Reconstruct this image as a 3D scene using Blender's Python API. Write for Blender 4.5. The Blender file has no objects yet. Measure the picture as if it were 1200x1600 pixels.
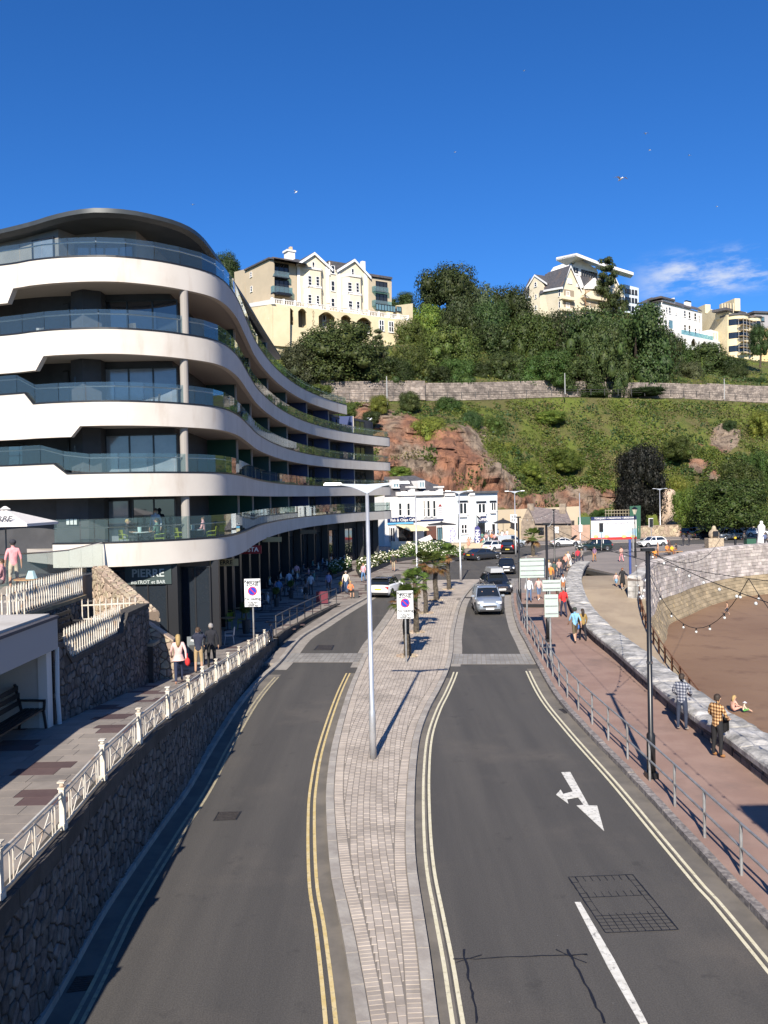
import bpy, bmesh, math, random
from math import sin, cos, pi, radians, tan, atan2, sqrt, hypot
from mathutils import Vector, Matrix, noise
random.seed(7)
S = bpy.context.scene
COL = S.collection
V = Vector
# ------------------------------------------------------------------ camera
FPX, HC = 1290.0, 7.75
PITCH, ROLL = atan2(23, FPX), 0.0227
_f = V((0, cos(PITCH), -sin(PITCH))); _r0 = V((1, 0, 0)); _u0 = V((0, sin(PITCH), cos(PITCH)))
_r = _r0 * cos(ROLL) - _u0 * sin(ROLL); _u = _u0 * cos(ROLL) + _r0 * sin(ROLL)
CAM = V((0, 0, HC))
cd = bpy.data.cameras.new('camera'); cam = bpy.data.objects.new('camera', cd); COL.objects.link(cam)
cam.matrix_world = Matrix(((_r.x, _u.x, -_f.x, 0), (_r.y, _u.y, -_f.y, 0), (_r.z, _u.z, -_f.z, HC), (0, 0, 0, 1)))
cd.sensor_fit = 'VERTICAL'; cd.sensor_height = 24; cd.lens = 24 * FPX / 1600
cd.clip_end = 6000; cd.clip_start = 0.3
S.camera = cam
# ------------------------------------------------------------------ sun and sky
SUN_EL = radians(33.2); SUN_D = V((0.155 * cos(SUN_EL) / hypot(.155, .988), 0.988 * cos(SUN_EL) / hypot(.155, .988), -sin(SUN_EL)))
sl = bpy.data.lights.new('sun', 'SUN'); sl.energy = 5.0; sl.angle = radians(0.5); sl.color = (1.0, 0.92, 0.80)
so = bpy.data.objects.new('sun', sl); COL.objects.link(so); so.rotation_euler = SUN_D.to_track_quat('-Z', 'Y').to_euler()
w = bpy.data.worlds.new('World'); S.world = w; w.use_nodes = True
wn = w.node_tree; bg = wn.nodes['Background']; bg.inputs[1].default_value = 0.067
sky = wn.nodes.new('ShaderNodeTexSky'); sky.sky_type = 'NISHITA'; sky.sun_disc = False
sky.sun_elevation = SUN_EL; sky.sun_rotation = radians(188.9); sky.air_density = 1.0; sky.dust_density = 0.3; sky.ozone_density = 3.0; sky.altitude = 0
# thin cirrus low in the east, as noise in the sky direction
tc = wn.nodes.new('ShaderNodeTexCoord')
def N(nt, t, **k):
    n = nt.nodes.new(t)
    for a, b in k.items(): setattr(n, a, b)
    return n
def L(nt, a, b): nt.links.new(a, b)
sep = N(wn, 'ShaderNodeSeparateXYZ'); L(wn, tc.outputs['Generated'], sep.inputs[0])
mp = N(wn, 'ShaderNodeMapping'); mp.inputs['Scale'].default_value = (5, 5, 15); L(wn, tc.outputs['Generated'], mp.inputs[0])
mp.inputs['Rotation'].default_value = (0, radians(8), 0)
nz = N(wn, 'ShaderNodeTexNoise'); nz.inputs['Scale'].default_value = 1.3; nz.inputs['Detail'].default_value = 7; nz.inputs['Roughness'].default_value = .62; L(wn, mp.outputs[0], nz.inputs[0])
def rng(nt, src, a, b, c, d, smooth=True):
    m = N(nt, 'ShaderNodeMapRange'); m.interpolation_type = 'SMOOTHSTEP' if smooth else 'LINEAR'
    for i, v in zip((1, 2, 3, 4), (a, b, c, d)): m.inputs[i].default_value = v
    L(nt, src, m.inputs[0]); return m.outputs[0]
def mul(nt, a, b, op='MULTIPLY'):
    m = N(nt, 'ShaderNodeMath', operation=op)
    for i, v in enumerate((a, b)):
        if isinstance(v, (int, float)): m.inputs[i].default_value = v
        else: L(nt, v, m.inputs[i])
    return m.outputs[0]
cl = rng(wn, nz.outputs[0], .44, .62, 0, 1)
band = mul(wn, rng(wn, sep.outputs['Z'], .205, .228, 0, 1), rng(wn, sep.outputs['Z'], .238, .272, 1, 0))
band = mul(wn, band, rng(wn, sep.outputs['X'], .27, .34, 0, 1))
cf = mul(wn, mul(wn, cl, band), 1.0)
mx = N(wn, 'ShaderNodeMix', data_type='RGBA'); L(wn, cf, mx.inputs[0]); L(wn, sky.outputs[0], mx.inputs[6]); mx.inputs[7].default_value = (7.2, 7.6, 8.4, 1)
hs = N(wn, 'ShaderNodeHueSaturation'); hs.inputs['Saturation'].default_value = 1.06; hs.inputs['Value'].default_value = 1.0
tn = N(wn, 'ShaderNodeMix', data_type='RGBA', blend_type='MULTIPLY'); tn.inputs[0].default_value = 1; tn.inputs[7].default_value = (.46, .78, 1.28, 1); L(wn, sky.outputs[0], tn.inputs[6]); L(wn, tn.outputs[2], mx.inputs[6])
L(wn, mx.outputs[2], hs.inputs['Color']); L(wn, hs.outputs[0], bg.inputs[0])
S.view_settings.view_transform = 'Standard'; S.view_settings.look = 'None'; S.view_settings.gamma = 1.0; S.view_settings.use_curve_mapping = False
S.view_settings.exposure = 0.75
S.cycles.max_bounces = 6; S.cycles.transparent_max_bounces = 12; S.cycles.diffuse_bounces = 3; S.cycles.caustics_reflective = False; S.cycles.caustics_refractive = False

# ------------------------------------------------------------------ photogrammetry: picture position -> place
def ray(x, y): return _r * ((x - 600) / FPX) + _u * ((800 - y) / FPX) + _f
def G(x, y, z=0.0):
    d = ray(x, y); t = (z - HC) / d.z; return CAM + d * t
def D(x, y, Y):
    d = ray(x, y); return CAM + d * (Y / d.y)
def PX(p):
    q = V(p) - CAM; c = q.dot(_f); return (600 + FPX * q.dot(_r) / c, 800 - FPX * q.dot(_u) / c)
def WZ(x, y, A, B):          # ray hits the vertical plane through A-B: returns metres along A->B, height
    A = V((A[0], A[1], 0)); B = V((B[0], B[1], 0)); e = (B - A).normalized(); n = V((e.y, -e.x, 0))
    d = ray(x, y); t = (A - CAM).dot(n) / d.dot(n); p = CAM + d * t
    return (p - A).dot(e), p.z
# ------------------------------------------------------------------ materials
MATS = {}
def mat(name, c=(.3,.25,.2), c2=None, rough=.8, scale=3., bump=0., bscale=None, metal=0., vary=0., spec=.5, stretch=None, detail=6, dirt=None, dscale=.6, damt=.5, hue=0., alpha=1., trans=0., coat=0., contrast=(.35,.65), ovar=0., dstr=None):
    if name in MATS: return MATS[name]
    m = bpy.data.materials.new(name); m.use_nodes = True; nt = m.node_tree; b = nt.nodes['Principled BSDF']
    c = tuple(c) + (1,); b.inputs['Roughness'].default_value = rough; b.inputs['Metallic'].default_value = metal
    b.inputs['Specular IOR Level'].default_value = spec; b.inputs['Base Color'].default_value = c
    if coat: b.inputs['Coat Weight'].default_value = coat; b.inputs['Coat Roughness'].default_value = .05
    geo = N(nt, 'ShaderNodeNewGeometry'); src = geo.outputs['Position']
    mp = N(nt, 'ShaderNodeMapping'); L(nt, src, mp.inputs[0]); mp.inputs['Scale'].default_value = stretch or (1, 1, 1); src = mp.outputs[0]
    out = None
    if c2 is not None:
        n = N(nt, 'ShaderNodeTexNoise'); n.inputs['Scale'].default_value = scale; n.inputs['Detail'].default_value = detail; n.inputs['Roughness'].default_value = .6; L(nt, src, n.inputs[0])
        x = N(nt, 'ShaderNodeMix', data_type='RGBA'); L(nt, rng(nt, n.outputs[0], contrast[0], contrast[1], 0, 1), x.inputs[0]); x.inputs[6].default_value = c; x.inputs[7].default_value = tuple(c2) + (1,); out = x.outputs[2]
    if dirt is not None:
        n = N(nt, 'ShaderNodeTexNoise'); n.inputs['Scale'].default_value = dscale; n.inputs['Detail'].default_value = 5; n.inputs['Roughness'].default_value = .65; dm = N(nt, 'ShaderNodeMapping'); dm.inputs['Scale'].default_value = dstr or (1, 1, 1); L(nt, geo.outputs['Position'], dm.inputs[0]); L(nt, dm.outputs[0], n.inputs[0])
        x = N(nt, 'ShaderNodeMix', data_type='RGBA'); L(nt, rng(nt, n.outputs[0], .5, .75, 0, damt), x.inputs[0])
        if out: L(nt, out, x.inputs[6])
        else: x.inputs[6].default_value = c
        x.inputs[7].default_value = tuple(dirt) + (1,); out = x.outputs[2]
    if vary or hue:
        oi = N(nt, 'ShaderNodeObjectInfo'); r = mul(nt, mul(nt, oi.outputs['Random'], geo.outputs['Random Per Island'], 'ADD'), 1., 'FRACT')
        h = N(nt, 'ShaderNodeHueSaturation'); L(nt, rng(nt, r, 0, 1, 1 - vary, 1 + vary, False), h.inputs['Value'])
        if ovar:
            h0 = N(nt, 'ShaderNodeHueSaturation'); L(nt, rng(nt, oi.outputs['Random'], 0, 1, 1 - ovar, 1 + ovar, False), h0.inputs['Value']); L(nt, rng(nt, mul(nt, mul(nt, oi.outputs['Random'], 5.3), 1., 'FRACT'), 0, 1, .47, .53, False), h0.inputs['Hue']); L(nt, out, h0.inputs['Color']); out = h0.outputs[0]
        if hue:
            r2 = mul(nt, mul(nt, r, 7.31), 1., 'FRACT'); L(nt, rng(nt, r2, 0, 1, .5 - hue, .5 + hue, False), h.inputs['Hue'])
        if out: L(nt, out, h.inputs['Color'])
        else: h.inputs['Color'].default_value = c
        out = h.outputs[0]
    if out: L(nt, out, b.inputs['Base Color'])
    if bump:
        n = N(nt, 'ShaderNodeTexNoise'); n.inputs['Scale'].default_value = bscale or scale * 4; n.inputs['Detail'].default_value = 5; L(nt, src, n.inputs[0])
        bp = N(nt, 'ShaderNodeBump'); bp.inputs['Strength'].default_value = bump; bp.inputs['Distance'].default_value = .05; L(nt, n.outputs[0], bp.inputs['Height']); L(nt, bp.outputs[0], b.inputs['Normal'])
    if trans: b.inputs['Transmission Weight'].default_value = trans
    if alpha < 1: b.inputs['Alpha'].default_value = alpha
    MATS[name] = m; return m
def P(name, r, g, b, **k): return mat(name, (r, g, b), **k)
# ------------------------------------------------------------------ mesh builder
class MB:
    def __init__(s): s.v = []; s.f = []; s.m = []; s.mi = 0
    def quad(s, *p):
        i = len(s.v); s.v += [tuple(q) for q in p]; s.f.append(tuple(range(i, i + len(p)))); s.m.append(s.mi); return s
    def box(s, c, d, rz=0, M=None, top=None):
        cx, cy, cz = c; hx, hy, hz = d[0] / 2, d[1] / 2, d[2] / 2; i = len(s.v); cr, sr = cos(rz), sin(rz)
        for sz in (-1, 1):
            k = top if (top is not None and sz == 1) else 1
            for a, b in ((-1, -1), (1, -1), (1, 1), (-1, 1)):
                x, y = a * hx * k, b * hy * k; p = V((cx + x * cr - y * sr, cy + x * sr + y * cr, cz + sz * hz))
                s.v.append(tuple(M @ p) if M else tuple(p))
        for f in ((3, 2, 1, 0), (4, 5, 6, 7), (0, 1, 5, 4), (1, 2, 6, 5), (2, 3, 7, 6), (3, 0, 4, 7)): s.f.append(tuple(i + q for q in f)); s.m.append(s.mi)
        return s
    def bar(s, a, b, w, h=None, up=(0, 0, 1)):       # rectangular bar from a to b
        a, b = V(a), V(b); h = h or w; e = (b - a)
        if e.length < 1e-6: return s
        e.normalize(); up = V(up)
        if abs(e.dot(up)) > .99: up = V((0, 1, 0))
        sd = e.cross(up).normalized() * w / 2; u = sd.cross(e).normalized() * h / 2; i = len(s.v)
        for p in (a, b):
            for q in (-sd - u, sd - u, sd + u, -sd + u): s.v.append(tuple(p + q))
        for f in ((0, 1, 2, 3), (7, 6, 5, 4), (0, 4, 5, 1), (1, 5, 6, 2), (2, 6, 7, 3), (3, 7, 4, 0)): s.f.append(tuple(i + q for q in f)); s.m.append(s.mi)
        return s
    def tube(s, pts, r, n=8, cap=True):
        pts = [V(p) for p in pts]; rs = r if isinstance(r, (list, tuple)) else [r] * len(pts); i = len(s.v); px = None
        for k, p in enumerate(pts):
            t = (pts[min(k + 1, len(pts) - 1)] - pts[max(k - 1, 0)]).normalized()
            if px is None: px = t.orthogonal().normalized() if abs(t.z) < .9 else V((1, 0, 0))
            px = (px - t * px.dot(t)).normalized(); py = t.cross(px)
            for j in range(n): a = 2 * pi * j / n; s.v.append(tuple(p + (px * cos(a) + py * sin(a)) * rs[k]))
        for k in range(len(pts) - 1):
            for j in range(n): a = i + k * n + j; b = i + k * n + (j + 1) % n; s.f.append((a, b, b + n, a + n)); s.m.append(s.mi)
        if cap: s.f.append(tuple(i + j for j in reversed(range(n)))); s.f.append(tuple(i + (len(pts) - 1) * n + j for j in range(n))); s.m += [s.mi, s.mi]
        return s
    def cyl(s, a, b, r, r2=None, n=10): return s.tube([a, b], [r, r if r2 is None else r2], n)
    def prism(s, poly, z0, z1):                     # poly ccw [(x,y)]
        i = len(s.v); n = len(poly); a = sum(poly[k][0] * poly[(k + 1) % n][1] - poly[(k + 1) % n][0] * poly[k][1] for k in range(n))
        if a < 0: poly = poly[::-1]
        f0 = z0 if callable(z0) else (lambda p: z0); f1 = z1 if callable(z1) else (lambda p: z1)
        for p in poly: s.v.append((p[0], p[1], f0(p)))
        for p in poly: s.v.append((p[0], p[1], f1(p)))
        s.f.append(tuple(i + k for k in reversed(range(n)))); s.f.append(tuple(i + n + k for k in range(n)))
        for k in range(n): s.f.append((i + k, i + (k + 1) % n, i + n + (k + 1) % n, i + n + k))
        s.m += [s.mi] * (n + 2); return s
    def extr(s, poly3, off):                        # planar polygon extruded by vector
        off = V(off); i = len(s.v); n = len(poly3)
        s.v += [tuple(p) for p in poly3]; s.v += [tuple(V(p) + off) for p in poly3]
        s.f.append(tuple(i + k for k in reversed(range(n)))); s.f.append(tuple(i + n + k for k in range(n)))
        for k in range(n): s.f.append((i + k, i + (k + 1) % n, i + n + (k + 1) % n, i + n + k))
        s.m += [s.mi] * (n + 2); return s
    def grid(s, rows, close=False):
        i = len(s.v); n = len(rows[0])
        for r in rows: s.v += [tuple(p) for p in r]
        for a in range(len(rows) - 1):
            for b in range(n if close else n - 1):
                b2 = (b + 1) % n; s.f.append((i + a * n + b, i + a * n + b2, i + (a + 1) * n + b2, i + (a + 1) * n + b)); s.m.append(s.mi)
        return s
    def ball(s, c, r, n=8, m=6, sc=(1, 1, 1)):
        rows = []
        for k in range(m + 1):
            t = pi * k / m; rows.append([(c[0] + r * sc[0] * sin(t) * cos(2 * pi * j / n), c[1] + r * sc[1] * sin(t) * sin(2 * pi * j / n), c[2] - r * sc[2] * cos(t)) for j in range(n)])
        return s.grid(rows, True)
    def mesh(s, name, mats, smooth=False):
        me = bpy.data.meshes.new(name); me.from_pydata(s.v, [], s.f)
        for m in (mats if isinstance(mats, (list, tuple)) else [mats]): me.materials.append(m)
        if any(s.m): me.polygons.foreach_set('material_index', s.m)
        if smooth: me.polygons.foreach_set('use_smooth', [True] * len(s.f))
        me.update(); return me
    def build(s, name, mats, parent=None, smooth=False, fix=False, **tags):
        me = s.mesh(name, mats, smooth)
        if fix:
            bm = bmesh.new(); bm.from_mesh(me); bmesh.ops.recalc_face_normals(bm, faces=bm.faces); bm.to_mesh(me); bm.free()
        if smooth == 'angle': me.set_sharp_from_angle(angle=radians(28))
        return put(name, me, parent, **tags)
def put(name, me, parent=None, loc=None, rz=0, scale=None, world=True, **tags):
    """link an object; when the parent is an unrotated Empty, world coordinates are kept"""
    o = bpy.data.objects.new(name, me); COL.objects.link(o); l = V(loc) if loc is not None else V((0, 0, 0))
    if parent is not None:
        o.parent = parent
        if world:
            q = parent; 
            while q is not None: l = l - q.location; q = q.parent
    o.location = l
    if rz: o.rotation_euler = (0, 0, rz)
    if scale is not None: o.scale = scale if hasattr(scale, '__len__') else (scale,) * 3
    for k, v in tags.items(): o[k] = v
    return o
def empty(name, label, cat, loc=(0, 0, 0), group=None, rz=0):
    o = bpy.data.objects.new(name, None); COL.objects.link(o); o.location = loc; o.empty_display_size = .2
    if rz: o.rotation_euler = (0, 0, rz)
    if label: o['label'] = label
    if cat: o['category'] = cat
    if group: o['group'] = group
    return o
def tag(o, label, cat, group=None):
    o['label'] = label; o['category'] = cat
    if group: o['group'] = group
    return o
def copy_thing(root, loc, rz=0, scale=None, label=None, group=None, mats=None):
    def cp(o, parent):
        c = o.copy(); COL.objects.link(c)
        if parent: c.parent = parent
        if mats and c.type == 'MESH':
            for i, sl_ in enumerate(c.material_slots):
                if sl_.material and sl_.material.name in mats: sl_.link = 'OBJECT'; sl_.material = mats[c.data.materials[i].name]
        for ch in o.children: cp(ch, c)
        return c
    r = cp(root, None); r.location = loc; r.rotation_euler = (0, 0, rz)
    if scale is not None: r.scale = (scale,) * 3 if not hasattr(scale, '__len__') else scale
    if label: r['label'] = label
    if group: r['group'] = group
    return r
def text(body, size, name, m, parent, M, ext=.004, align='CENTER'):
    """flat print / raised lettering placed by a 4x4 matrix given in world space"""
    cu = bpy.data.curves.new(name, 'FONT'); cu.body = body; cu.size = size; cu.extrude = ext; cu.align_x = align; cu.align_y = 'CENTER'; cu.resolution_u = 2; cu.offset = size * .022
    t_ = bpy.data.objects.new('t', cu); COL.objects.link(t_); me = bpy.data.meshes.new_from_object(t_); bpy.data.objects.remove(t_); bpy.data.curves.remove(cu); me.materials.clear(); me.materials.append(m); me.transform(M)
    return put(name, me, parent)
def face_M(p, out):          # text frame at p whose front looks along out (horizontal)
    o = V(out).normalized(); x = V((0, 0, 1)).cross(o).normalized(); z = o; y = z.cross(x)
    return Matrix(((x.x, y.x, z.x, p[0]), (x.y, y.y, z.y, p[1]), (x.z, y.z, z.z, p[2]), (0, 0, 0, 1)))
# ------------------------------------------------------------------ curves
def crom(pts, step):
    """Catmull-Rom through pts, resampled at about step"""
    pts = [V(p) for p in pts]; q = [pts[0] * 2 - pts[1]] + pts + [pts[-1] * 2 - pts[-2]]; dense = []
    for i in range(1, len(q) - 2):
        a, b, c, d = q[i - 1:i + 3]
        for k in range(16):
            t = k / 16; dense.append(.5 * ((2 * b) + (c - a) * t + (2 * a - 5 * b + 4 * c - d) * t * t + (3 * b - a - 3 * c + d) * t ** 3))
    dense.append(pts[-1]); return resample(dense, step)
def resample(P_, step):
    Ls = [0]
    for a, b in zip(P_, P_[1:]): Ls.append(Ls[-1] + (b - a).length)
    n = max(1, round(Ls[-1] / step)); out = []; j = 0
    for i in range(n + 1):
        s_ = Ls[-1] * i / n
        while j < len(Ls) - 2 and Ls[j + 1] < s_: j += 1
        t = (s_ - Ls[j]) / max(1e-9, Ls[j + 1] - Ls[j]); out.append(P_[j].lerp(P_[j + 1], min(1, t)))
    return out
def tang(P_, i):
    t = P_[min(i + 1, len(P_) - 1)] - P_[max(i - 1, 0)]; t = V((t.x, t.y, 0)); return t.normalized()
def offset(P_, d):           # + = to the right of travel
    out = []
    for i, p in enumerate(P_): t = tang(P_, i); out.append(V((p.x + t.y * d, p.y - t.x * d, p.z)))
    return out
def atY(P_, Y):              # X (and point) on a path at distance Y
    for a, b in zip(P_, P_[1:]):
        if (a.y - Y) * (b.y - Y) <= 0 and a.y != b.y: return a.lerp(b, (Y - a.y) / (b.y - a.y))
    return P_[0] if abs(P_[0].y - Y) < abs(P_[-1].y - Y) else P_[-1]
def clipY(P_, y0, y1): return [p for p in P_ if y0 <= p.y <= y1]
# ================================================================== paths of the place
def zp(Y):                    # promenade level above the road
    K = [(-50, 2.3), (20, 2.3), (26.7, 1.65), (32, 1.15), (37, .8), (43, .42), (50, .18), (60, .13), (400, .13)]
    for (a, b), (c, d) in zip(K, K[1:]):
        if Y <= c: return b + (d - b) * (Y - a) / (c - a) if Y > a else b
    return .13
def gp(px, z=0.): return [G(x, y, z) for x, y in px]
WP = crom([V((-5.2, -12, 0)), V((-5.25, 4, 0))] + gp([(62.5, 1600), (125, 1491.7), (167, 1417), (246, 1300), (292, 1233), (325, 1171), (367, 1104), (397, 1061)]) + [V((-5.75, 43.7, 0)), V((-4.9, 51.4, 0)), V((-3.3, 59, 0))], .5)
LK = crom([V((-4.95, -12, 0)), V((-5.0, 4, 0))] + gp([(70, 1600), (131, 1491.7), (173, 1417), (252, 1300), (299, 1233), (334, 1171), (378, 1102), (410, 1064), (439, 1037), (470, 1000), (499, 981), (527, 963), (552, 948), (577, 934), (603, 917), (647, 901), (690, 886), (715, 876), (738, 871), (770, 865)]), .5)
LI = crom([V((.5, -12, 0)), V((.3, 3, 0)), V((-.12, 8, 0))] + gp([(556, 1600), (532, 1450), (517, 1375), (510, 1281), (511, 1225), (521, 1161), (543, 1086), (562, 1041), (577, 1010), (588, 995), (604, 972), (617, 952), (632, 928), (645, 909)]), .4)
RI = crom([V((.75, -12, 0)), V((.72, 4, 0))] + gp([(684, 1600), (672.6, 1506), (661, 1431), (650, 1356), (647.5, 1281), (650, 1206), (657.6, 1150), (672.6, 1109), (688, 1080), (702, 1048), (708, 1018), (710, 988), (722, 942), (741, 917), (755, 907)]), .4)
RK = crom([V((6.5, -12, 0)), V((6.55, 4, 0))] + gp([(1200, 1452), (1142.5, 1391), (1066, 1307), (989, 1222), (912.5, 1142), (866.5, 1088), (838, 1038), (820, 1003), (809, 982), (801, 954), (799, 931), (803, 917), (812, 906), (826, 898), (845, 888), (870, 881), (904, 873), (941, 865), (981, 859.5), (1060, 853), (1200, 849), (1300, 846)]), .5)
SWI = crom([V((8.9, -12, 0)), V((9.3, 5, 0))] + gp([(1200, 1191), (1135, 1143.6), (1095, 1119), (1054.5, 1089.7), (1014, 1056), (960, 1010), (920, 978), (895, 946), (887, 925), (885, 904.5), (890, 890), (897, 880), (903, 876)], .72), .5)
SWI = [V((p.x, p.y, 0)) for p in SWI]
SWO = offset(SWI, 1.15)
QW = crom([V((19.6, 63.2, 0)), V((21.6, 67.6, 0)), V((24.4, 74.9, 0)), V((27.9, 79.8, 0)), V((31, 84.4, 0)), V((34.3, 88.4, 0)), V((39, 93.0, 0)), V((45, 96.6, 0)), V((56, 102, 0)), V((75, 108, 0)), V((120, 114, 0))], .4)
QWI = offset(QW, -1.0)      # landward edge of the parapet
def poly2(P_): return [(p.x, p.y) for p in P_]
def idx(P_, y): return min(range(len(P_)), key=lambda i: abs(P_[i].y - y))
# ------------------------------------------------------------------ materials of the ground
asphalt = mat('asphalt', (.056, .0525, .049), (.078, .072, .065), rough=.88, scale=.62, stretch=(1.7, .10, 1), bump=.25, bscale=60, dirt=(.11, .096, .082), dscale=.23, damt=.7, contrast=(.3, .7))
asphalt_far = mat('asphalt_far', (.06, .058, .057), (.075, .072, .07), rough=.9, scale=.3, bump=.1)
# fine aggregate speckle on the asphalt
for am in (asphalt, asphalt_far):
    nt = am.node_tree; b = nt.nodes['Principled BSDF']; src = b.inputs['Base Color'].links[0].from_socket
    n = N(nt, 'ShaderNodeTexNoise'); n.inputs['Scale'].default_value = 38; n.inputs['Detail'].default_value = 3; gg = N(nt, 'ShaderNodeNewGeometry'); L(nt, gg.outputs['Position'], n.inputs[0])
    h = N(nt, 'ShaderNodeHueSaturation'); L(nt, rng(nt, n.outputs[0], .3, .7, .82, 1.2), h.inputs['Value']); L(nt, src, h.inputs['Color'])
    vo = N(nt, 'ShaderNodeTexVoronoi'); vo.inputs['Scale'].default_value = 1.9; L(nt, gg.outputs['Position'], vo.inputs[0])
    x = N(nt, 'ShaderNodeMix', data_type='RGBA'); L(nt, rng(nt, vo.outputs['Distance'], .018, .03, .75, 0), x.inputs[0]); L(nt, h.outputs[0], x.inputs[6]); x.inputs[7].default_value = (.16, .155, .15, 1); v2 = N(nt, 'ShaderNodeTexNoise'); v2.inputs['Scale'].default_value = 1.1; v2.inputs['Detail'].default_value = 8; v2.inputs['Roughness'].default_value = .7; L(nt, gg.outputs['Position'], v2.inputs[0])
    x2 = N(nt, 'ShaderNodeMix', data_type='RGBA'); L(nt, rng(nt, v2.outputs[0], .58, .70, 0, .55), x2.inputs[0]); L(nt, x.outputs[2], x2.inputs[6]); x2.inputs[7].default_value = (.034, .032, .031, 1); L(nt, x2.outputs[2], b.inputs['Base Color'])
gutter = mat('gutter', (.17, .15, .125), (.12, .108, .093), scale=1.2, rough=.9, bump=.15)
kerb_m = mat('kerb_concrete', (.36, .33, .29), (.28, .25, .22), scale=2.2, rough=.85, bump=.2, vary=.1)
granite = mat('kerb_granite', (.30, .27, .25), (.14, .125, .12), scale=7, rough=.85, bump=.5, vary=.12)
sett_m = mat('sett', (.42, .365, .31), (.335, .288, .245), scale=1.3, rough=.88, bump=.15, vary=.10, dirt=(.17, .15, .13), dscale=.5, damt=.65)
joint_m = mat('joint', (.19, .165, .14), rough=.95)
redtar = mat('red_tarmac', (.31, .205, .162), (.26, .165, .13), scale=.8, rough=.9, bump=.2, bscale=40, dirt=(.17, .12, .10), dscale=.35, damt=.7)
plaza_m = mat('plaza_tarmac', (.25, .215, .19), (.20, .175, .16), scale=.25, rough=.92, bump=.1)
slab_m = mat('promenade_slab', (.27, .235, .205), (.215, .19, .168), scale=.9, rough=.85, vary=.10, dirt=(.1, .09, .085), damt=.5)
slab_dark = mat('promenade_slab_dark', (.085, .052, .052), (.10, .065, .062), scale=1.5, rough=.85, vary=.12)
concrete = mat('ramp_concrete', (.34, .27, .19), (.27, .21, .15), scale=.35, rough=.9, bump=.2, bscale=5, dirt=(.17, .13, .10), dscale=.22, damt=.6)
sand_m = mat('wet_sand', (.19, .112, .066), (.24, .15, .09), scale=.05, rough=.6, bump=.5, bscale=2.2, dirt=(.115, .062, .038), dscale=.45, damt=.6, spec=.3)
yellow = mat('road_paint_yellow', (.56, .42, .17), (.62, .50, .27), scale=4, rough=.7, dirt=(.2, .17, .1), dscale=9, damt=.7)
ywhite = mat('road_paint_cream', (.60, .55, .38), (.66, .61, .45), scale=4, rough=.7, dirt=(.25, .22, .16), dscale=9, damt=.7)
white_p = mat('road_paint_white', (.70, .68, .62), (.6, .58, .52), scale=5, rough=.7, dirt=(.12, .115, .11), dscale=9, damt=1.)
stone_d = mat('rubble_stone', (.155, .137, .123), (.075, .067, .062), scale=5, rough=.9, bump=.6, bscale=14, vary=.38, hue=.02)
stone_w = mat('rubble_stone_warm', (.45, .36, .26), (.30, .235, .17), scale=4, rough=.9, bump=.6, bscale=12, vary=.25, hue=.02)
mortar_d = mat('mortar_dark', (.045, .038, .034), (.07, .06, .052), scale=3, rough=.95, bump=.3)
mortar_w = mat('mortar_warm', (.20, .15, .11), rough=.95, bump=.3, scale=3)
coping_d = mat('coping_dark', (.045, .04, .035), (.075, .066, .058), scale=1.5, rough=.9, bump=.3)
# ------------------------------------------------------------------ sheets
m = MB(); B = [p for p in offset(SWI, .5) if p.y < 84] + [G(988, 905, 0)] + offset(QW, -.5)
m.prism([(-70, -15)] + poly2(B) + [(160, 116), (160, 200), (-70, 200)], -.4, 0)
m.build('road', asphalt, kind='structure')
m = MB(); m.prism(poly2(LI) + poly2(RI)[::-1], -.02, .112); isl = m.build('traffic_island', joint_m, kind='structure')
ip = [p for p in SWI]
a = idx(RK, 64); b = idx(SWI, 64)
pin = offset(RK, .14)
m = MB(); m.prism(poly2([p for p in pin[:a + 1]]) + poly2(offset(SWI, .2)[:b + 1])[::-1], -.02, .12); m.build('pavement', redtar, kind='structure')
m = MB(); m.prism(poly2(pin[a:]) + [(160, 121), (160, 115)] + poly2(offset(QW, -.6))[::-1] + [tuple(G(988, 905, 0))[:2]] + poly2([p for p in offset(SWI, .4)[b:]])[::-1], -.02, .124); m.build('plaza', plaza_m, kind='structure')
# kerbs: one stone after another, each a piece of its kerb
def kerb(name, path, w, h, mt, seg, lim=150, jog=.0):
    root = m0 = None; P_ = resample(path, seg); root = empty(name, None, None, P_[0]); root['kind'] = 'structure'; n = 0; st = MB()
    for a, b in zip(P_, P_[1:]):
        e = (b - a); t = e.normalized(); nrm = V((t.y, -t.x, 0)); a2 = a + t * .012; b2 = b - t * .012; hh = h + random.uniform(-jog, jog)
        q = [a2, b2, b2 + nrm * w, a2 + nrm * w]
        if a.y > 3 and n < lim and a.y < 75: k = MB(); k.prism([(p.x, p.y) for p in q], -.05, hh); k.build('kerb_stone', mt, root); n += 1
        elif a.y > -12: st.prism([(p.x, p.y) for p in q], -.05, hh)
    if st.v: st.build('far_kerb_stones', mt, root, kind='stuff')
    return root
kerb('island_kerb', LI, .2, .135, kerb_m, .92); kerb('island_kerb', offset(RI, -.2), .2, .135, kerb_m, .92)
kerb('pavement_kerb', offset(RK, -.02), .19, .14, granite, .9, jog=.012)
kerb('promenade_kerb', offset(LK, -.2), .2, .135, kerb_m, .92)
# ribbon helper: a strip between two offsets of a path
def ribbon(name, path, o0, o1, z, mt, parent=None, y0=-99, y1=999, **tg):
    P_ = [p for p in path]; A = offset(P_, o0); Bq = offset(P_, o1); ok = [i for i, p in enumerate(P_) if y0 <= p.y <= y1]
    m = MB(); fz = z if callable(z) else (lambda y: z)
    m.grid([[(A[i].x, A[i].y, fz(A[i].y)), (Bq[i].x, Bq[i].y, fz(Bq[i].y))] for i in ok]); 
    return m.build(name, mt, parent, fix=True, **tg)
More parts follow.
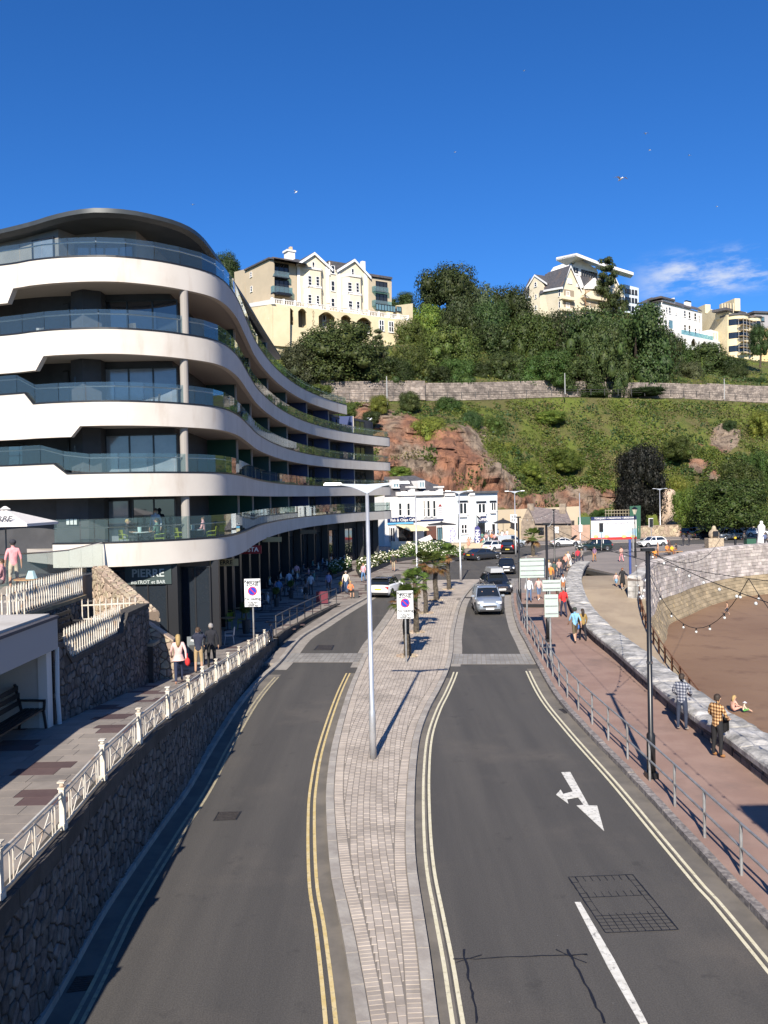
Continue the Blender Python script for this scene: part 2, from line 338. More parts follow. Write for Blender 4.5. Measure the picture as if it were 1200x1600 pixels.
# gutters (paler swept band along each kerb)
gz = .004
for nm, pth, o in (('gutter_strip', LK, (0, .55)), ('gutter_strip', LI, (-.33, 0)), ('gutter_strip', RI, (0, .3)), ('gutter_strip', RK, (-.52, 0))): ribbon(nm, pth, o[0], o[1], gz, gutter, y1=36.5 if pth is not RI else 35, kind='structure')
def lines(path, d, mt, y0, y1, label):
    r = empty('yellow_line', label, 'road marking', path[idx(path, max(y0, 0))], 'double lines along the kerbs')
    for o in (d, d + (.15 if d > 0 else -.15)): ribbon('painted_line', path, o - .034, o + .034, .009, mt, r, y0, y1)
lines(LK, .40, mat('road_paint_faded_shaded', (.42, .36, .22), (.30, .27, .2), scale=5, rough=.8, dirt=(.12, .11, .1), dscale=6, damt=.9), -12, 36.3, 'faded double yellow line, toned dark for shade, on the road under the stone retaining wall')  # paint colour darkened to stand for the wall's shade
lines(LI, -.29, yellow, -12, 36.5, 'bright yellow double line curving beside the brick island, facing the stone retaining wall')
lines(RI, .22, ywhite, -12, 36.2, 'cream double line hugging the inside curve of the brick island beside the turn arrow lane')
lines(RK, -.45, ywhite, -12, 36, 'pale yellow double line beside the red pavement kerb and guard rail')
# speed table strips across both carriageways
strip_m = mat('paver_strip', (.26, .25, .235), (.20, .19, .18), scale=1.2, rough=.85, vary=.12)
def cross_strip(q, label, nx):
    pts = [G(x, y) for x, y in q]; r = empty('crossing_strip', label, 'paving strip', (pts[0] + pts[2]) / 2, 'pale paver strips across the road')
    mm = MB(); mm.prism([(p.x, p.y) for p in pts], -.02, .008); mm.build('strip_bed', joint_m, r)
    a, b, c, d = pts; rows = 4
    for j in range(rows):
        for i in range(nx):
            s0, s1 = (i + .06) / nx, (i + .94) / nx; t0, t1 = (j + .05) / rows, (j + .95) / rows
            f = lambda s_, t_: (a.lerp(b, s_)).lerp(d.lerp(c, s_), t_)
            k = MB(); k.prism([(f(s, t).x, f(s, t).y) for s, t in ((s0, t0), (s1, t0), (s1, t1), (s0, t1))], 0, .014); k.build('paver', strip_m, r)
cross_strip([(441, 1035), (568, 1035), (575, 1021), (456, 1021)], 'pale paver strip across the carriageway by the stone wall end', 16)
cross_strip([(700, 1038), (836, 1038), (826, 1022), (705, 1022)], 'pale paver strip across the carriageway before the silver car', 18)
cross_strip([(765, 912), (808, 912), (812, 904), (760, 904)], 'thin far paver strip across the road behind the dark car', 8)
# edge bands of smaller pavers beyond the strips
for (pth, o0, o1) in ((LK, 0, .55), (RI, .0, .45), (RK, -.5, 0), (LI, -.4, 0)): ribbon('channel_band', pth, o0, o1, .006, kerb_m, y0=37.2, y1=72, kind='structure')
# ------------------------------------------------------------------ island setts, row by row
def sett_mesh(poly, h0, h1, mt, name='paving_sett'):
    c = sum((V(p) for p in poly), V((0, 0))) / len(poly); b = MB(); n = len(poly)
    for p in poly: b.v.append((p[0], p[1], h0))
    for p in poly: b.v.append((p[0], p[1], h1 - .006))
    for p in poly: q = c.lerp(V(p), .93); b.v.append((q.x, q.y, h1))
    for k in range(n):
        k2 = (k + 1) % n; b.f += [(k, k2, n + k2, n + k), (n + k, n + k2, 2 * n + k2, 2 * n + k)]; b.m += [0, 0]
    b.f.append(tuple(range(2 * n, 3 * n))); b.m.append(0); return b
def inside(px_, py_, Y0=None):
    l = atY(LIc, py_).x; r_ = atY(RIc, py_).x; return l < px_ < r_
LIc, RIc = LI, RI
mid = []; Y = 2.
axis = crom([V(((atY(LI, y).x + atY(RI, y).x) / 2, y, 0)) for y in (2, 10, 14, 18, 22, 27, 33, 40, 50, 62, 72)], .25)
cells = []
for side, pth, sg in ((0, offset(LI, .22), 1), (1, offset(RI, -.22), -1)):        # header course inside each kerb
    P_ = resample(pth, .118)
    for a, b in zip(P_, P_[1:]):
        if not 3 < a.y < 60: continue
        t = (b - a).normalized(); nn = V((t.y, -t.x, 0)) * sg; a1 = a + t * .006; b1 = b - t * .006
        cells.append((a.y, [a1.xy, b1.xy, (b1 + nn * .22).xy, (a1 + nn * .22).xy]))
wd, ln = .155, .25
for k in range(-14, 15):                                                        # stretcher rows along the island
    P_ = resample(offset(axis, (k + .5) * wd), ln); 
    if k % 2: P_ = [a.lerp(b, .5) for a, b in zip(P_, P_[1:])]
    for a, b in zip(P_, P_[1:]):
        if not 3 < a.y < 62: continue
        t = (b - a).normalized(); nn = V((t.y, -t.x, 0)); a1 = a + t * .006; b1 = b - t * .006; h = wd / 2 - .006
        q = [(a1 - nn * h), (b1 - nn * h), (b1 + nn * h), (a1 + nn * h)]
        l, r_ = atY(LI, a.y), atY(RI, a.y); lo, hi = l.x + .46, r_.x - .46
        if max(p.x for p in q) < lo or min(p.x for p in q) > hi: continue
        q = [V((min(max(p.x, lo), hi), p.y)) for p in q]
        if max(p.x for p in q) - min(p.x for p in q) < .03: continue
        cells.append((a.y, q))
cells.sort(key=lambda c: c[0]); n = 0; st = MB()
for y, q in cells:
    big = y > 11.5 and n < 300; b = sett_mesh(q[::-1] if (q[1] - q[0]).cross(q[2] - q[1]) < 0 else q, .10, .122 + random.uniform(-.003, .003), sett_m)
    if big: b.build('paving_sett', sett_m, isl); n += 1
    else:
        o = len(st.v); st.v += b.v; st.f += [tuple(i + o for i in f) for f in b.f]; st.m += b.m
st.build('far_paving_setts', sett_m, isl, kind='stuff')
# island beyond the setts, paver-coloured sheet
m = MB(); i0, j0 = idx(LI, 61.5), idx(RI, 61.5); m.prism(poly2(offset(LI, .2)[i0:]) + poly2(offset(RI, -.2)[j0:])[::-1], .05, .121); m.build('island_paving', sett_m, isl, kind='stuff')
# ------------------------------------------------------------------ promenade (ramps down to the far square) and its slabs
prom = MB(); rows = []
def edge(Y): return atY(WP, Y).x if Y < 58.5 else atY(LK, Y).x - .2
for Y in [y * 1.0 for y in range(-12, 96)]:
    x1 = edge(Y) - (.05 if Y < 58 else .0); rows.append([(x, Y, zp(Y)) for x in (-40., -20., -12, -8, x1)])
prom.grid(rows); PROM = prom.build('promenade', slab_m, fix=True, kind='structure')
m = MB(); m.prism([(-5.8, 38.5), (-5.2, 47), (-3.6, 57.5), (-2.5, 59.5), (-2, 62.5)] + [tuple(p)[:2] for p in offset(LK, -.2) if 38.4 < p.y < 62.5][::-1], -.02, .116)
m.build('kerbside_paving', slab_m, kind='structure')
m = MB(); m.prism([(-40, 94), (atY(LK, 94).x - .2, 94)] + poly2([p for p in offset(LK, -.2) if p.y > 94.5]) + [(20, 122), (22, 136), (-40, 136)], -.02, .13); m.build('square', slab_m, kind='structure')
# slabs on the near promenade: rows across the walk, with scattered dark ones
R_ = random.Random(3); cand = []
for r in range(int((46 - 9) / .42)):
    Y0 = 9 + r * .42; x = edge(Y0) - .42 - (R_.random() * .5)
    k_ = 0
    while x > -9.3:
        wdt = R_.choice((.6, .75, .9)); k_ += 1; dark = (r * 7 + k_ * 5) % 11 in (0, 4) and not (cand and cand[-1][3])
        if dark: wdt = R_.choice((.75, .9, 1.1))
        cand.append((Y0, x - wdt, x, dark)); x -= wdt
cand = [c for c in cand if PX((c[2], c[0], zp(c[0])))[0] > -10 or PX((c[1], c[0] + .4, zp(c[0])))[0] > -10]
slabs = MB(); n = 0; sd = MB()
for Y0, xa, xb, dark in cand:
    if PX((xa, Y0, zp(Y0)))[0] < -60: continue
    q = [(xa + .006, Y0 + .006), (xb - .006, Y0 + .006), (xb - .006, Y0 + .414), (xa + .006, Y0 + .414)]
    if 11.5 < Y0 < 36 and n < 300: k = MB(); k.prism(q, lambda p: zp(p[1]) - .02, lambda p: zp(p[1]) + .009); k.build('paving_slab', slab_dark if dark else slab_m, PROM); n += 1
    else: (sd if dark else slabs).prism(q, lambda p: zp(p[1]) - .02, lambda p: zp(p[1]) + .009)
slabs.build('far_paving_slabs', slab_m, PROM, kind='stuff'); 
# dark inlaid dashes running on across the square
for i in range(330):
    Y0 = R_.uniform(44, 112); X0 = R_.uniform(-9, 4)
    if X0 > edge(min(Y0, 94)) - .8 and Y0 < 94: continue
    if X0 > 2 + (Y0 - 94) * .2 and Y0 > 94: continue
    sd.prism([(X0, Y0), (X0 + 1.1, Y0), (X0 + 1.1, Y0 + .34), (X0, Y0 + .34)], zp(Y0) - .02, zp(Y0) + .012)
sd.build('dark_paving_slabs', slab_dark, PROM, kind='stuff')
# ------------------------------------------------------------------ rubble masonry
def clip(poly, nx, ny, c):      # keep nx*x+ny*y<=c
    out = []; n = len(poly)
    for i in range(n):
        a, b = poly[i], poly[(i + 1) % n]; da = nx * a[0] + ny * a[1] - c; db = nx * b[0] + ny * b[1] - c
        if da <= 0: out.append(a)
        if (da < 0 < db) or (db < 0 < da): t = da / (da - db); out.append((a[0] + (b[0] - a[0]) * t, a[1] + (b[1] - a[1]) * t))
    return out
def stones(L_, z0, z1, cs, cz, rnd, gap=.018):
    """irregular fitted stones over 0..L_ by z0(s)..z1(s): list of polygons (s,z)"""
    nx, nz = int(L_ / cs) + 3, int((max(z1(s * L_ / 20) for s in range(21)) - min(z0(s * L_ / 20) for s in range(21))) / cz) + 3; zb = min(z0(s * L_ / 20) for s in range(21))
    pt = {(i, j): ((i - .5 + .5 * (j % 2) + rnd.uniform(-.46, .46)) * cs, zb + (j - .5 + rnd.uniform(-.36, .36)) * cz) for i in range(-1, nx) for j in range(-1, nz) if rnd.random() > .1}
    out = []
    for (i, j), p in pt.items():
        if not -.05 < p[0] < L_ + .05: continue
        lo, hi = z0(p[0]), z1(p[0])
        if not lo - cz * .3 < p[1] < hi + cz * .3: continue
        q = [(p[0] - cs * 1.3, p[1] - cz * 1.3), (p[0] + cs * 1.3, p[1] - cz * 1.3), (p[0] + cs * 1.3, p[1] + cz * 1.3), (p[0] - cs * 1.3, p[1] + cz * 1.3)]
        for a in (-2, -1, 0, 1, 2):
            for b in (-2, -1, 0, 1, 2):
                o = pt.get((i + a, j + b))
                if o and (a or b):
                    dx, dz = o[0] - p[0], o[1] - p[1]; d = hypot(dx, dz); q = clip(q, dx / d, dz / d, (dx * (o[0] + p[0]) + dz * (o[1] + p[1])) / 2 / d - gap)
                    if len(q) < 3: break
            if len(q) < 3: break
        if len(q) < 3: continue
        q = clip(q, -1, 0, 0); q = clip(q, 1, 0, L_)
        if len(q) >= 3: q = clip(q, 0, 1, min(z1(p[0]), hi))
        if len(q) >= 3: q = clip(q, 0, -1, -lo)
        if len(q) < 3: continue
        # cut corners so the stones read as rounded rubble
        r = []
        for k in range(len(q)):
            a, b = q[k], q[(k + 1) % len(q)]; l = hypot(b[0] - a[0], b[1] - a[1]); 
            if l < .02: continue
            r.append((a[0] + (b[0] - a[0]) * .13, a[1] + (b[1] - a[1]) * .13)); r.append((a[0] + (b[0] - a[0]) * .87, a[1] + (b[1] - a[1]) * .87))
        ar = abs(sum(r[k][0] * r[(k + 1) % len(r)][1] - r[(k + 1) % len(r)][0] * r[k][1] for k in range(len(r)))) / 2 if len(r) > 2 else 0
        if ar > cs * cz * .08: out.append((p, r))
    return out
def lay(root, cells, to3, outn, mt, rnd, key, lim=300, d0=-.02, d1=.035, name='stone'):
    """cells -> stone pieces: to3(s,z) gives the wall point, outn(s) the outward normal"""
    cells = sorted(cells, key=key); st = MB(); n = 0
    for p, q in cells:
        dp = d1 * rnd.uniform(.5, 1.25); b = MB(); k = len(q); cx = sum(a[0] for a in q) / k; cz_ = sum(a[1] for a in q) / k
        for a in q: b.v.append(tuple(to3(a[0], a[1]) + outn(a[0]) * d0))
        for a in q: b.v.append(tuple(to3(a[0], a[1]) + outn(a[0]) * dp * .55))
        for a in q: x, z = cx + (a[0] - cx) * .86, cz_ + (a[1] - cz_) * .86; b.v.append(tuple(to3(x, z) + outn(x) * dp))
        for i in range(k):
            j = (i + 1) % k; b.f += [(i, j, k + j, k + i), (k + i, k + j, 2 * k + j, 2 * k + i)]; b.m += [0, 0]
        b.f.append(tuple(range(2 * k, 3 * k))); b.m.append(0)
        if n < lim and key((p, q)) < 1e8: b.build(name, mt, root); n += 1
        else: o = len(st.v); st.v += b.v; st.f += [tuple(i + o for i in f) for f in b.f]; st.m += b.m
    if st.v: st.build('small_' + name + 's', mt, root, kind='stuff')
def path_map(P_):
    Ls = [0]
    for a, b in zip(P_, P_[1:]): Ls.append(Ls[-1] + (b - a).length)
    def at(s):
        s = min(max(s, 0), Ls[-1]); lo, hi = 0, len(Ls) - 1
        while hi - lo > 1:
            mdl = (lo + hi) // 2
            if Ls[mdl] <= s: lo = mdl
            else: hi = mdl
        t = (s - Ls[lo]) / max(1e-9, Ls[hi] - Ls[lo]); return P_[lo].lerp(P_[hi], t), (P_[hi] - P_[lo]).normalized()
    return Ls[-1], at
def rubble_wall(name, label, P_, z0, z1, th, cs, cz, mt, mm, cop=None, side=1, lim=300, seed=1, coph=.12, copov=.04, cat='wall', both=False, gap=.018, segcop=None):
    """stone wall along P_; its dressed face looks to the right (side=1) of travel; z0,z1 are functions of the point"""
    root = empty(name, label, cat, P_[0]); Ln, at = path_map(P_); rnd = random.Random(seed)
    b = MB(); I = offset(P_, -side * th)
    rows = [[(p.x, p.y, z0(p)), (p.x, p.y, z1(p)), (q.x, q.y, z1(p)), (q.x, q.y, z0(p))] for p, q in zip(P_, I)]
    b.grid(rows, True); b.f += [(0, 1, 2, 3), tuple(len(b.v) - k for k in (1, 2, 3, 4))]; b.m += [0, 0]
    b.build('wall_core', mm, root, fix=True)
    f0 = lambda s: z0(at(s)[0]) + .01; f1 = lambda s: z1(at(s)[0]) - .01
    nrm = lambda s: V((at(s)[1].y, -at(s)[1].x, 0)) * side
    cel = stones(Ln, f0, f1, cs, cz, rnd, gap)
    def key(c):
        p = at(c[0][0])[0]; x, y = PX((p.x, p.y, c[0][1])); return (p - CAM).length if (-20 < x < 1220 and y < 1620 and p.y > 1) else 1e9
    lay(root, cel, lambda s, z: V((at(s)[0].x, at(s)[0].y, z)), nrm, mt, rnd, key, lim)
    if cop:
        if segcop:
            C = resample(P_, segcop)
            for a, c in zip(C, C[1:]):
                t = (c - a).normalized(); nn = V((t.y, -t.x, 0)) * side; a1, c1 = a + t * .008, c - t * .008; k = MB()
                q = [a1 + nn * copov, c1 + nn * copov, c1 - nn * (th + copov), a1 - nn * (th + copov)]
                k.prism([(p.x, p.y) for p in q], lambda p: z1(V((p[0], p[1], 0))), lambda p: z1(V((p[0], p[1], 0))) + coph); k.build('coping_stone', cop, root)
        else:
            O = offset(P_, side * copov); I = offset(P_, -side * (th + copov)); b = MB()
            b.grid([[(p.x, p.y, z1(w_)), (p.x, p.y, z1(w_) + coph), (q.x, q.y, z1(w_) + coph), (q.x, q.y, z1(w_))] for p, q, w_ in zip(O, I, P_)], True)
            b.f += [(0, 1, 2, 3), tuple(len(b.v) - k for k in (1, 2, 3, 4))]; b.m += [0, 0]; b.build('coping', cop, root, fix=True)
    return root
wp = [p for p in WP if 2 < p.y < 43.5]
rubble_wall('retaining_wall', 'long grey rubble retaining wall carrying the white promenade railing beside the road', wp, lambda p: -.05, lambda p: zp(p.y) - .22,   .2, .21, .22, stone_d, mortar_d, coping_d, 1, 300, 5, coph=.28, copov=.05, segcop=1.6, gap=.012)
# low kerb wall that continues under the grey railing
m = MB(); lw = [p for p in WP if 43.2 < p.y]; I = offset(lw, -.3); m.grid([[(p.x, p.y, -.02), (p.x, p.y, zp(p.y) + .1), (q.x, q.y, zp(p.y) + .1), (q.x, q.y, -.02)] for p, q in zip(lw, I)], True)
tag(m.build('low_wall', coping_d, fix=True), 'low dark kerb wall under the grey tubular railing by the cafe promenade', 'wall')
# ------------------------------------------------------------------ markings on the road
def flat(name, px, mt, label=None, cat='road marking', z=.009, parent=None, h=None):
    m = MB(); m.prism([tuple(G(x, y, 0))[:2] for x, y in px], .002, z); o = m.build(name, mt, parent)
    if label: tag(o, label, cat)
    return o
flat('turn_arrow', [(877, 1207), (891, 1206.5), (920, 1259), (933, 1259), (944, 1299), (901, 1259), (912, 1258), (903, 1246), (886, 1249), (888, 1256), (869, 1242), (876, 1234), (880, 1241), (895, 1237)], white_p, 'white straight ahead and turn arrow painted on the carriageway')
flat('lane_line', [(898, 1410), (907, 1410), (960, 1500), (1012, 1600), (1000, 1600), (950, 1512)], white_p, 'worn white dashed lane line at the near edge of the road')
# ================================================================== sea wall, ramp, quay, beach
lichen = mat('weathered_coping', (.44, .42, .39), (.20, .195, .185), scale=1.6, rough=.92, bump=.7, bscale=9, vary=.08, dirt=(.62, .60, .57), dscale=1.1, damt=.8)
quay_up = mat('quay_stone', (.46, .415, .38), (.30, .265, .245), scale=1.2, rough=.9, bump=.4, vary=.26, hue=.012)
quay_low = mat('quay_stone_weedy', (.33, .26, .165), (.22, .175, .11), scale=1.0, rough=.9, bump=.4, vary=.2)
joint_l = mat('quay_joint', (.12, .095, .08), rough=.95)
seablock = mat('sea_wall_block', (.16, .145, .135), (.09, .085, .082), scale=2.5, rough=.9, bump=.6, vary=.22)
def zr(Y):
    K = [(-20, -4.2), (30, -4.2), (38, -3.5), (45, -2.75), (50, -2.3), (57, -1.5), (62, -.7), (66, 0), (69, .1), (400, .1)]
    for (a, b), (c, d) in zip(K, K[1:]):
        if Y <= c: return b + (d - b) * (Y - a) / (c - a)
    return .1
RR = crom([V((12.6, 20, 0)), V((14.2, 30, 0)), V((15.3, 38, 0)), V((16.3, 46.7, 0)), V((17.3, 53.4, 0)), V((18.3, 58.3, 0)), V((19.6, 63.2, 0)), V((21.0, 66.5, 0)), V((22.3, 69, 0)), V((24.4, 78, 0))], 1.)
m = MB()
m.grid([[(atY(SWO, Y).x - .5, Y, zr(Y)), (atY(RR, Y).x, Y, zr(Y))] for Y in [18 + k * .75 for k in range(80)] if Y < 76.5]); m.build('slipway', concrete, fix=True, kind='structure')
m = MB(); rr = [p for p in RR if p.y < 66]; m.grid([[(p.x - .02, p.y, zr(p.y) - .004), (p.x + .3, p.y, zr(p.y) - .004), (p.x + .55, p.y, -4.6)] for p in rr]); m.build('slipway_edge', quay_low, fix=True, kind='structure')
rows = []
for j in range(70):
    Y = -20 + j * 2.2; rows.append([(x, Y, -4.3 + .10 * noise.noise(V((x * .08, Y * .08, 0))) + .015 * noise.noise(V((x * .6, Y * .6, 3)))) for x in [8 + k * 2.4 for k in range(70)]])
m = MB(); m.grid(rows); m.build('beach', sand_m, smooth=True, fix=True, kind='structure')
# sea wall: coursed face, dark foot, massive coping stones
sw = empty('sea_wall', 'long low sea wall with massive weathered coping stones along the red pavement', 'wall', SWI[10])
b = MB(); I_, O_ = offset(SWI, .06), offset(SWI, 1.09)
b.grid([[(p.x, p.y, -.1), (p.x, p.y, .45), (q.x, q.y, .45), (q.x, q.y, -4.6)] for p, q in zip(I_, O_)], True); b.build('wall_core', joint_l, sw, fix=True)
rn = random.Random(11); Ln, at = path_map(SWI); s = 9.; n1 = 0
def wall_pt(s, o): p, t = at(s); return V((p.x + t.y * o, p.y - t.x * o, 0))
while s < Ln - .4:                                              # two courses of squared blocks facing the pavement
    for (za, zb) in ((.10, .29), (.30, .455)):
        l = rn.uniform(.5, .8); k = MB(); a, c = wall_pt(s + .01, 0), wall_pt(s + l - .01, 0); o = rn.uniform(-.015, .012); t = (c - a).normalized(); nn = V((t.y, -t.x, 0))
        q = [a + nn * o, c + nn * o, c + nn * .12, a + nn * .12]; k.prism([(p.x, p.y) for p in q], za, zb)
        if 12 < a.y < 66: k.build('wall_block', seablock, sw)
    s += .68
s = 6.
while s < Ln - .2:
    l = rn.uniform(1.15, 1.75); l = min(l, Ln - s); k = MB(); h = .72 + rn.uniform(-.035, .03); nx, ny = 7, 7; rows = []
    for i in range(nx):
        u = s + .012 + (l - .024) * i / (nx - 1); row = []
        prof = [(-.07, .45), (-.08, .60)] + [(-.05 + 1.25 * j / (ny - 1), None) for j in range(ny)] + [(1.23, .6), (1.22, .40)]
        for o, z in prof:
            p = wall_pt(u, o)
            if z is None:
                e = min(1, (o + .05) / .12, (1.2 - o) / .12, (u - s) / .10 if True else 1, (s + l - u) / .10); z = h - .07 + .07 * min(1, max(0, e)) ** .5 + .05 * noise.noise(V((p.x * 2.3, p.y * 2.3, s))) + .03 * noise.noise(V((p.x * 7, p.y * 7, 1)))
            row.append((p.x, p.y, z + .0))
        rows.append(row)
    k.grid(rows); nn = len(rows[0]); k.f += [tuple(range(nn)), tuple(reversed(range((nx - 1) * nn, nx * nn)))]; k.m += [0, 0]
    if at(s)[0].y > -5: k.build('coping_stone', lichen, sw, fix=True)
    s += l
# quay: battered coursed wall round the bay
qw = empty('quay_wall', 'curved battered stone quay wall round the beach, pale above and ochre at its foot', 'wall', QW[0])
def qoff(z): return (.95 - z) * .15 if z > -2.4 else .5 + (-2.4 - z) * .42
Lq, atq = path_map(QW)
def qp(s, o, z): p, t = atq(s); return V((p.x + t.y * o, p.y - t.x * o, z))
b = MB(); zs = [1.25, .95, 0, -1, -2.38, -2.42, -3.4, -4.6]
for s0 in [0]:
    rows = []
    for i in range(int(Lq / .8) + 1):
        s = min(i * .8, Lq); rows.append([tuple(qp(s, -1.0, -1.4)), tuple(qp(s, -1.0, 1.1))] + [tuple(qp(s, qoff(z) - .06, z if z < 1.2 else 1.1)) for z in zs[1:]])
    b.grid(rows); b.f.append(tuple(range(len(rows[0])))); b.m.append(0)
b.build('wall_core', joint_l, qw, fix=True)
cells = []; z = 1.08; rr_ = random.Random(5); course = 0
while z > -4.4:
    h = .36 if z > -2.4 else .34; s = rr_.uniform(-.5, 0)
    while s < min(Lq, 78):
        l = rr_.uniform(.55, 1.15) if z > -2.4 else rr_.uniform(.9, 1.5)
        a, c = max(s, 0) + .012, min(s + l, Lq) - .012
        if c - a > .1: cells.append((a, c, z - h + .015, z - .012, course))
        s += l
    z -= h; course += 1
def qkey(c): x, y = PX(qp(c[0], 0, c[2])); return c[0] if x < 1215 else 1e9
su, slw = MB(), MB(); n = 0
cells.sort(key=lambda c: (qkey(c) > 1e8, c[4] > 9, c[0]))
for a, c, z0, z1, cr in cells:
    up = z0 > -2.5; d = rr_.uniform(-.03, .05); k = MB()
    P8 = [qp(a, qoff(z0) - .2, z0), qp(c, qoff(z0) - .2, z0), qp(c, qoff(z0) + d, z0), qp(a, qoff(z0) + d, z0), qp(a, qoff(z1) - .2, z1), qp(c, qoff(z1) - .2, z1), qp(c, qoff(z1) + d, z1), qp(a, qoff(z1) + d, z1)]
    F6 = ((0, 3, 2, 1), (4, 5, 6, 7), (3, 7, 6, 2), (0, 4, 7, 3), (1, 2, 6, 5))
    if n < 300 and qkey((a, c, z0)) < 1e8: k.v = [tuple(p) for p in P8]; k.f = list(F6); k.m = [0] * 5; k.build('wall_block', quay_up if up else quay_low, qw); n += 1
    else:
        t_ = su if up else slw; o = len(t_.v); t_.v += [tuple(p) for p in P8]; t_.f += [tuple(i + o for i in f) for f in F6]; t_.m += [0] * 5
su.build('upper_wall_blocks', quay_up, qw, kind='stuff'); slw.build('foot_wall_blocks', quay_low, qw, kind='stuff')
s = 0
while s < 100 and s < Lq - 1:
    l = rr_.uniform(.7, 1.05); k = MB(); rows = []
    for u in (s + .012, s + l * .2, s + l * .8, s + l - .012):
        e = 0 if u in (s + .012, s + l - .012) else .05
        rows.append([tuple(qp(u, o, zz + (e if zz > 1.1 else 0))) for o, zz in ((-1.05, 1.0), (-1.02, 1.2), (-.85, 1.28), (-.2, 1.28), (.0, 1.2), (.04, 1.0))])
    k.grid(rows); k.f += [tuple(range(6)), tuple(reversed(range(18, 24)))]; k.m += [0, 0]; k.build('coping_stone', quay_up if s > 6 else lichen, qw, fix=True); s += l
# end face blocks of the quay at the head of the slipway
for j in range(5):
    for i in range(2):
        k = MB(); a, t = atq(0); o0 = -1.0 + i * .58; z0 = -1.2 + j * .42
        q = [qp(0, o0, 0), qp(0, o0 + .56, 0)]; q = [q[0] - t * .05, q[1] - t * .05, q[1] + t * .3, q[0] + t * .3]; k.prism([(p.x, p.y) for p in q], z0, z0 + .4); k.build('end_block', lichen, qw)
# rusty rail down the side of the slipway
rust = mat('rusty_iron', (.10, .042, .022), (.20, .09, .04), scale=6, rough=.85, bump=.3)
rl = empty('slipway_railing', 'rusty iron railing along the open side of the sloping slipway', 'railing', (17, 50, zr(50)))
pp = resample([V((p.x - .15, p.y, zr(p.y))) for p in RR if 40 < p.y < 64.5], 1.9)
for p in pp: k = MB(); k.box((p.x, p.y, p.z + .48), (.09, .12, 1.0)); k.build('post', rust, rl)
for h in (.95, .5): k = MB(); k.tube([p + V((0, 0, h)) for p in pp], .035, 6); k.build('rail', rust, rl)
# ================================================================== hillside
import numpy as np
nr = np.random.default_rng(4)
def interp(K, x):
    if x <= K[0][0]: return K[0][1]
    for (a, b), (c, d) in zip(K, K[1:]):
        if x <= c: t = (x - a) / (c - a); t = t * t * (3 - 2 * t) * .5 + t * .5; return b + (d - b) * t
    return K[-1][1]
def hz(x, py, Y): p = D(x, py, Y); return p
KB = [(300, 146), (560, 148), (780, 153), (860, 160), (1000, 163), (1200, 160)]
def prof(x):
    yb = interp(KB, x); P_ = []
    p0 = D(x, 800, yb); P_.append(V((p0.x, p0.y, -.1)))
    y1 = yb + interp([(500, 3), (760, 4), (820, 5), (950, 6), (1200, 8)], x); P_.append(D(x, interp([(300, 730), (600, 735), (700, 725), (780, 735), (850, 775), (950, 780), (1050, 775), (1200, 770)], x), y1))
    y2 = interp([(300, 160), (560, 160), (700, 160), (780, 166), (900, 175), (1200, 176)], x); P_.append(D(x, interp([(300, 672), (560, 668), (640, 672), (710, 668), (760, 690), (820, 702), (1200, 700)], x), y2))
    y3 = interp([(300, 172), (560, 172), (700, 180), (900, 190), (1200, 196)], x); q3 = interp([(300, 632), (500, 630), (700, 628), (900, 622), (1040, 624), (1200, 631)], x); P_.append(D(x, q3, y3))
    P_.append(D(x, q3 - 1.5, y3 + 4.2)); hw = interp([(500, 34), (640, 27), (760, 27), (850, 25), (1000, 22), (1200, 26)], x)
    P_.append(D(x, q3 - hw + 1, y3 + 4.9)); 
    P_.append(D(x, interp([(300, 540), (600, 545), (680, 530), (760, 505), (980, 505), (1060, 565), (1200, 585)], x), interp([(300, 190), (620, 191), (720, 235), (1000, 238), (1200, 232)], x)))
    P_.append(D(x, interp([(300, 520), (600, 530), (680, 505), (760, 490), (980, 488), (1060, 545), (1200, 565)], x), 262)); l = P_[-1]; P_.append(V((l.x * 1.4, 400, l.z + 2))); P_.append(V((l.x * 1.9, 620, -5)))
    return P_
ROCKS = [(712, 722, 60, 58), (660, 742, 48, 32), (610, 690, 60, 40), (575, 650, 40, 18), (765, 755, 45, 30), (830, 785, 60, 14), (905, 780, 52, 24), (1135, 683, 24, 20), (1090, 730, 20, 12), (620, 740, 60, 30), (1110, 745, 14, 10), (1190, 660, 12, 9)]
xs = list(range(-320, 470, 30)) + [470 + k * 3 for k in range(256)] + list(range(1240, 1760, 30)); rows = []; rock = []
seg = (14, 48, 30, 2, 3, 12, 6, 3, 3)
for x in xs:
    P_ = prof(x); r = []
    for i, (a, b) in enumerate(zip(P_, P_[1:])):
        for k in range(seg[i]): r.append(a.lerp(b, k / seg[i]))
    r.append(P_[-1]); rows.append(r)
nv, nu = len(rows[0]), len(rows); VT = []
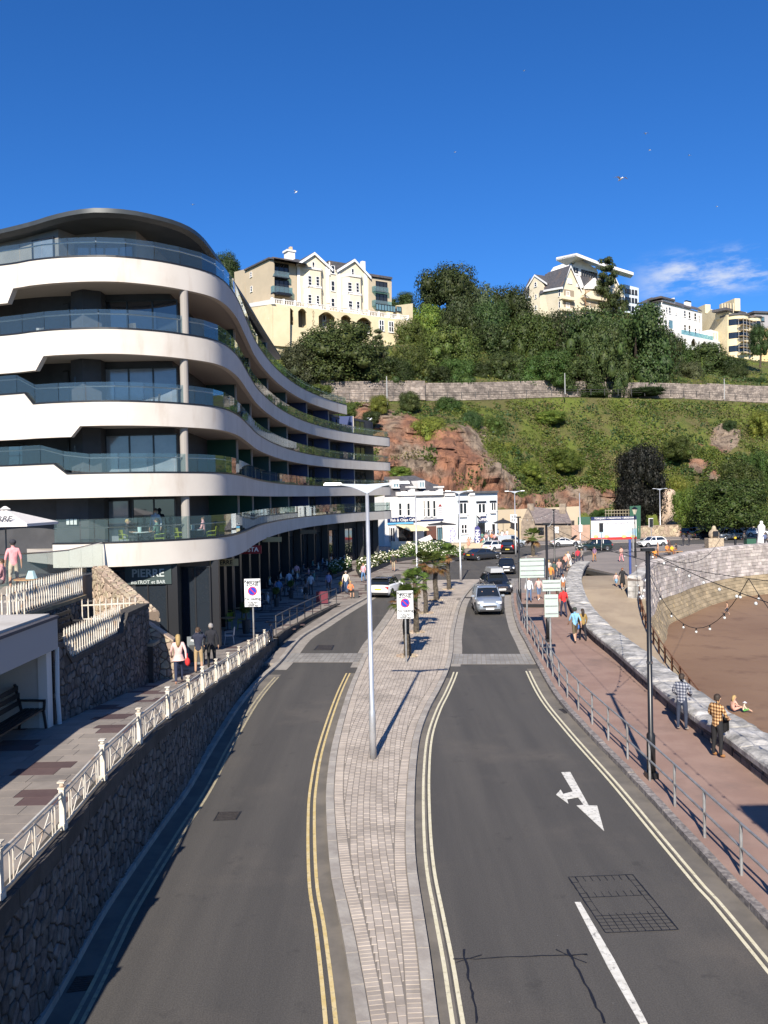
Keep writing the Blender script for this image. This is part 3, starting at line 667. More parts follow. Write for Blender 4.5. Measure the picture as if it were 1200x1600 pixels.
for r in rows:
    for j, p in enumerate(r):
        x, y = PX(p); m_ = 0
        for cx, cy, rx, ry in ROCKS: m_ = max(m_, 1.35 - hypot((x - cx) / rx, (y - cy) / ry))
        m_ = min(1, max(0, m_ + .35 * noise.noise(V((p.x * .12, p.y * .12, p.z * .14)))))
        q = V(p)
        if 0 < j < 92:
            f = min(1, j / 6, (92 - j) / 5); rg = noise.ridged_multi_fractal(V((p.x * .055, p.z * .04, p.y * .03)), .8, 2.2, 5, .9, 1.9) - 1.1
            st = noise.cell(V((p.x * .22, p.y * .1, p.z * .30))) + noise.cell(V((p.x * .5 + 9, p.y * .2, p.z * .6)))*.5
            vf = noise.voronoi(V((p.x * .17, p.y * .1, p.z * .22)))[0]; vg = noise.voronoi(V((p.x * .5, p.y * .3, p.z * .42)))[0]
            q.y += -f * m_ * (rg * 2.2 + st * .7 + (vf[1] - vf[0]) * 2.6 + (vg[1] - vg[0]) * 1.2) - f * (1 - m_) * 1.6 * noise.fractal(V((p.x * .12, p.y * .1, p.z * .12)), .8, 2.1, 4); q.z += f * (.7 * noise.noise(V((p.x * .2, 5, p.z * .2))))
        VT.append(q); rock.append(m_)
me = bpy.data.meshes.new('hillside'); me.from_pydata([tuple(p) for p in VT], [], [(i * nv + j, (i + 1) * nv + j, (i + 1) * nv + j + 1, i * nv + j + 1) for i in range(nu - 1) for j in range(nv - 1)])
at_ = me.attributes.new('rock', 'FLOAT', 'POINT'); at_.data.foreach_set('value', rock)
hm = bpy.data.materials.new('hillside_ground'); hm.use_nodes = True; nt = hm.node_tree; bs = nt.nodes['Principled BSDF']; bs.inputs['Roughness'].default_value = .95; bs.inputs['Specular IOR Level'].default_value = .2
ge = N(nt, 'ShaderNodeNewGeometry'); at2 = N(nt, 'ShaderNodeAttribute', attribute_name='rock')
def nn_(sc, det=6, stretch=(1, 1, 1), ro=.6):
    mp_ = N(nt, 'ShaderNodeMapping'); mp_.inputs['Scale'].default_value = stretch; L(nt, ge.outputs['Position'], mp_.inputs[0]); n = N(nt, 'ShaderNodeTexNoise'); n.inputs['Scale'].default_value = sc; n.inputs['Detail'].default_value = det; n.inputs['Roughness'].default_value = ro; L(nt, mp_.outputs[0], n.inputs[0]); return n.outputs[0]
def mixc(f, a, b):
    x = N(nt, 'ShaderNodeMix', data_type='RGBA'); L(nt, f, x.inputs[0])
    for i, c in ((6, a), (7, b)):
        if isinstance(c, tuple): x.inputs[i].default_value = c + (1,)
        else: L(nt, c, x.inputs[i])
    return x.outputs[2]
sx = N(nt, 'ShaderNodeSeparateXYZ'); L(nt, ge.outputs['Position'], sx.inputs[0])
red = mixc(rng(nt, nn_(.35, 8, (1, 1, 1.6)), .4, .62, 0, 1), (.36, .175, .105), (.20, .10, .068))
tan_ = mixc(rng(nt, nn_(.5, 8), .4, .65, 0, 1), (.33, .255, .19), (.17, .13, .10))
rockc = mixc(rng(nt, nn_(.06, 3), .42, .56, 0, 1), red, tan_)
rockc = mixc(rng(nt, nn_(.7, 9, (1, 1, .4), .8), .52, .62, 0, .8), rockc, (.065, .045, .035))
grass = mixc(rng(nt, nn_(.12, 6), .4, .6, 0, 1), (.135, .165, .032), (.125, .115, .045)); grass = mixc(rng(nt, nn_(.5, 8), .5, .7, 0, .7), grass, (.07, .10, .022))
fac = rng(nt, mul(nt, at2.outputs['Fac'], mul(nt, nn_(.4, 7), 1.1, 'MULTIPLY'), 'ADD'), .82, .98, 0, 1)
L(nt, mixc(fac, grass, rockc), bs.inputs['Base Color'])
bp = N(nt, 'ShaderNodeBump'); bp.inputs['Strength'].default_value = 1.; bp.inputs['Distance'].default_value = .9; L(nt, nn_(.9, 11, (1, 1, .6), .8), bp.inputs['Height']); L(nt, bp.outputs[0], bs.inputs['Normal'])
me.materials.append(hm); me.polygons.foreach_set('use_smooth', [rock[p.vertices[0]] < .45 for p in me.polygons]); hill = put('hillside', me, kind='structure')
# ------------------------------------------------------------------ foliage
def leaf_mesh(name, C, Nn, sz, mt, aspect=.6, rg=None, extra=None):
    """one small quad per centre; C, Nn: (n,3) arrays, sz: (n,)"""
    rg = rg or nr; n = len(C); Nn = Nn / np.maximum(1e-6, np.linalg.norm(Nn, axis=1))[:, None]; a = rg.normal(size=(n, 3)); u = np.cross(Nn, a); u /= np.linalg.norm(u, axis=1)[:, None]; v = np.cross(Nn, u)
    s = (sz / 2)[:, None]; co = np.stack([C - u * s - v * s * aspect * .6, C + u * s * .2 - v * s * aspect, C + u * s + v * s * aspect * .3, C - u * s * .3 + v * s * aspect], 1).reshape(-1, 3)
    me = bpy.data.meshes.new(name); nx = 0; fe = []
    if extra: nx = len(extra.v); co = np.concatenate([co, np.array(extra.v)]); fe = extra.f
    me.vertices.add(len(co)); me.vertices.foreach_set('co', co.astype(np.float32).ravel())
    li = np.concatenate([np.arange(4 * n)] + [np.array(f) + 4 * n for f in fe]).astype(np.int32); ls = np.concatenate([np.arange(n) * 4, 4 * n + np.cumsum([0] + [len(f) for f in fe[:-1]])]) if fe else np.arange(n) * 4
    me.loops.add(len(li)); me.loops.foreach_set('vertex_index', li); me.polygons.add(n + len(fe)); me.polygons.foreach_set('loop_start', ls.astype(np.int32)); me.materials.append(mt); me.update(calc_edges=True); return me
def leafm(name, c, c2, vary=.4, hue=.02, rough=.55):
    m = mat(name, c, c2, scale=.9, rough=rough, vary=vary, hue=hue, spec=.25, ovar=.34); nt = m.node_tree; b = nt.nodes['Principled BSDF']; out = nt.nodes['Material Output']
    tr = N(nt, 'ShaderNodeBsdfTranslucent'); src = b.inputs['Base Color'].links[0].from_socket; g_ = N(nt, 'ShaderNodeGamma'); g_.inputs[1].default_value = .85; L(nt, src, g_.inputs[0]); L(nt, g_.outputs[0], tr.inputs[0]); ms = N(nt, 'ShaderNodeMixShader'); ms.inputs[0].default_value = .25; L(nt, b.outputs[0], ms.inputs[1]); L(nt, tr.outputs[0], ms.inputs[2]); L(nt, ms.outputs[0], out.inputs[0]); return m
LF = dict(dark=leafm('leaves_dark', (.030, .050, .016), (.050, .075, .020)), mid=leafm('leaves_mid', (.050, .085, .018), (.085, .12, .028)), bright=leafm('leaves_bright', (.15, .175, .03), (.085, .12, .02)), olive=leafm('leaves_olive', (.085, .10, .045), (.055, .07, .03)), copper=leafm('leaves_copper', (.009, .0105, .0075), (.015, .0135, .009), vary=.5), brown=leafm('scrub_brown', (.13, .10, .045), (.09, .08, .035)))
bark = mat('bark', (.09, .065, .045), (.05, .038, .028), scale=4, rough=.95, bump=.8, stretch=(1, 1, .3))
def crown(kind, seed, n=3000):
    """unit crown: radius about 1, z from -1 to 1"""
    g_ = np.random.default_rng(seed); C = []; Nn = []; ex = MB()
    if kind == 'round': lob = [(g_.uniform(-1, 1, 3), g_.uniform(.24, .46)) for _ in range(46)]
    elif kind == 'broad': lob = [(g_.uniform(-1, 1, 3), g_.uniform(.22, .40)) for _ in range(60)]
    elif kind == 'cone': lob = [(np.array([g_.normal() * .25 * (1 - t), g_.normal() * .25 * (1 - t), -.9 + 1.8 * t]), .5 * (1 - t) + .1) for t in np.linspace(0, 1, 14)]
    else:
        lob = []
        for t in np.linspace(0, 1, 11):
            for k in range(7): a = g_.uniform(0, 6.28); r = (1 - t * .75) * g_.uniform(.25, .95) * (.8 if t < .15 else 1); lob.append((np.array([r * cos(a), r * sin(a), -.85 + 1.75 * t + r * .12]), .2 - .08 * t))
    L2 = []
    for c, r in lob:
        if kind in ('round', 'broad'):
            d = np.linalg.norm(c); c = c / max(d, 1e-6) * (d ** .45) * (1 - r * .8) * (.95 if d < 1.2 else .9)
            if kind == 'broad' and c[2] < -.35: c[2] = -.35 + g_.uniform(-.12, .05)
        L2.append((c, r))
    tot = sum(r * r for c, r in L2)
    for c, r in L2:
        k = max(8, int(n * r * r / tot)); d = g_.normal(size=(k, 3)); d /= np.linalg.norm(d, axis=1)[:, None]; d[:, 2] = np.where(d[:, 2] < -.5, -d[:, 2], d[:, 2]); fl = .55 if kind == 'cedar' else 1
        rad = r * g_.uniform(.72, 1.1, k); C.append(c + d * rad[:, None] * np.array([1.25 if fl < 1 else 1, 1.25 if fl < 1 else 1, fl])); Nn.append(d + g_.normal(size=(k, 3)) * .33)
        if kind != 'cedar': ex.ball(tuple(c), r * .5, 6, 4)
        else: ex.ball(tuple(c), r * .5, 5, 3)
    C = np.concatenate(C); Nn = np.concatenate(Nn)
    return C, Nn, ex
CR = {}
def crown_mesh(kind, var, leaf):
    k = (kind, var, leaf)
    if k not in CR:
        C, Nn, ex = crown(kind, 100 + var * 7 + len(kind), {'round': 15000, 'broad': 21000, 'cone': 2600, 'cedar': 11000}[kind]); g_ = np.random.default_rng(var)
        CR[k] = leaf_mesh('crown', C, Nn, g_.uniform(.026, .062, len(C)), LF[leaf], .75, g_, ex)
    return CR[k]
def tree(px, top, bot, wpx, Y, leaf, label, kind='round', var=0, name='tree', cat='tree', group=None, base=None, flat=1.):
    """crown spans the given picture box at distance Y; the trunk reaches down to the ground below it"""
    c = D(px, (top + bot) / 2, Y); rx = 1.2 * wpx / 2 * Y / FPX; rz_ = 1.3 * (bot - top) / 2 * Y / FPX; ht_ = (bot - top) / 2 * Y / FPX; c.z += ht_ - .93 * rz_; zg = base if base is not None else c.z - rz_ * 1.25
    r = empty(name, label, cat, (c.x, c.y, zg), group); cr_ = put('crown', crown_mesh(kind, var, leaf), r, (c.x, c.y, c.z), rz=px * .7, scale=(rx, rx * flat, rz_))
    k = MB(); tr = max(.12, rx * .07); topz = c.z + rz_ * .3
    k.tube([(c.x, c.y, zg - .5), (c.x + .1 * rx, c.y, zg + (c.z - zg) * .5), (c.x, c.y, topz)], [tr * 1.3, tr, tr * .4], 7)
    for i in range(5): a = i * 1.3 + px; k.tube([(c.x, c.y, zg + (c.z - zg) * (.45 + .1 * i)), (c.x + cos(a) * rx * .5, c.y + sin(a) * rx * .5, c.z + rz_ * .1 * i - rz_ * .1)], [tr * .5, tr * .15], 5)
    k.build('trunk', bark, r); return r
def bush(px, top, bot, wpx, Y, leaf, label, var=0, kind='round', group=None, name='bush', cat='bush'):
    c = D(px, (top + bot) / 2, Y); rx = wpx / 2 * Y / FPX; rz_ = (bot - top) / 2 * Y / FPX
    o = put(name, crown_mesh(kind, var, leaf), None, (c.x, c.y, c.z - rz_ * .1), rz=px * 1.3, scale=(rx, rx * .8, rz_ * 1.1)); tag(o, label, cat, group); return o
GH = 'trees of the wooded slope'
for a in [
 (536, 508, 602, 132, 181, 'dark', 'broad dark evergreen directly below the arcades of the cream hillside hotel', 'broad', 0),
 (472, 535, 602, 72, 178, 'olive', 'grey green tree rising just behind the curved apartment roof edge'),
 (592, 518, 600, 46, 184, 'olive', 'thin open pine at the end of the arcaded hotel terrace', 'cedar', 1),
 (697, 414, 520, 96, 238, 'dark', 'tallest dark rounded tree breaking the skyline beside the arcaded hotel', 'round', 1),
 (741, 448, 560, 84, 233, 'olive', 'brownish green tree leaning next to the tallest skyline tree', 'round', 2),
 (792, 448, 545, 76, 234, 'dark', 'rounded dark tree on the skyline close to the gabled cream house'),
 (668, 478, 562, 70, 228, 'bright', 'light green tree at the foot of the tallest skyline tree', 'round', 1),
 (702, 512, 600, 86, 198, 'mid', 'mid green tree in the middle of the wood above the road wall', 'round', 2),
 (764, 506, 602, 96, 214, 'dark', 'dense dark tree in the heart of the wooded slope', 'broad', 1),
 (826, 492, 600, 92, 216, 'mid', 'green tree standing below the white gable ends of the cream house', 'round', 0),
 (874, 488, 598, 78, 218, 'olive', 'olive tinted tree under the balconies of the cream gabled house', 'round', 1),
 (917, 484, 606, 92, 212, 'dark', 'dark tree pressed against the biggest round tree of the wood', 'round', 2),
 (992, 478, 616, 118, 206, 'dark', 'biggest dark round tree hanging over the stone terrace wall', 'broad', 2),
 (948, 500, 618, 70, 196, 'dark', 'dark lower tree tucked in front of the biggest round tree', 'round', 0),
 (1050, 530, 592, 56, 222, 'mid', 'small green tree below the white villa', 'round', 2),
 (1100, 540, 602, 96, 224, 'dark', 'wide rounded dark tree below the white villa arches', 'broad', 0),
 (1187, 505, 552, 30, 232, 'dark', 'dark tree at the edge of the yellow block', 'round', 1),
 (716, 560, 613, 60, 190, 'mid', 'small tree leaning over the terrace wall on a dark trunk', 'broad', 2),
 (644, 540, 606, 66, 188, 'mid', 'green tree close to the stepped stone walls', 'round', 0),
 (790, 548, 612, 66, 196, 'dark', 'dark bushy tree on the lower edge of the wood', 'round', 1),
 (858, 548, 610, 74, 196, 'mid', 'broad green tree along the top of the pale terrace wall', 'broad', 1),
 (632, 458, 490, 42, 262, 'dark', 'distant dark trees behind the arcaded hotel', 'round', 2),
 (352, 395, 470, 44, 230, 'dark', 'dark tree top showing behind the curved roof', 'round', 0),
 (612, 560, 606, 60, 183, 'dark', 'dark tree at the corner of the stepped stone walls', 'round', 2),
 (680, 572, 612, 56, 188, 'dark', 'low dark tree over the terrace wall near the small trunked tree', 'round', 1),
 (738, 566, 614, 64, 196, 'dark', 'dark low tree above the fenced path, west of the wood centre', 'broad', 0),
 (820, 560, 614, 60, 196, 'mid', 'rounded low tree above the fenced path at the wood centre', 'round', 0),
 (900, 560, 618, 70, 196, 'dark', 'dark low tree above the graffiti stretch of the terrace wall', 'broad', 2),
 (640, 500, 570, 56, 203, 'mid', 'green tree between the arcaded hotel end and the tall skyline tree', 'round', 2),
 (720, 480, 570, 70, 216, 'dark', 'dark tree directly under the tallest skyline tree', 'broad', 1),
 (770, 470, 560, 70, 226, 'dark', 'dark tree behind the heart of the wood', 'round', 0),
 (850, 490, 580, 66, 224, 'dark', 'dark tree below the spiral fire escape side of the house', 'round', 2),
 (1035, 510, 600, 60, 214, 'dark', 'dark tree closing the wood beside the white villa', 'round', 1),
 (1070, 566, 606, 50, 212, 'olive', 'olive garden tree behind the slim cypress', 'round', 0),
 (1140, 556, 600, 50, 222, 'dark', 'dark garden tree under the scaffolding', 'broad', 1),
]:
    px, top, bot, wp_, Y, lf, lb = a[:7]; tree(px, top, bot, wp_, Y, lf, lb, a[7] if len(a) > 7 else 'round', a[8] if len(a) > 8 else int(px) % 3, group=GH)
tree(950, 408, 512, 66, 255, 'dark', 'tall dark cedar between the gabled house and the white block', 'cedar', 0, 'cedar_tree')
tree(1097, 559, 602, 17, 215, 'bright', 'slim bright green cypress in the garden under the white villa', 'cone', 0, 'cypress_tree')
tree(1001, 692, 808, 72, 148, 'copper', 'tall copper beech with almost black leaves at the foot of the cliff', 'broad', 1, 'copper_beech', base=-.1)
tree(985, 752, 820, 48, 146, 'copper', 'lower black leaved tree merging with the copper beech', 'round', 2, 'copper_beech', base=-.1)
tree(1146, 748, 828, 112, 128, 'mid', 'wide spreading green tree shading the parked cars by the quay', 'broad', 2, 'plane_tree', base=.1)
tree(1150, 722, 800, 74, 134, 'mid', 'upper green tree crown rising behind the spreading tree', 'broad', 0, 'plane_tree', base=.1)
tree(1072, 762, 826, 44, 140, 'bright', 'light green tree between the copper beech and the spreading tree', 'round', 1, 'tree', base=.1)
GB = 'bushes on the cliff and slope'
BL = [(660, 566, 600, 50, 188, 'dark', 'dark hedge clump between the stepped walls and the wood'), (632, 572, 598, 44, 184, 'mid', 'green hedge clump above the upper stepped wall'), (690, 545, 590, 56, 198, 'dark', 'dark shrub mass at the western edge of the wood'), (560, 655, 676, 40, 156, 'olive', 'grey green scrub beside the top balcony end'), (690, 606, 616, 44, 188, 'dark', 'ivy spilling over the terrace wall below the low dark tree'), (930, 604, 622, 60, 194, 'dark', 'dark ivy hanging on the terrace wall under the biggest tree'), (1010, 604, 620, 70, 194, 'dark', 'second dark ivy curtain on the terrace wall'), (860, 640, 664, 60, 180, 'bright', 'bright green patch of bramble on the upper grass slope'), (880, 700, 740, 70, 170, 'bright', 'green bramble above the low cliff'), (830, 720, 760, 60, 165, 'bright', 'pale green bush low on the slope'), (750, 740, 765, 30, 156, 'dark', 'dark bush rooted on the red rock'), (1060, 680, 720, 60, 172, 'mid', 'green scrub to the east of the copper beech top'), (594, 616, 650, 40, 166, 'bright', 'bright green bush below the stepped stone walls'), (580, 640, 668, 36, 158, 'dark', 'dark bush on the rocks under the bright green bush'), (545, 628, 655, 40, 160, 'mid', 'green bush just beyond the apartment roof end'), (626, 728, 748, 44, 150, 'bright', 'yellow green bush above the white cafe roof'), (670, 650, 706, 74, 161, 'bright', 'large bright green ivy mass over the red rock face'), (700, 618, 660, 60, 174, 'mid', 'green scrub mass below the terrace railing'), (735, 640, 690, 44, 168, 'dark', 'dark bush at the top of the red rock pinnacle'), (640, 610, 645, 40, 170, 'dark', 'dark scrub under the far end of the terrace path'), (790, 690, 740, 50, 168, 'bright', 'pale green bush beside the red rock face'), (770, 650, 690, 56, 172, 'mid', 'round green scrub on the slope'), (1140, 655, 680, 26, 184, 'dark', 'dark green bush over the small pale rock outcrop'), (1175, 590, 612, 66, 214, 'dark', 'long dark hedge under the yellow block'), (1150, 572, 600, 44, 218, 'dark', 'clipped dark hedge beside the slim cypress'), (1060, 592, 612, 40, 206, 'mid', 'garden shrub on the terrace wall beside the biggest tree'), (1118, 596, 612, 30, 206, 'olive', 'grey green garden shrub near the cypress'), (1185, 640, 690, 50, 182, 'bright', 'bright scrub at the edge of the slope'), (1060, 740, 800, 46, 156, 'bright', 'bright ivy covered bank behind the copper beech'), (940, 795, 815, 40, 150, 'mid', 'bushes over the advertising board'), (960, 800, 812, 30, 149, 'mid', 'small bush behind the trellis beside the board'), (1188, 700, 770, 60, 160, 'mid', 'green thicket above the parked cars'), (610, 600, 618, 30, 190, 'mid', 'low shrub on the stepped stone wall'), (500, 600, 618, 50, 166, 'mid', 'green bush behind the top glass balustrade'), (870, 800, 815, 26, 156, 'olive', 'scrub at the foot of the low cliff')]
for i, a in enumerate(BL): bush(*a, var=i % 3, group=GB)
# low scrub, bramble and ivy over the slope: nobody could count it
fa = np.array([tuple(p) for p in VT]).reshape(nu, nv, 3); rk = np.array(rock).reshape(nu, nv)
def scatter(n, leaf, seed, jmin, jmax, smin, smax, dens, xlo=500, xhi=1230, name='slope_scrub', up=.5):
    g_ = np.random.default_rng(seed); i0 = min(range(nu), key=lambda i: abs(xs[i] - xlo)); i1 = min(range(nu), key=lambda i: abs(xs[i] - xhi)); i = g_.integers(i0, i1 - 1, n); j = g_.integers(jmin, jmax - 1, n); u = g_.random((n, 1)); v = g_.random((n, 1))
    p = (fa[i, j] * (1 - u) * (1 - v) + fa[i + 1, j] * u * (1 - v) + fa[i, j + 1] * (1 - u) * v + fa[i + 1, j + 1] * u * v); r = rk[i, j]
    nzv = np.array([noise.noise(V((a[0] * .13 + seed, a[1] * .09, a[2] * .13))) + .6 * noise.noise(V((a[0] * .5, a[1] * .4, a[2] * .5 + seed))) for a in p]); keep = (r < .42) & (nzv > dens) | ((r < .7) & (nzv > dens + .33)); p = p[keep]; k = len(p)
    hgt = g_.random(k) ** 1.5 * np.clip(nzv[keep] - dens, 0, 1) * 2.6 * up; p[:, 2] += hgt; p[:, 1] -= hgt * .6; Nn = g_.normal(size=(k, 3)) * .7 + np.array([0, -.6, .6])
    put(name, leaf_mesh(name, p, Nn, g_.uniform(smin, smax, k), LF[leaf], .7, g_), kind='stuff')
scatter(40000, 'mid', 1, 6, 92, .3, .6, .0); scatter(60000, 'bright', 2, 10, 92, .25, .5, .0, up=.7); scatter(16000, 'dark', 3, 4, 90, .35, .7, .3, up=1.2); scatter(22000, 'brown', 5, 6, 93, .25, .5, .02, up=.4); scatter(14000, 'dark', 8, 96, 116, .3, .7, -.1, up=1.2); scatter(6000, 'bright', 9, 96, 116, .3, .6, .1, up=1)
# terrace wall along the path half way up, with its fence
tw = crom([D(x, interp([(300, 632), (500, 630), (700, 628), (900, 622), (1040, 624), (1200, 631)], x) - 2, interp([(300, 172), (560, 172), (700, 180), (900, 190), (1200, 196)], x) + 4.2) for x in range(500, 1330, 40)], 1.6)
wallp = mat('terrace_wall_stone', (.30, .25, .215), (.15, .125, .11), scale=.7, rough=.95, bump=.8, bscale=3, vary=.22)
wr = empty('terrace_wall', 'long pale stone terrace wall running along the hillside path', 'wall', tw[0]); tw2 = tw
def twh(p): x, y = PX(p); return interp([(500, 4.4), (640, 3.6), (760, 3.9), (850, 3.7), (1000, 3.3), (1200, 3.9)], x)
b = MB(); b.grid([[(p.x, p.y, p.z - 1), (p.x, p.y, p.z + twh(p)), (p.x, p.y + .8, p.z + twh(p)), (p.x, p.y + .8, p.z - 1)] for p in tw2], True); b.build('wall_core', mat('terrace_mortar', (.20, .17, .15), rough=.95), wr, fix=True)
st = MB(); rw = random.Random(9)
Lt, att = path_map(tw2); z = 0; course = 0
while z < 4.5:
    s = rw.uniform(0, .6)
    while s < Lt:
        l = rw.uniform(.35, 1.0); p, t = att(s); h = twh(p)
        if z < h: st.box((p.x + l / 2, p.y - .02 + rw.uniform(-.06, .04), p.z + z + .18), (l - .06, .12, .31), rz=atan2(t.y, t.x))
        s += l
    z += .36
st.build('wall_stones', wallp, wr, kind='stuff')
fr = empty('path_railing', 'thin dark post and rail fence along the hillside path', 'fence', tw2[0] - V((0, 4.5, 0)))
fp = resample([p - V((0, 4.4, 0)) for p in tw2], 3.2); fmat = mat('dark_iron', (.035, .033, .032), rough=.6)
for p in fp: k = MB(); k.box((p.x, p.y, p.z + .6), (.12, .12, 1.5)); k.build('post', fmat, fr)
for h in (1.15, .65): k = MB(); k.tube([p + V((0, 0, h)) for p in fp], .04, 5); k.build('rail', fmat, fr)
# stepped stone walls at the cliff top close to the apartments
for i, (a, b_, h, lb) in enumerate((((528, 613, 173), (600, 604, 175), 3.2, 'lower grey stone wall stepped beside the hillside path'), ((590, 596, 179), (664, 592, 181), 3.4, 'upper grey stone wall below the hotel garden'))):
    A, Bp = D(*a), D(*b_); rubble_wall('stone_wall', lb, [A.lerp(Bp, k / 6) for k in range(7)], lambda p: A.z - 4, lambda p: A.z + .2, 1., .9, .55, wallp, mortar_w, None, 1, 60, 20 + i)
for i, (x, y0, y1, Y) in enumerate(((605, 588, 632, 172), (883, 583, 616, 186), (1132, 592, 624, 188))):
    p = D(x, y1, Y); k = MB(); k.tube([p, p + V((0, 0, (y1 - y0) * Y / FPX))], [.13, .09], 6); tag(k.build('path_lamp_post', mat('grey_pole', (.33, .33, .32), rough=.6)), ('plain grey post in front of the stepped stone walls', 'plain grey post against the pale terrace wall', 'plain grey post by the garden hedges on the hillside path')[i], 'post')
# ================================================================== curved apartment block
cream = mat('cream_render', (.61, .56, .50), (.55, .50, .44), scale=.35, rough=.75, dirt=(.38, .30, .23), dscale=.8, damt=.4, bump=.05, dstr=(1.6, 1.6, .35))
char_ = mat('charcoal_wall', (.042, .043, .048), (.055, .056, .062), scale=1.2, rough=.8)
soffit = mat('soffit', (.42, .38, .34), rough=.85)
frame_d = mat('dark_frame', (.012, .013, .016), rough=.4)
roof_m = mat('roof_metal', (.04, .045, .045), (.055, .06, .06), scale=1.0, rough=.4, metal=.2); colm = mat('column_grey', (.30, .275, .25), rough=.85)
steel = mat('brushed_steel', (.55, .56, .58), rough=.25, metal=1.)
def glassm(name, tint, refl=.10, alpha=.35):
    m = bpy.data.materials.new(name); m.use_nodes = True; nt = m.node_tree; nt.nodes.clear(); o = N(nt, 'ShaderNodeOutputMaterial'); t = N(nt, 'ShaderNodeBsdfTransparent'); t.inputs[0].default_value = tint + (1,)
    g = N(nt, 'ShaderNodeBsdfGlossy'); g.inputs['Roughness'].default_value = .02; g.inputs['Color'].default_value = (.9, .97, 1, 1); lw = N(nt, 'ShaderNodeLayerWeight'); lw.inputs[0].default_value = .5
    d = N(nt, 'ShaderNodeBsdfDiffuse'); d.inputs[0].default_value = (.25, .33, .34, 1); md = N(nt, 'ShaderNodeMixShader'); md.inputs[0].default_value = alpha; L(nt, t.outputs[0], md.inputs[1]); L(nt, d.outputs[0], md.inputs[2])
    mm = N(nt, 'ShaderNodeMixShader'); L(nt, rng(nt, mul(nt, lw.outputs['Facing'], 4., 'POWER'), 0, 1, refl, .8, False), mm.inputs[0]); L(nt, md.outputs[0], mm.inputs[1]); L(nt, g.outputs[0], mm.inputs[2]); L(nt, mm.outputs[0], o.inputs[0]); return m
bal_glass = glassm('balustrade_glass', (.84, .90, .90), .05, .05)
win_glass = mat('window_glass', (.02, .026, .034), rough=.04, spec=.9, metal=0., coat=.6)
blind_glass = mat('window_blind_glass', (.20, .22, .25), (.16, .18, .21), scale=1.5, rough=.12, spec=.8, coat=.5)
BP = crom([V((x, y, 0)) for x, y in ((-36, 44), (-24, 39), (-17.05, 37.2), (-15.2, 36.5), (-13.6, 36.15), (-11.6, 36.2), (-9.9, 37.0), (-8.7, 38.1), (-8.0, 39.1), (-7.68, 40.2), (-7.55, 41.7), (-7.6, 44.5), (-8.0, 49.9), (-8.45, 56.2), (-8.62, 63.6), (-8.46, 71.3), (-7.76, 79.7), (-6.6, 86.5), (-4.8, 93.6), (-2.3, 100), (.5, 105.6), (.95, 107.2), (.4, 108.6))], .4)
FP = crom([V((x, y, 0)) for x, y in ((-36, 47), (-24, 42), (-17, 39.3), (-13, 38.9), (-9.95, 38.9))], .5)[:-1] + crom([V((x, y, 0)) for x, y in ((-9.8, 39.0), (-9.85, 41.5), (-9.9, 44.5), (-10.2, 50), (-10.7, 56), (-10.85, 63.6), (-10.6, 72), (-9.9, 80.5), (-8.6, 87.5), (-6.6, 95), (-4.0, 101), (-1.8, 106), (-1.2, 108.4))], .5)
APT = empty('apartment_building', 'long curved apartment building with cream wave balconies and dark recessed walls', 'building', (-14, 60, 0))
TOPS = [6.0, 9.06, 12.2, 15.37, 18.5]; BOTS = [4.97, 8.02, 11.16, 14.29, 17.43]
def Xf(x, y): return D(x, y, 36.6).x
def stepf(X, a, b, h): return h if X <= b else (0 if X >= a else h * (a - X) / (a - b))
S_TOP = {2: (Xf(52, 630), Xf(35, 612), .52), 1: (Xf(110, 738), Xf(88, 722), .46)}
S_BOT = {4: (Xf(15, 455), Xf(4, 470), -.62), 3: (Xf(71, 557), Xf(57, 578), -.60), 2: (Xf(131, 665), Xf(117, 682), -.46)}
front = lambda p: p.y < 41 and p.x < -8
def zt(k, p): return TOPS[k] + (stepf(p.x, *S_TOP[k]) if k in S_TOP and front(p) else 0)
def zb(k, p): return BOTS[k] + (stepf(p.x, *S_BOT[k]) if k in S_BOT and front(p) else 0)
BPf = crom([V((x, y, 0)) for x, y in ((0, 0), (1, 1))], 1)
def sharpen(P_, Xs):
    out = []
    for a, b in zip(P_, P_[1:]):
        out.append(a)
        for X in sorted(Xs):
            if a.x < X < b.x and a.y < 41: t = (X - a.x) / (b.x - a.x); out.append(a.lerp(b, t))
    return out + [P_[-1]]
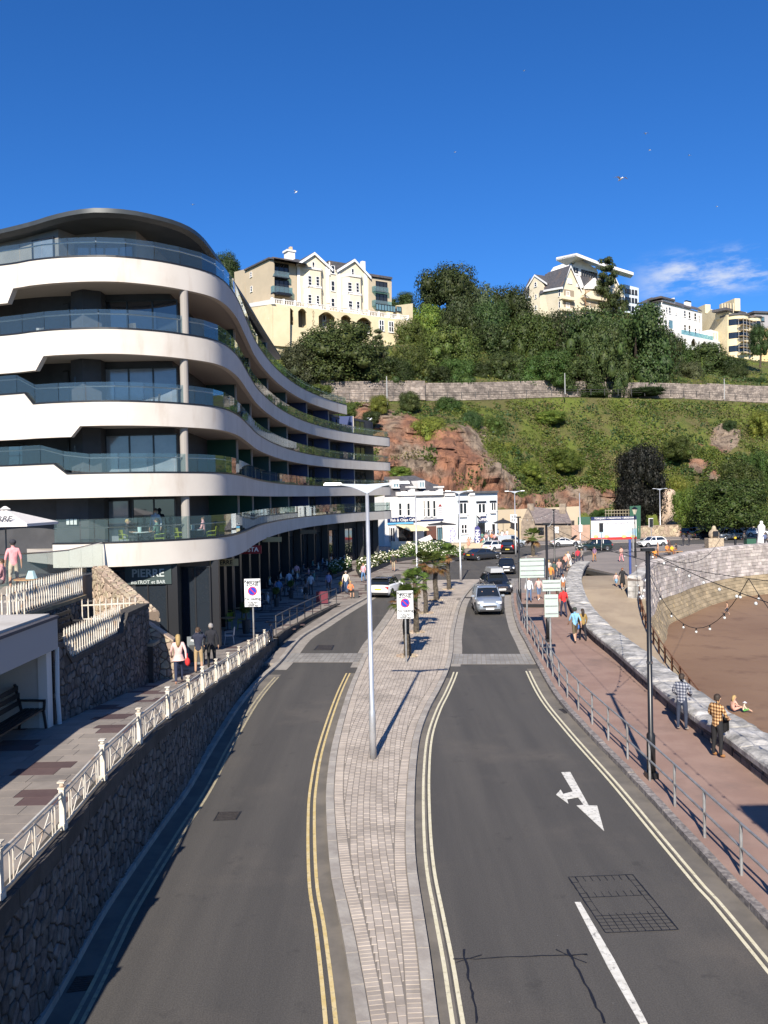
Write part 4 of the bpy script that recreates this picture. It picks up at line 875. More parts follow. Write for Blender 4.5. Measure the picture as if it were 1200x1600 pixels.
for k in range(5):
    pts = [p for p in BP if (k > 0 or p.x > -14.9 or p.y > 45) and (k < 4 or p.y < 96.2)]
    Xs = [v for d in (S_TOP, S_BOT) if k in d for v in d[k][:2]]; pts = sharpen(pts, Xs); I = offset(pts, -.28)
    b = MB(); b.grid([[(p.x, p.y, zb(k, p)), (p.x, p.y, zt(k, p)), (q.x, q.y, zt(k, p)), (q.x, q.y, zb(k, p))] for p, q in zip(pts, I)], True); n = len(pts)
    b.f += [(0, 1, 2, 3), tuple(4 * (n - 1) + i for i in (3, 2, 1, 0))]; b.m += [0, 0]; b.build('balcony_fascia', cream, APT, 'angle', fix=True)
    b = MB(); b.grid([[(p.x, p.y, zt(k, p) + .002), (p.x, p.y, zt(k, p) + .07), (q.x, q.y, zt(k, p) + .07), (q.x, q.y, zt(k, p) + .002)] for p, q in zip(offset(pts, .02), offset(pts, -.34))], True); b.build('fascia_cap', frame_d, APT, fix=True)
    # floor slab with pale soffit
    fl = [(q.x, q.y) for q in offset(pts, -.27)] + ([(-4, 108), (-20, 100), (-36, 60)] if k < 4 else [(-9, 97), (-20, 97), (-36, 60)])
    b = MB(); b.prism(fl, BOTS[k] + .10, TOPS[k] - .32); b.build('floor_slab', soffit, APT)
    # glass balustrade: panes, rail, brackets
    gh = 1.02 if k == 0 else .82; gp_ = resample([V((p.x, p.y, zt(k, p) + .07)) for p in offset(pts, -.12)], 1.25); gp_ = [V((p.x, p.y, p.z)) for p in gp_]
    gs = MB(); cnt = 0
    for a, c in zip(gp_, gp_[1:]):
        if a.x < -20: continue
        t = (c - a); a1, c1 = a + t * .012, c - t * .012; h = gh; q = MB(); e = V((-t.y, t.x, 0)).normalized() * .015
        if a.y < 74 or k == 0: q.extr([a1, c1, V((c1.x, c1.y, c1.z + h)), V((a1.x, a1.y, a1.z + h))], e); q.build('glass_panel', bal_glass, APT)
        else: gs.extr([a1, c1, V((c1.x, c1.y, c1.z + h)), V((a1.x, a1.y, a1.z + h))], e)
    if gs.v: gs.build('far_glass_panels', bal_glass, APT, kind='stuff')
    rl_ = MB(); rp = [V((p.x, p.y, p.z + gh * (.78 if k else .62))) for p in offset(gp_, -.1) if p.x > -20]; rl_.tube(rp, .03, 6)
    for p, q in zip(rp, [g for g in gp_ if g.x > -20]): rl_.bar(p, V((q.x, q.y, p.z)), .02)
    rl_.build('handrail', steel, APT)
# roof: thin curved metal shell with deep dark soffit
RP = crom([V((x, y, 0)) for x, y in ((-34, 45), (-24, 41), (-16.7, 38.4), (-14.5, 37.4), (-12.9, 37.0), (-11.3, 37.3), (-10.2, 38.1), (-9.3, 39.2), (-8.8, 40.8), (-8.66, 44), (-8.7, 54), (-8.9, 63.5), (-9.05, 75.3))], .6)
def rz_at(p): return 20.95 - max(0, -12.5 - p.x) * .055 - max(0, p.y - 44) * .004
b = MB(); rows = []
for p, q, r in zip(RP, offset(RP, -.25), offset(RP, -4.5)): z = rz_at(p); rows.append([(p.x, p.y, z - .22), (p.x, p.y, z - .02), (q.x, q.y, z + .05), (r.x, r.y, z + .3), (r.x, r.y, z - .1), (q.x, q.y, z - .36)])
b.grid(rows, True); b.f += [tuple(range(6)), tuple(reversed(range(len(b.v) - 6, len(b.v))))]; b.m += [0, 0]; b.build('roof', roof_m, APT, 'angle', fix=True)
b = MB(); b.prism([(p.x, p.y) for p in offset(RP, -4.3)] + [(-36, 75)], 20.6, 21.2); b.build('roof_deck', frame_d, APT)
# recessed facade
FPh = [p for p in FP]
b = MB(); b.grid([[(p.x, p.y, .0), (p.x, p.y, 17.6)] for p in FPh]); b.build('facade_wall', char_, APT)
b = MB(); b.prism([(-36, 50), (-17, 43), (-12, 42), (-12.5, 96), (-5, 106), (-3, 108), (-36, 108)], 0, 17.5); b.build('building_core', char_, APT)
taupe = mat('penthouse_wall', (.22, .205, .19), (.18, .17, .16), scale=.8, rough=.85)
pent = [V((x, y, 0)) for x, y in ((-34, 45.6), (-17, 39.35), (-14.75, 38.35), (-14.4, 39.5), (-11.5, 39.5), (-11.3, 44), (-11.4, 60), (-11.4, 75), (-16, 75))]
b = MB(); b.grid([[(p.x, p.y, 18.2), (p.x, p.y, 20.85)] for p in pent]); b.build('penthouse_wall', taupe, APT)
def win(A, B, z0, z1, n, parent, glass=win_glass, fr=frame_d, t=.06, out=.05, name='window'):
    """framed window between plan points A,B with n panes; pane is a sub-part"""
    A, B = V((A[0], A[1], 0)), V((B[0], B[1], 0)); e = (B - A).normalized(); nrm = V((e.y, -e.x, 0)); L_ = (B - A).length; k = MB(); O = A + nrm * out
    def q(s, z): return (O.x + e.x * s, O.y + e.y * s, z)
    for s in [L_ * i / n for i in range(n + 1)]: k.bar(q(min(max(s, t / 2), L_ - t / 2), z0), q(min(max(s, t / 2), L_ - t / 2), z1), t, t, up=nrm)
    k.bar(q(0, z0 + t / 2), q(L_, z0 + t / 2), t * .98, t * .98); k.bar(q(0, z1 - t / 2), q(L_, z1 - t / 2), t * .98, t * .98); o = k.build(name, fr, parent)
    for i in range(n):
        g_ = MB(); s0, s1 = L_ * i / n + t / 2, L_ * (i + 1) / n - t / 2; c = A + nrm * (out * .4); g_.quad((c.x + e.x * s0, c.y + e.y * s0, z0 + t), (c.x + e.x * s1, c.y + e.y * s1, z0 + t), (c.x + e.x * s1, c.y + e.y * s1, z1 - t), (c.x + e.x * s0, c.y + e.y * s0, z1 - t)); g_.build('pane', glass, o)
    return o
def at_x(x, y, Y): p = D(x, y, Y); return (p.x, p.y)
for k in range(1, 4):
    zf, zc = TOPS[k] - .30, BOTS[k + 1] + .05; yy = 700 - 110 * k
    xo = {1: 162, 2: 160, 3: 156}[k]; win(at_x(xo, yy, 38.86), at_x(275, yy, 38.86), zf, zc - .25, 3, APT, blind_glass if k < 3 else win_glass)
    win(at_x(72, yy, 39.2), at_x(106, yy, 38.95), zf, zc - .3, 1, APT)
    win(at_x(8, yy, 39.4), at_x(34, yy, 39.35), zf, zc - .5, 1, APT) if k == 1 else None
    # projecting dark box wall and lamp
    p0, p1 = at_x(108, yy, 38.2), at_x(155, yy, 38.2); b = MB(); b.prism([p0, ((p0[0] + p1[0]) / 2 , 37.75), p1, (p1[0], 38.95), (p0[0], 38.95)], zf, BOTS[k + 1] + .09); b.build('projecting_wall', char_, APT)
    b = MB(); b.box((p0[0] + .25, 38.05, zf + 1.5), (.1, .12, .4)); b.build('wall_light', frame_d, APT)
    c = at_x(285, yy, 38.1); b = MB(); b.cyl((c[0], c[1], zf), (c[0], c[1], BOTS[k + 1] + .1), .19, n=14); b.build('column', colm, APT)
c = at_x(290, 800, 38.1); b = MB(); b.cyl((c[0], c[1], 5.6), (c[0], c[1], 8.1), .2, n=14); b.build('column', colm, APT)
# penthouse glazing
win((-15.0 + .1, 39.02), (-14.62, 39.15), 18.3, 20.1, 1, APT) if False else None
win((-16.2, 38.98), (-14.95, 38.43), 18.3, 20.15, 1, APT, blind_glass); win((-14.4, 39.5), (-11.6, 39.42), 18.3, 20.1, 4, APT); 
# first floor restaurant front
k = 0; zf = 5.68
win(at_x(165, 800, 38.86), at_x(203, 800, 38.86), zf, 7.9, 1, APT, blind_glass); win(at_x(207, 800, 38.86), at_x(275, 800, 38.86), zf, 7.95, 2, APT); b = MB(); p0, p1 = at_x(88, 800, 38.2), at_x(163, 800, 38.2); pm = at_x(138, 800, 37.7); b.prism([p0, pm, p1, (p1[0], 38.95), (p0[0], 38.95)], zf - .2, 8.1); b.build('projecting_wall', char_, APT)
menu = MB(); q = at_x(112, 812, 37.86); menu.box((q[0], q[1] + .1, 6.95), (.7, .04, .38), rz=-.33); fm_ = menu.build('menu_board', frame_d, APT)
for i in range(3): g_ = MB(); g_.box((q[0] - .2 + i * .2, q[1] + .055 - i * .068, 6.95), (.16, .01, .26), rz=-.33); g_.build('menu_sheet', mat('paper', (.6, .6, .58)), fm_)
# far-side balconies: glazing, divider screens
Ls_, atF = path_map(FP); s0 = 0; fins = [47.3, 56.8, 66.5, 75.5, 84, 91.6, 98.6]
fcol = [mat('fin_green', (.012, .075, .05), rough=.5), mat('fin_teal', (.02, .07, .075), rough=.5), mat('fin_blue', (.012, .03, .12), rough=.5)]
for k in range(5):
    zf = TOPS[k] - .30; zc = BOTS[k + 1] + .08 if k < 4 else 20.4
    for i, Y in enumerate(fins):
        if k == 4 and Y > 75: continue
        a, c = atY([p for p in FP if p.y > 39], Y), atY([p for p in BP if p.y > 43], Y); c = a.lerp(c, .74); a = a + V((.02, 0, 0))
        b = MB(); b.bar((a.x, Y, (zf + zc) / 2), (c.x, Y, (zf + zc) / 2), zc - zf, .07, up=(0, 1, 0)); b.build('divider_screen', fcol[(0 if i < 2 else (1 if i < 4 else 2)) if k < 2 else (1 if i < 2 else (2 if i > 3 else 1))], APT)
        b = MB(); b.box((c.x + .06, Y, (zf + zc) / 2), (.10, .10, zc - zf)); b.build('divider_post', soffit, APT)
    if k == 4: continue
    Yw = 41.5
    while Yw < 104:
        l = 3.6; a, c = atY([p for p in FP if p.y > 39], Yw), atY([p for p in FP if p.y > 39], Yw + l); win((a.x, a.y), (c.x, c.y), zf + .02, zc - .15, 3, APT); Yw += 4.6
# ground floor shops: dark piers, glass, added stone-toned strips standing for glass reflections, and signs
zrefl = mat('shop_reflection_tone', (.30, .27, .23), (.12, .105, .09), scale=1.6, rough=.5, bump=.3)
Yw = 40.2; i = 0
while Yw < 104:
    a, c = atY([p for p in FP if p.y > 39.2], Yw), atY([p for p in FP if p.y > 39], Yw + 3.1); z0 = zp(Yw)
    win((a.x, a.y), (c.x, c.y), z0 + .1, 4.1, 2 if i % 2 else 3, APT, name='shop_window')
    d = atY([p for p in FP if p.y > 39], Yw + 3.75); b = MB(); b.box((d.x + .35, d.y, (z0 + 5.05) / 2), (.7, .8, 5.0 - z0), rz=0); b.build('shop_pier', frame_d, APT)
    if i % 2 == 0 and i: b = MB(); b.box((d.x + .36, d.y + .75, (z0 + 4.9) / 2), (.5, .5, 4.9 - z0)); b.build('stone_pier', zrefl, APT)  # added strip stands in for a bright reflection in the shop glass
    Yw += 4.5; i += 1
# near glass front of the bistro under the terrace
win(at_x(172, 930, 37.6), at_x(262, 930, 37.6), 1.2, 4.7, 3, APT, name='shop_window')
b = MB(); p = at_x(270, 930, 37.5); b.box((p[0], p[1] + .3, 2.9), (.45, .6, 4.1)); b.build('shop_pier', frame_d, APT)
win(at_x(282, 930, 38.9), at_x(330, 930, 38.9), 1.0, 4.7, 2, APT, name='shop_window')
b = MB(); p = at_x(336, 930, 38.95); b.box((p[0], p[1] + .2, 2.9), (.35, .35, 4.1)); b.build('shop_pier', frame_d, APT)
b = MB(); b.box((-12.6, 38.0, 2.9), (.3, .3, 4.1)); b.build('shop_pier', char_, APT)
lg = mat('sign_letters_grey', (.40, .44, .43), rough=.5); gold = mat('sign_board_ochre', (.42, .34, .17), rough=.6); black = mat('black_letters', (.01, .01, .01), rough=.6); redm = mat('red_sign', (.25, .015, .02), rough=.5); whitem = mat('white_letters', (.8, .8, .78), rough=.5)
p = D(232, 895, 37.5); bd = MB(); bd.box((p.x, 37.45, p.z - .1), (2.1, .03, .85)); bs_ = bd.build('window_sign', mat('sign_band', (.05, .07, .07), rough=.3), APT)
text('PIERRE', .5, 'sign_lettering', lg, APT, face_M((p.x, 37.4, p.z - .02), (0, -1, 0))); text('BISTROT et BAR', .22, 'sign_lettering', lg, APT, face_M((p.x, 37.4, p.z - .42), (0, -1, 0)))
p = D(350, 879, 42.0); bd = MB(); bd.box((p.x, p.y, p.z), (1.45, .06, .36)); bd.build('hanging_sign', gold, APT); text('PIERRE', .3, 'sign_lettering', black, APT, face_M((p.x, p.y - .035, p.z), (0, -1, 0)))
p = D(388, 859, 50); bd = MB(); bd.box((p.x, p.y, p.z), (1.6, .06, .5)); bd.build('hanging_sign', redm, APT); text('COSTA', .38, 'sign_lettering', whitem, APT, face_M((p.x, p.y - .035, p.z), (0, -1, 0)))
p = D(425, 843, 60); bd = MB(); bd.box((p.x, p.y, p.z), (1.4, .06, .35)); bd.build('hanging_sign', gold, APT)
p = D(482, 831, 72); bd = MB(); bd.box((p.x, p.y, p.z), (1.4, .06, .35)); bd.build('hanging_sign', mat('dark_bronze', (.12, .09, .05), rough=.5), APT)
# ================================================================== stepped terraces on the near left
WZn = lambda z: (lambda p: z)
A1 = [V((-8.35, 20.55 + k * .6, 0)) for k in range(15)]
rubble_wall('stone_wall', 'grey rubble wall beside the promenade between the shelter and the stairs', A1, lambda p: zp(p.y) - .1, lambda p: 3.55 if 21.4 < p.y < 26.3 else 4.1, .42, .23, .25, stone_d, mortar_d, coping_d, 1, 300, 31, coph=.12)
B1 = [V((-10.6, 22.5 + k * .6, 0)) for k in range(12)]
rubble_wall('stone_wall', 'higher rubble wall with ochre coping behind the lower white picket fence', B1, lambda p: 2.3, lambda p: 4.43, .5, .25, .25, stone_d, mortar_d, mat('ochre_coping', (.30, .22, .12), (.2, .15, .09), scale=2, rough=.9), 1, 220, 32, coph=.12)
# landing and stairs between the two walls
stp = mat('step_concrete', (.26, .23, .20), (.19, .17, .15), scale=2, rough=.9)
st = empty('stone_stairs', 'dark stone landing and stairs behind the lower picket fence', 'stairs', (-9.5, 27, 2.2))
b = MB(); b.box((-9.55, 23.6, 2.8), (2.0, 5.6, 1.1)); b.build('landing', stp, st)
for i in range(3): b = MB(); b.box((-9.6, 28.9 + i * .3, 3.2 + i * .15), (1.6, .3, .17)); b.build('step', stp, st)
b = MB(); b.box((-15.6, 33.5, 4.2), (6, 5.4, 1.1)); b.box((-13.7, 26.2, 3.9), (5.6, 7.0, 1.3)); b.build('upper_terrace', stp, None, kind='structure')
# sunlit flanking wall of the stairs: sloping, its broad top built of fitted stone
def sloped(name, label, a, za, c, zc, w, z0, seed):
    r = empty(name, label, 'wall', (a[0], a[1], z0)); A, C = V((a[0], a[1], za)), V((c[0], c[1], zc)); e = C - A; el = e.length; n2 = V((e.y, -e.x, 0)).normalized(); b = MB()
    P4 = [A, C, C - n2 * w, A - n2 * w]; b.prism([(p.x, p.y) for p in P4], z0, lambda p: za + (zc - za) * ((V((p[0], p[1])) - A.xy).dot(e.xy) / e.xy.length_squared)); b.build('wall_core', mortar_w, r)
    rn = random.Random(seed); cel = stones(el, lambda s: 0.02, lambda s: w - .02, .22, .2, rn); up = e.cross(-n2).normalized(); up = up if up.z > 0 else -up
    lay(r, cel, lambda s, z: A + e * (s / el) - n2 * z, lambda s: up, stone_w, rn, lambda c: c[0][0], 200, -.02, .035)
    hl = e.xy.length; e2 = V((e.x, e.y, 0)).normalized(); cel = stones(hl, lambda s: z0, lambda s: za + (zc - za) * s / hl - .03, .24, .22, rn)
    for sd, off in ((1, 0), (-1, w)):
        lay(r, cel, lambda s, z: V((A.x, A.y, 0)) + e2 * s - n2 * off + V((0, 0, z)), lambda s, sd=sd: n2 * sd, stone_w, rn, lambda c: c[0][0], 150 if sd == 1 else 60, -.02, .04)
    return r
sloped('stair_wall', 'sunlit buff rubble wall with broad sloping top coming down from the terrace', (-12.3, 34.6), 5.1, (-8.85, 29.9), 3.75, .62, 2.2, 3)
rubble_wall('stair_wall', 'short sunlit rubble wall end curving down beside the bistro door', [V((-8.95 + k * .25, 29.55 + k * .03, 0)) for k in range(6)], lambda p: 1.3, lambda p: 3.65 - (p.x + 8.95) * .75, .5, .24, .22, stone_w, mortar_w, stone_w, 1, 80, 4, coph=.06)
rubble_wall('stone_pier', 'small dark stone pier at the foot of the stairs by the bistro', [V((-8.15, 28.6 + k * .25, 0)) for k in range(4)], lambda p: 1.3, lambda p: 2.75, .5, .25, .13, stone_d, mortar_d, stone_w, 1, 60, 36, coph=.1)
# white picket fences
wpaint = mat('white_paint_rusty', (.62, .58, .50), (.54, .49, .40), scale=2, rough=.5, dirt=(.38, .19, .06), dscale=3.2, damt=.75)
def picket(label, a, c, z, h, lean=0, n=None):
    r = empty('picket_fence', label, 'fence', (a[0], a[1], z if not callable(z) else z(0)), 'white metal picket fences on the stone terraces'); A, C = V((a[0], a[1], 0)), V((c[0], c[1], 0)); L_ = (C - A).length; n = n or int(L_ / .19); zz = z if callable(z) else (lambda t: z)
    for i in range(n + 1):
        t = i / n; p = A.lerp(C, t); k = MB(); k.box((p.x, p.y, zz(t) + h / 2), (.034, .034, h)); k.tube([(p.x, p.y, zz(t) + h), (p.x, p.y, zz(t) + h + .07)], [.022, .004], 4); k.build('picket', wpaint, r)
    for f in (.12, .78): k = MB(); k.bar((A.x - .03, A.y, zz(0) + h * f), (C.x - .03, C.y, zz(1) + h * f), .03, .05); k.build('rail', wpaint, r)
picket('lower white picket fence on the grey rubble wall beside the promenade', (-8.42, 21.5), (-8.5, 26.3), lambda t: 3.68, .78)
picket('upper white picket fence on the ochre capped wall under the glass terrace', (-10.75, 23.4), (-10.9, 29.6), 4.56, .85)
picket('short white picket fence above the shelter roof at the picture edge', (-11.2, 20.6), (-9.7, 22.1), 4.6, .8)
picket('small white picket fence at the top of the stairs against the buff wall', (-10.4, 28.2), (-8.7, 28.6), 3.72, .72)
# glass screens of the upper terrace
ts = empty('terrace_glass_screen', 'pale green glass screen round the upper cafe terrace', 'glass screen', (-13, 33, 4.8))
pts = [V((-17.5, 29.0, 4.75)), V((-14.5, 30.5, 4.75)), V((-12.6, 32.4, 4.75)), V((-12.3, 36.0, 4.9))]
gg_ = resample(pts, 1.1)
for a, c in zip(gg_, gg_[1:]): k = MB(); k.extr([a, c, c + V((0, 0, 1.15)), a + V((0, 0, 1.15))], V((.01, .015, 0))); k.build('glass_panel', bal_glass, ts)
k = MB(); k.tube([p + V((0, 0, 1.17)) for p in gg_], .03, 6); k.build('handrail', steel, ts)
# white shelter with its dark edged roof, and the bench in it
shw = mat('shelter_render', (.50, .47, .43), (.44, .41, .37), scale=.7, rough=.85, dirt=(.3, .26, .22), damt=.4)
sh = empty('promenade_shelter', 'pale rendered shelter with a flat dark edged roof beside the promenade', 'shelter', (-9, 16, 2.3))
b = MB(); b.box((-9.4, 14.2, 4.57), (2.5, 12.4, .74)); b.build('roof_fascia', mat('shelter_fascia', (.36, .35, .34), rough=.8), sh)
b = MB(); b.box((-9.4, 14.2, 4.975), (2.56, 12.46, .07)); b.build('roof_edge', mat('slate_edge', (.06, .06, .075), rough=.7), sh)
b = MB(); b.box((-9.45, 14.2, 5.04), (2.3, 12.2, .06)); b.build('roof_deck', shw, sh)
b = MB(); b.box((-10.0, 14.2, 3.2), (.2, 12.2, 2.0)); b.build('back_wall', shw, sh); b = MB(); b.box((-9.28, 20.25, 3.2), (1.62, .26, 2.0)); b.build('end_wall', shw, sh)
b = MB(); b.box((-8.43, 20.24, 3.2), (.22, .3, 1.98)); b.build('pier', mat('shelter_pier', (.62, .6, .56), rough=.8), sh)
k = MB(); k.tube([(-8.22, 20.5, 4.2), (-8.22, 20.46, 3.0), (-8.18, 20.44, 2.3)], .055, 8); tag(k.build('drainpipe', mat('pipe_grey', (.45, .5, .52), rough=.5)), 'pale grey drainpipe at the corner of the shelter', 'drainpipe')
bn = empty('park_bench', 'dark iron and timber bench standing inside the pale shelter', 'bench', (-9.0, 17.3, 2.3)); bk = mat('bench_black', (.012, .012, .014), rough=.5)
for i in range(4): k = MB(); k.box((-9.15 + i * .13, 17.6, 2.77), (.10, 3.0, .04)); k.build('seat_slat', bk, bn)
for i in range(3): k = MB(); k.box((-9.30 - i * .03, 17.6, 2.95 + i * .17), (.035, 3.0, .11)); k.build('back_slat', bk, bn)
for Y in (16.3, 19.0):
    k = MB(); k.bar((-9.4, Y, 3.4), (-9.25, Y, 2.75), .05); k.bar((-9.25, Y, 2.75), (-9.32, Y, 2.3), .05); k.bar((-9.2, Y, 2.74), (-8.7, Y, 2.74), .05); k.bar((-8.72, Y, 2.75), (-8.66, Y, 2.3), .05); k.bar((-9.3, Y, 3.0), (-8.66, Y, 2.98), .05); k.bar((-8.68, Y, 2.98), (-8.7, Y, 2.75), .05); k.build('leg', bk, bn)
bn.location = (-8.7, 18.35, 2.3)
bn2 = copy_thing(bn, (-9.75, 24.6, 3.35), label='curly black bench on the stone landing behind the picket fence')
# footbridge landing behind and above the viewpoint: its corner shades the pavement
fb = empty('footbridge', 'concrete footbridge over the road beneath the viewpoint', 'bridge', (0, -2, 0))
b = MB(); b.box((0, -1.9, 5.7), (26, 2.4, .5)); b.build('deck', kerb_m, fb); b = MB(); b.box((9.88, 2.1, 8.4), (7.0, 10.0, .3)); b.build('landing_roof', kerb_m, fb)
b = MB(); b.box((13.2, 1, 4.2), (.6, 5, 8.2)); b.build('landing_pier', kerb_m, fb); b = MB(); b.box((-11, -2, 2.8), (1, 2, 5.4)); b.build('landing_pier', kerb_m, fb)
# ================================================================== buildings measured off the picture
class Fac:
    """a vertical facade plane through plan points A,B; everything on it is given by where the picture shows it"""
    def __init__(s, A, B, parent): s.A = V((A[0], A[1], 0)); s.B = V((B[0], B[1], 0)); s.e = (s.B - s.A).normalized(); s.n = V((s.e.y, -s.e.x, 0)); s.p = parent
    def sz(s, x, y, o=0.): return WZ(x, y, s.A + s.n * o, s.B + s.n * o)
    def Q(s, x, y, o=0.): return s.P(*s.sz(x, y, o), o)
    def P(s, u, z, o=0.): q = s.A + s.e * u + s.n * o; return V((q.x, q.y, z))
    def wall(s, px, m, d=6., name='wall', o=0., dn=None):
        pts = [s.Q(x, y, o) for x, y in px]
        if dn: zb_ = min(p.z for p in pts) - dn; zs = sorted(p.z for p in pts)[:2]; pts = [V((p.x, p.y, zb_)) if p.z <= zs[1] + .01 else p for p in pts]
        b = MB(); b.extr(pts, -s.n * d); return b.build(name, m, s.p, fix=True)
    def rect(s, x0, y0, x1, y1, o=0.):
        xm, ym = (x0 + x1) / 2, (y0 + y1) / 2; u0, u1, za, zb_ = s.sz(x0, ym, o)[0], s.sz(x1, ym, o)[0], s.sz(xm, y0, o)[1], s.sz(xm, y1, o)[1]; return u0, u1, min(za, zb_), max(za, zb_)
    def box(s, x0, y0, x1, y1, m, o0, o1, name, parent=None):
        u0, u1, z0, z1 = s.rect(x0, y0, x1, y1, o1); b = MB(); b.extr([s.P(u0, z0, o1), s.P(u1, z0, o1), s.P(u1, z1, o1), s.P(u0, z1, o1)], s.n * (o0 - o1)); return b.build(name, m, parent or s.p, fix=True)
    def win(s, x0, y0, x1, y1, fr, gl, nx=1, ny=2, t=None, o=.06, name='window', arch=False):
        u0, u1, z0, z1 = s.rect(x0, y0, x1, y1); t = t or (u1 - u0) * .11; b = MB(); n = s.n
        for i in range(nx + 1): u = u0 + (u1 - u0) * i / nx; u = min(max(u, u0 + t / 2), u1 - t / 2); b.bar(s.P(u, z0, o), s.P(u, z1, o), t, .1, up=n)
        for j in range(ny + 1): z = z0 + (z1 - z0) * j / ny; z = min(max(z, z0 + t / 2), z1 - t / 2); b.bar(s.P(u0, z, o), s.P(u1, z, o), .094, t * .9)
        f = b.build(name, fr, s.p); g_ = MB(); g_.quad(s.P(u0 + t * .5, z0 + t * .5, .03), s.P(u1 - t * .5, z0 + t * .5, .03), s.P(u1 - t * .5, z1 - t * .5, .03), s.P(u0 + t * .5, z1 - t * .5, .03)); g_.build('pane', gl, f)
        k = MB(); k.bar(s.P(u0 - t, z0 - .06, .12), s.P(u1 + t, z0 - .06, .12), .2, .1); k.build('sill', fr, f); return f
    def arch_wall(s, u0, u1, z0, z1, ops, m, mi, th=.5, deep=2.6):
        """wall with real openings; ops = [(u0,u1,z0,z1,rise)]"""
        b = MB(); cur = u0
        def blk(a, c, lo, hi):
            if c - a > .01 and hi - lo > .01: b.extr([s.P(a, lo), s.P(c, lo), s.P(c, hi), s.P(a, hi)], -s.n * th)
        for a, c, lo, hi, r in ops:
            blk(cur, a, z0, z1); blk(a, c, z0, lo); N_ = 8; arc = [(a + (c - a) * i / N_, hi - r * (1 - sin(pi * i / N_)) if r else hi) for i in range(N_ + 1)]
            b.extr([s.P(u, z) for u, z in arc] + [s.P(c, z1), s.P(a, z1)], -s.n * th); cur = c
        blk(cur, u1, z0, z1); b.build('wall', m, s.p, fix=True)
        for a, c, lo, hi, r in ops:
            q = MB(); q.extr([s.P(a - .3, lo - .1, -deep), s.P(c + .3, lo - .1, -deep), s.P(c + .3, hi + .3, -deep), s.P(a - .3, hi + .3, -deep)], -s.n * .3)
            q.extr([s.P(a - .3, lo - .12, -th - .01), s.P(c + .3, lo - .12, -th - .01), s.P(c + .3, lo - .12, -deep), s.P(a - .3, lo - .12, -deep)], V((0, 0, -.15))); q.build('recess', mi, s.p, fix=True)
    def gable(s, px, roofm, d, over=.5, th=.28, board=None):
        (xa, ya), (xb, yb), (xc, yc) = px; pts = [s.P(*s.sz(xa, ya)), s.P(*s.sz(xb, yb)), s.P(*s.sz(xc, yc))]
        for a, c in ((pts[1], pts[0]), (pts[1], pts[2])):
            dr = (c - a).normalized(); c2 = c + dr * over; up = V((0, 0, th)); b = MB(); f = s.n * over
            b.extr([a + f, c2 + f, c2 + f + up, a + f + up], -s.n * (d + over)); b.build('roof', roofm, s.p, fix=True)
            if board: k = MB(); f2 = s.n * (over + .05); k.extr([a + f2 - V((0, 0, .35)), c2 + f2 - V((0, 0, .35)), c2 + f2 + up * .9, a + f2 + up * .9], -s.n * .12); k.build('bargeboard', board, s.p, fix=True)
def mass(FA, FB_, z0, z1, m, par):
    a, b_, c = FA.A, FA.B, FB_.B; d = a + (c - FB_.A); cc = (a + b_ + c + d) / 4; k = MB(); k.prism([tuple((cc + (q - cc) * .96).xy) for q in (a, b_, c, d)], z0, z1); k.build('building_core', m, par)
def pl(x, Y, y=600): p = D(x, y, Y); return (p.x, p.y)
wht = mat('white_stucco', (.74, .72, .69), (.68, .66, .63), scale=.4, rough=.8, dirt=(.5, .46, .4), dscale=.3, damt=.3); pale = mat('pale_blue_stucco', (.58, .64, .68), (.54, .60, .64), scale=.4, rough=.8)
crm = mat('cream_stucco', (.70, .62, .46), (.65, .57, .42), scale=.3, rough=.85, dirt=(.45, .37, .25), dscale=.25, damt=.3); yel = mat('yellow_stucco', (.68, .58, .38), (.62, .52, .33), scale=.3, rough=.85, dirt=(.45, .36, .22), dscale=.25, damt=.3)
bei = mat('beige_render', (.46, .38, .27), (.42, .35, .25), scale=.3, rough=.85); recess_shade = mat('recess_wall_shaded', (.24, .185, .12), rough=.9); peach = mat('peach_render', (.66, .48, .24), rough=.85); greyr = mat('grey_render', (.32, .31, .32), rough=.85)  # arch interiors: shade is put into the darker wall colour
slate = mat('slate_roof', (.055, .055, .062), (.09, .085, .09), scale=1.5, rough=.7, dirt=(.22, .13, .06), dscale=.35, damt=.5, stretch=(1, 1, 2)); wfr = mat('white_frame', (.78, .77, .75), rough=.5); dglass = mat('dark_pane', (.015, .017, .02), rough=.06, spec=.8); bglass = mat('conservatory_glass', (.12, .22, .26), rough=.1, spec=.8); turq = glassm('turquoise_glass', (.55, .82, .85), .06, .3)
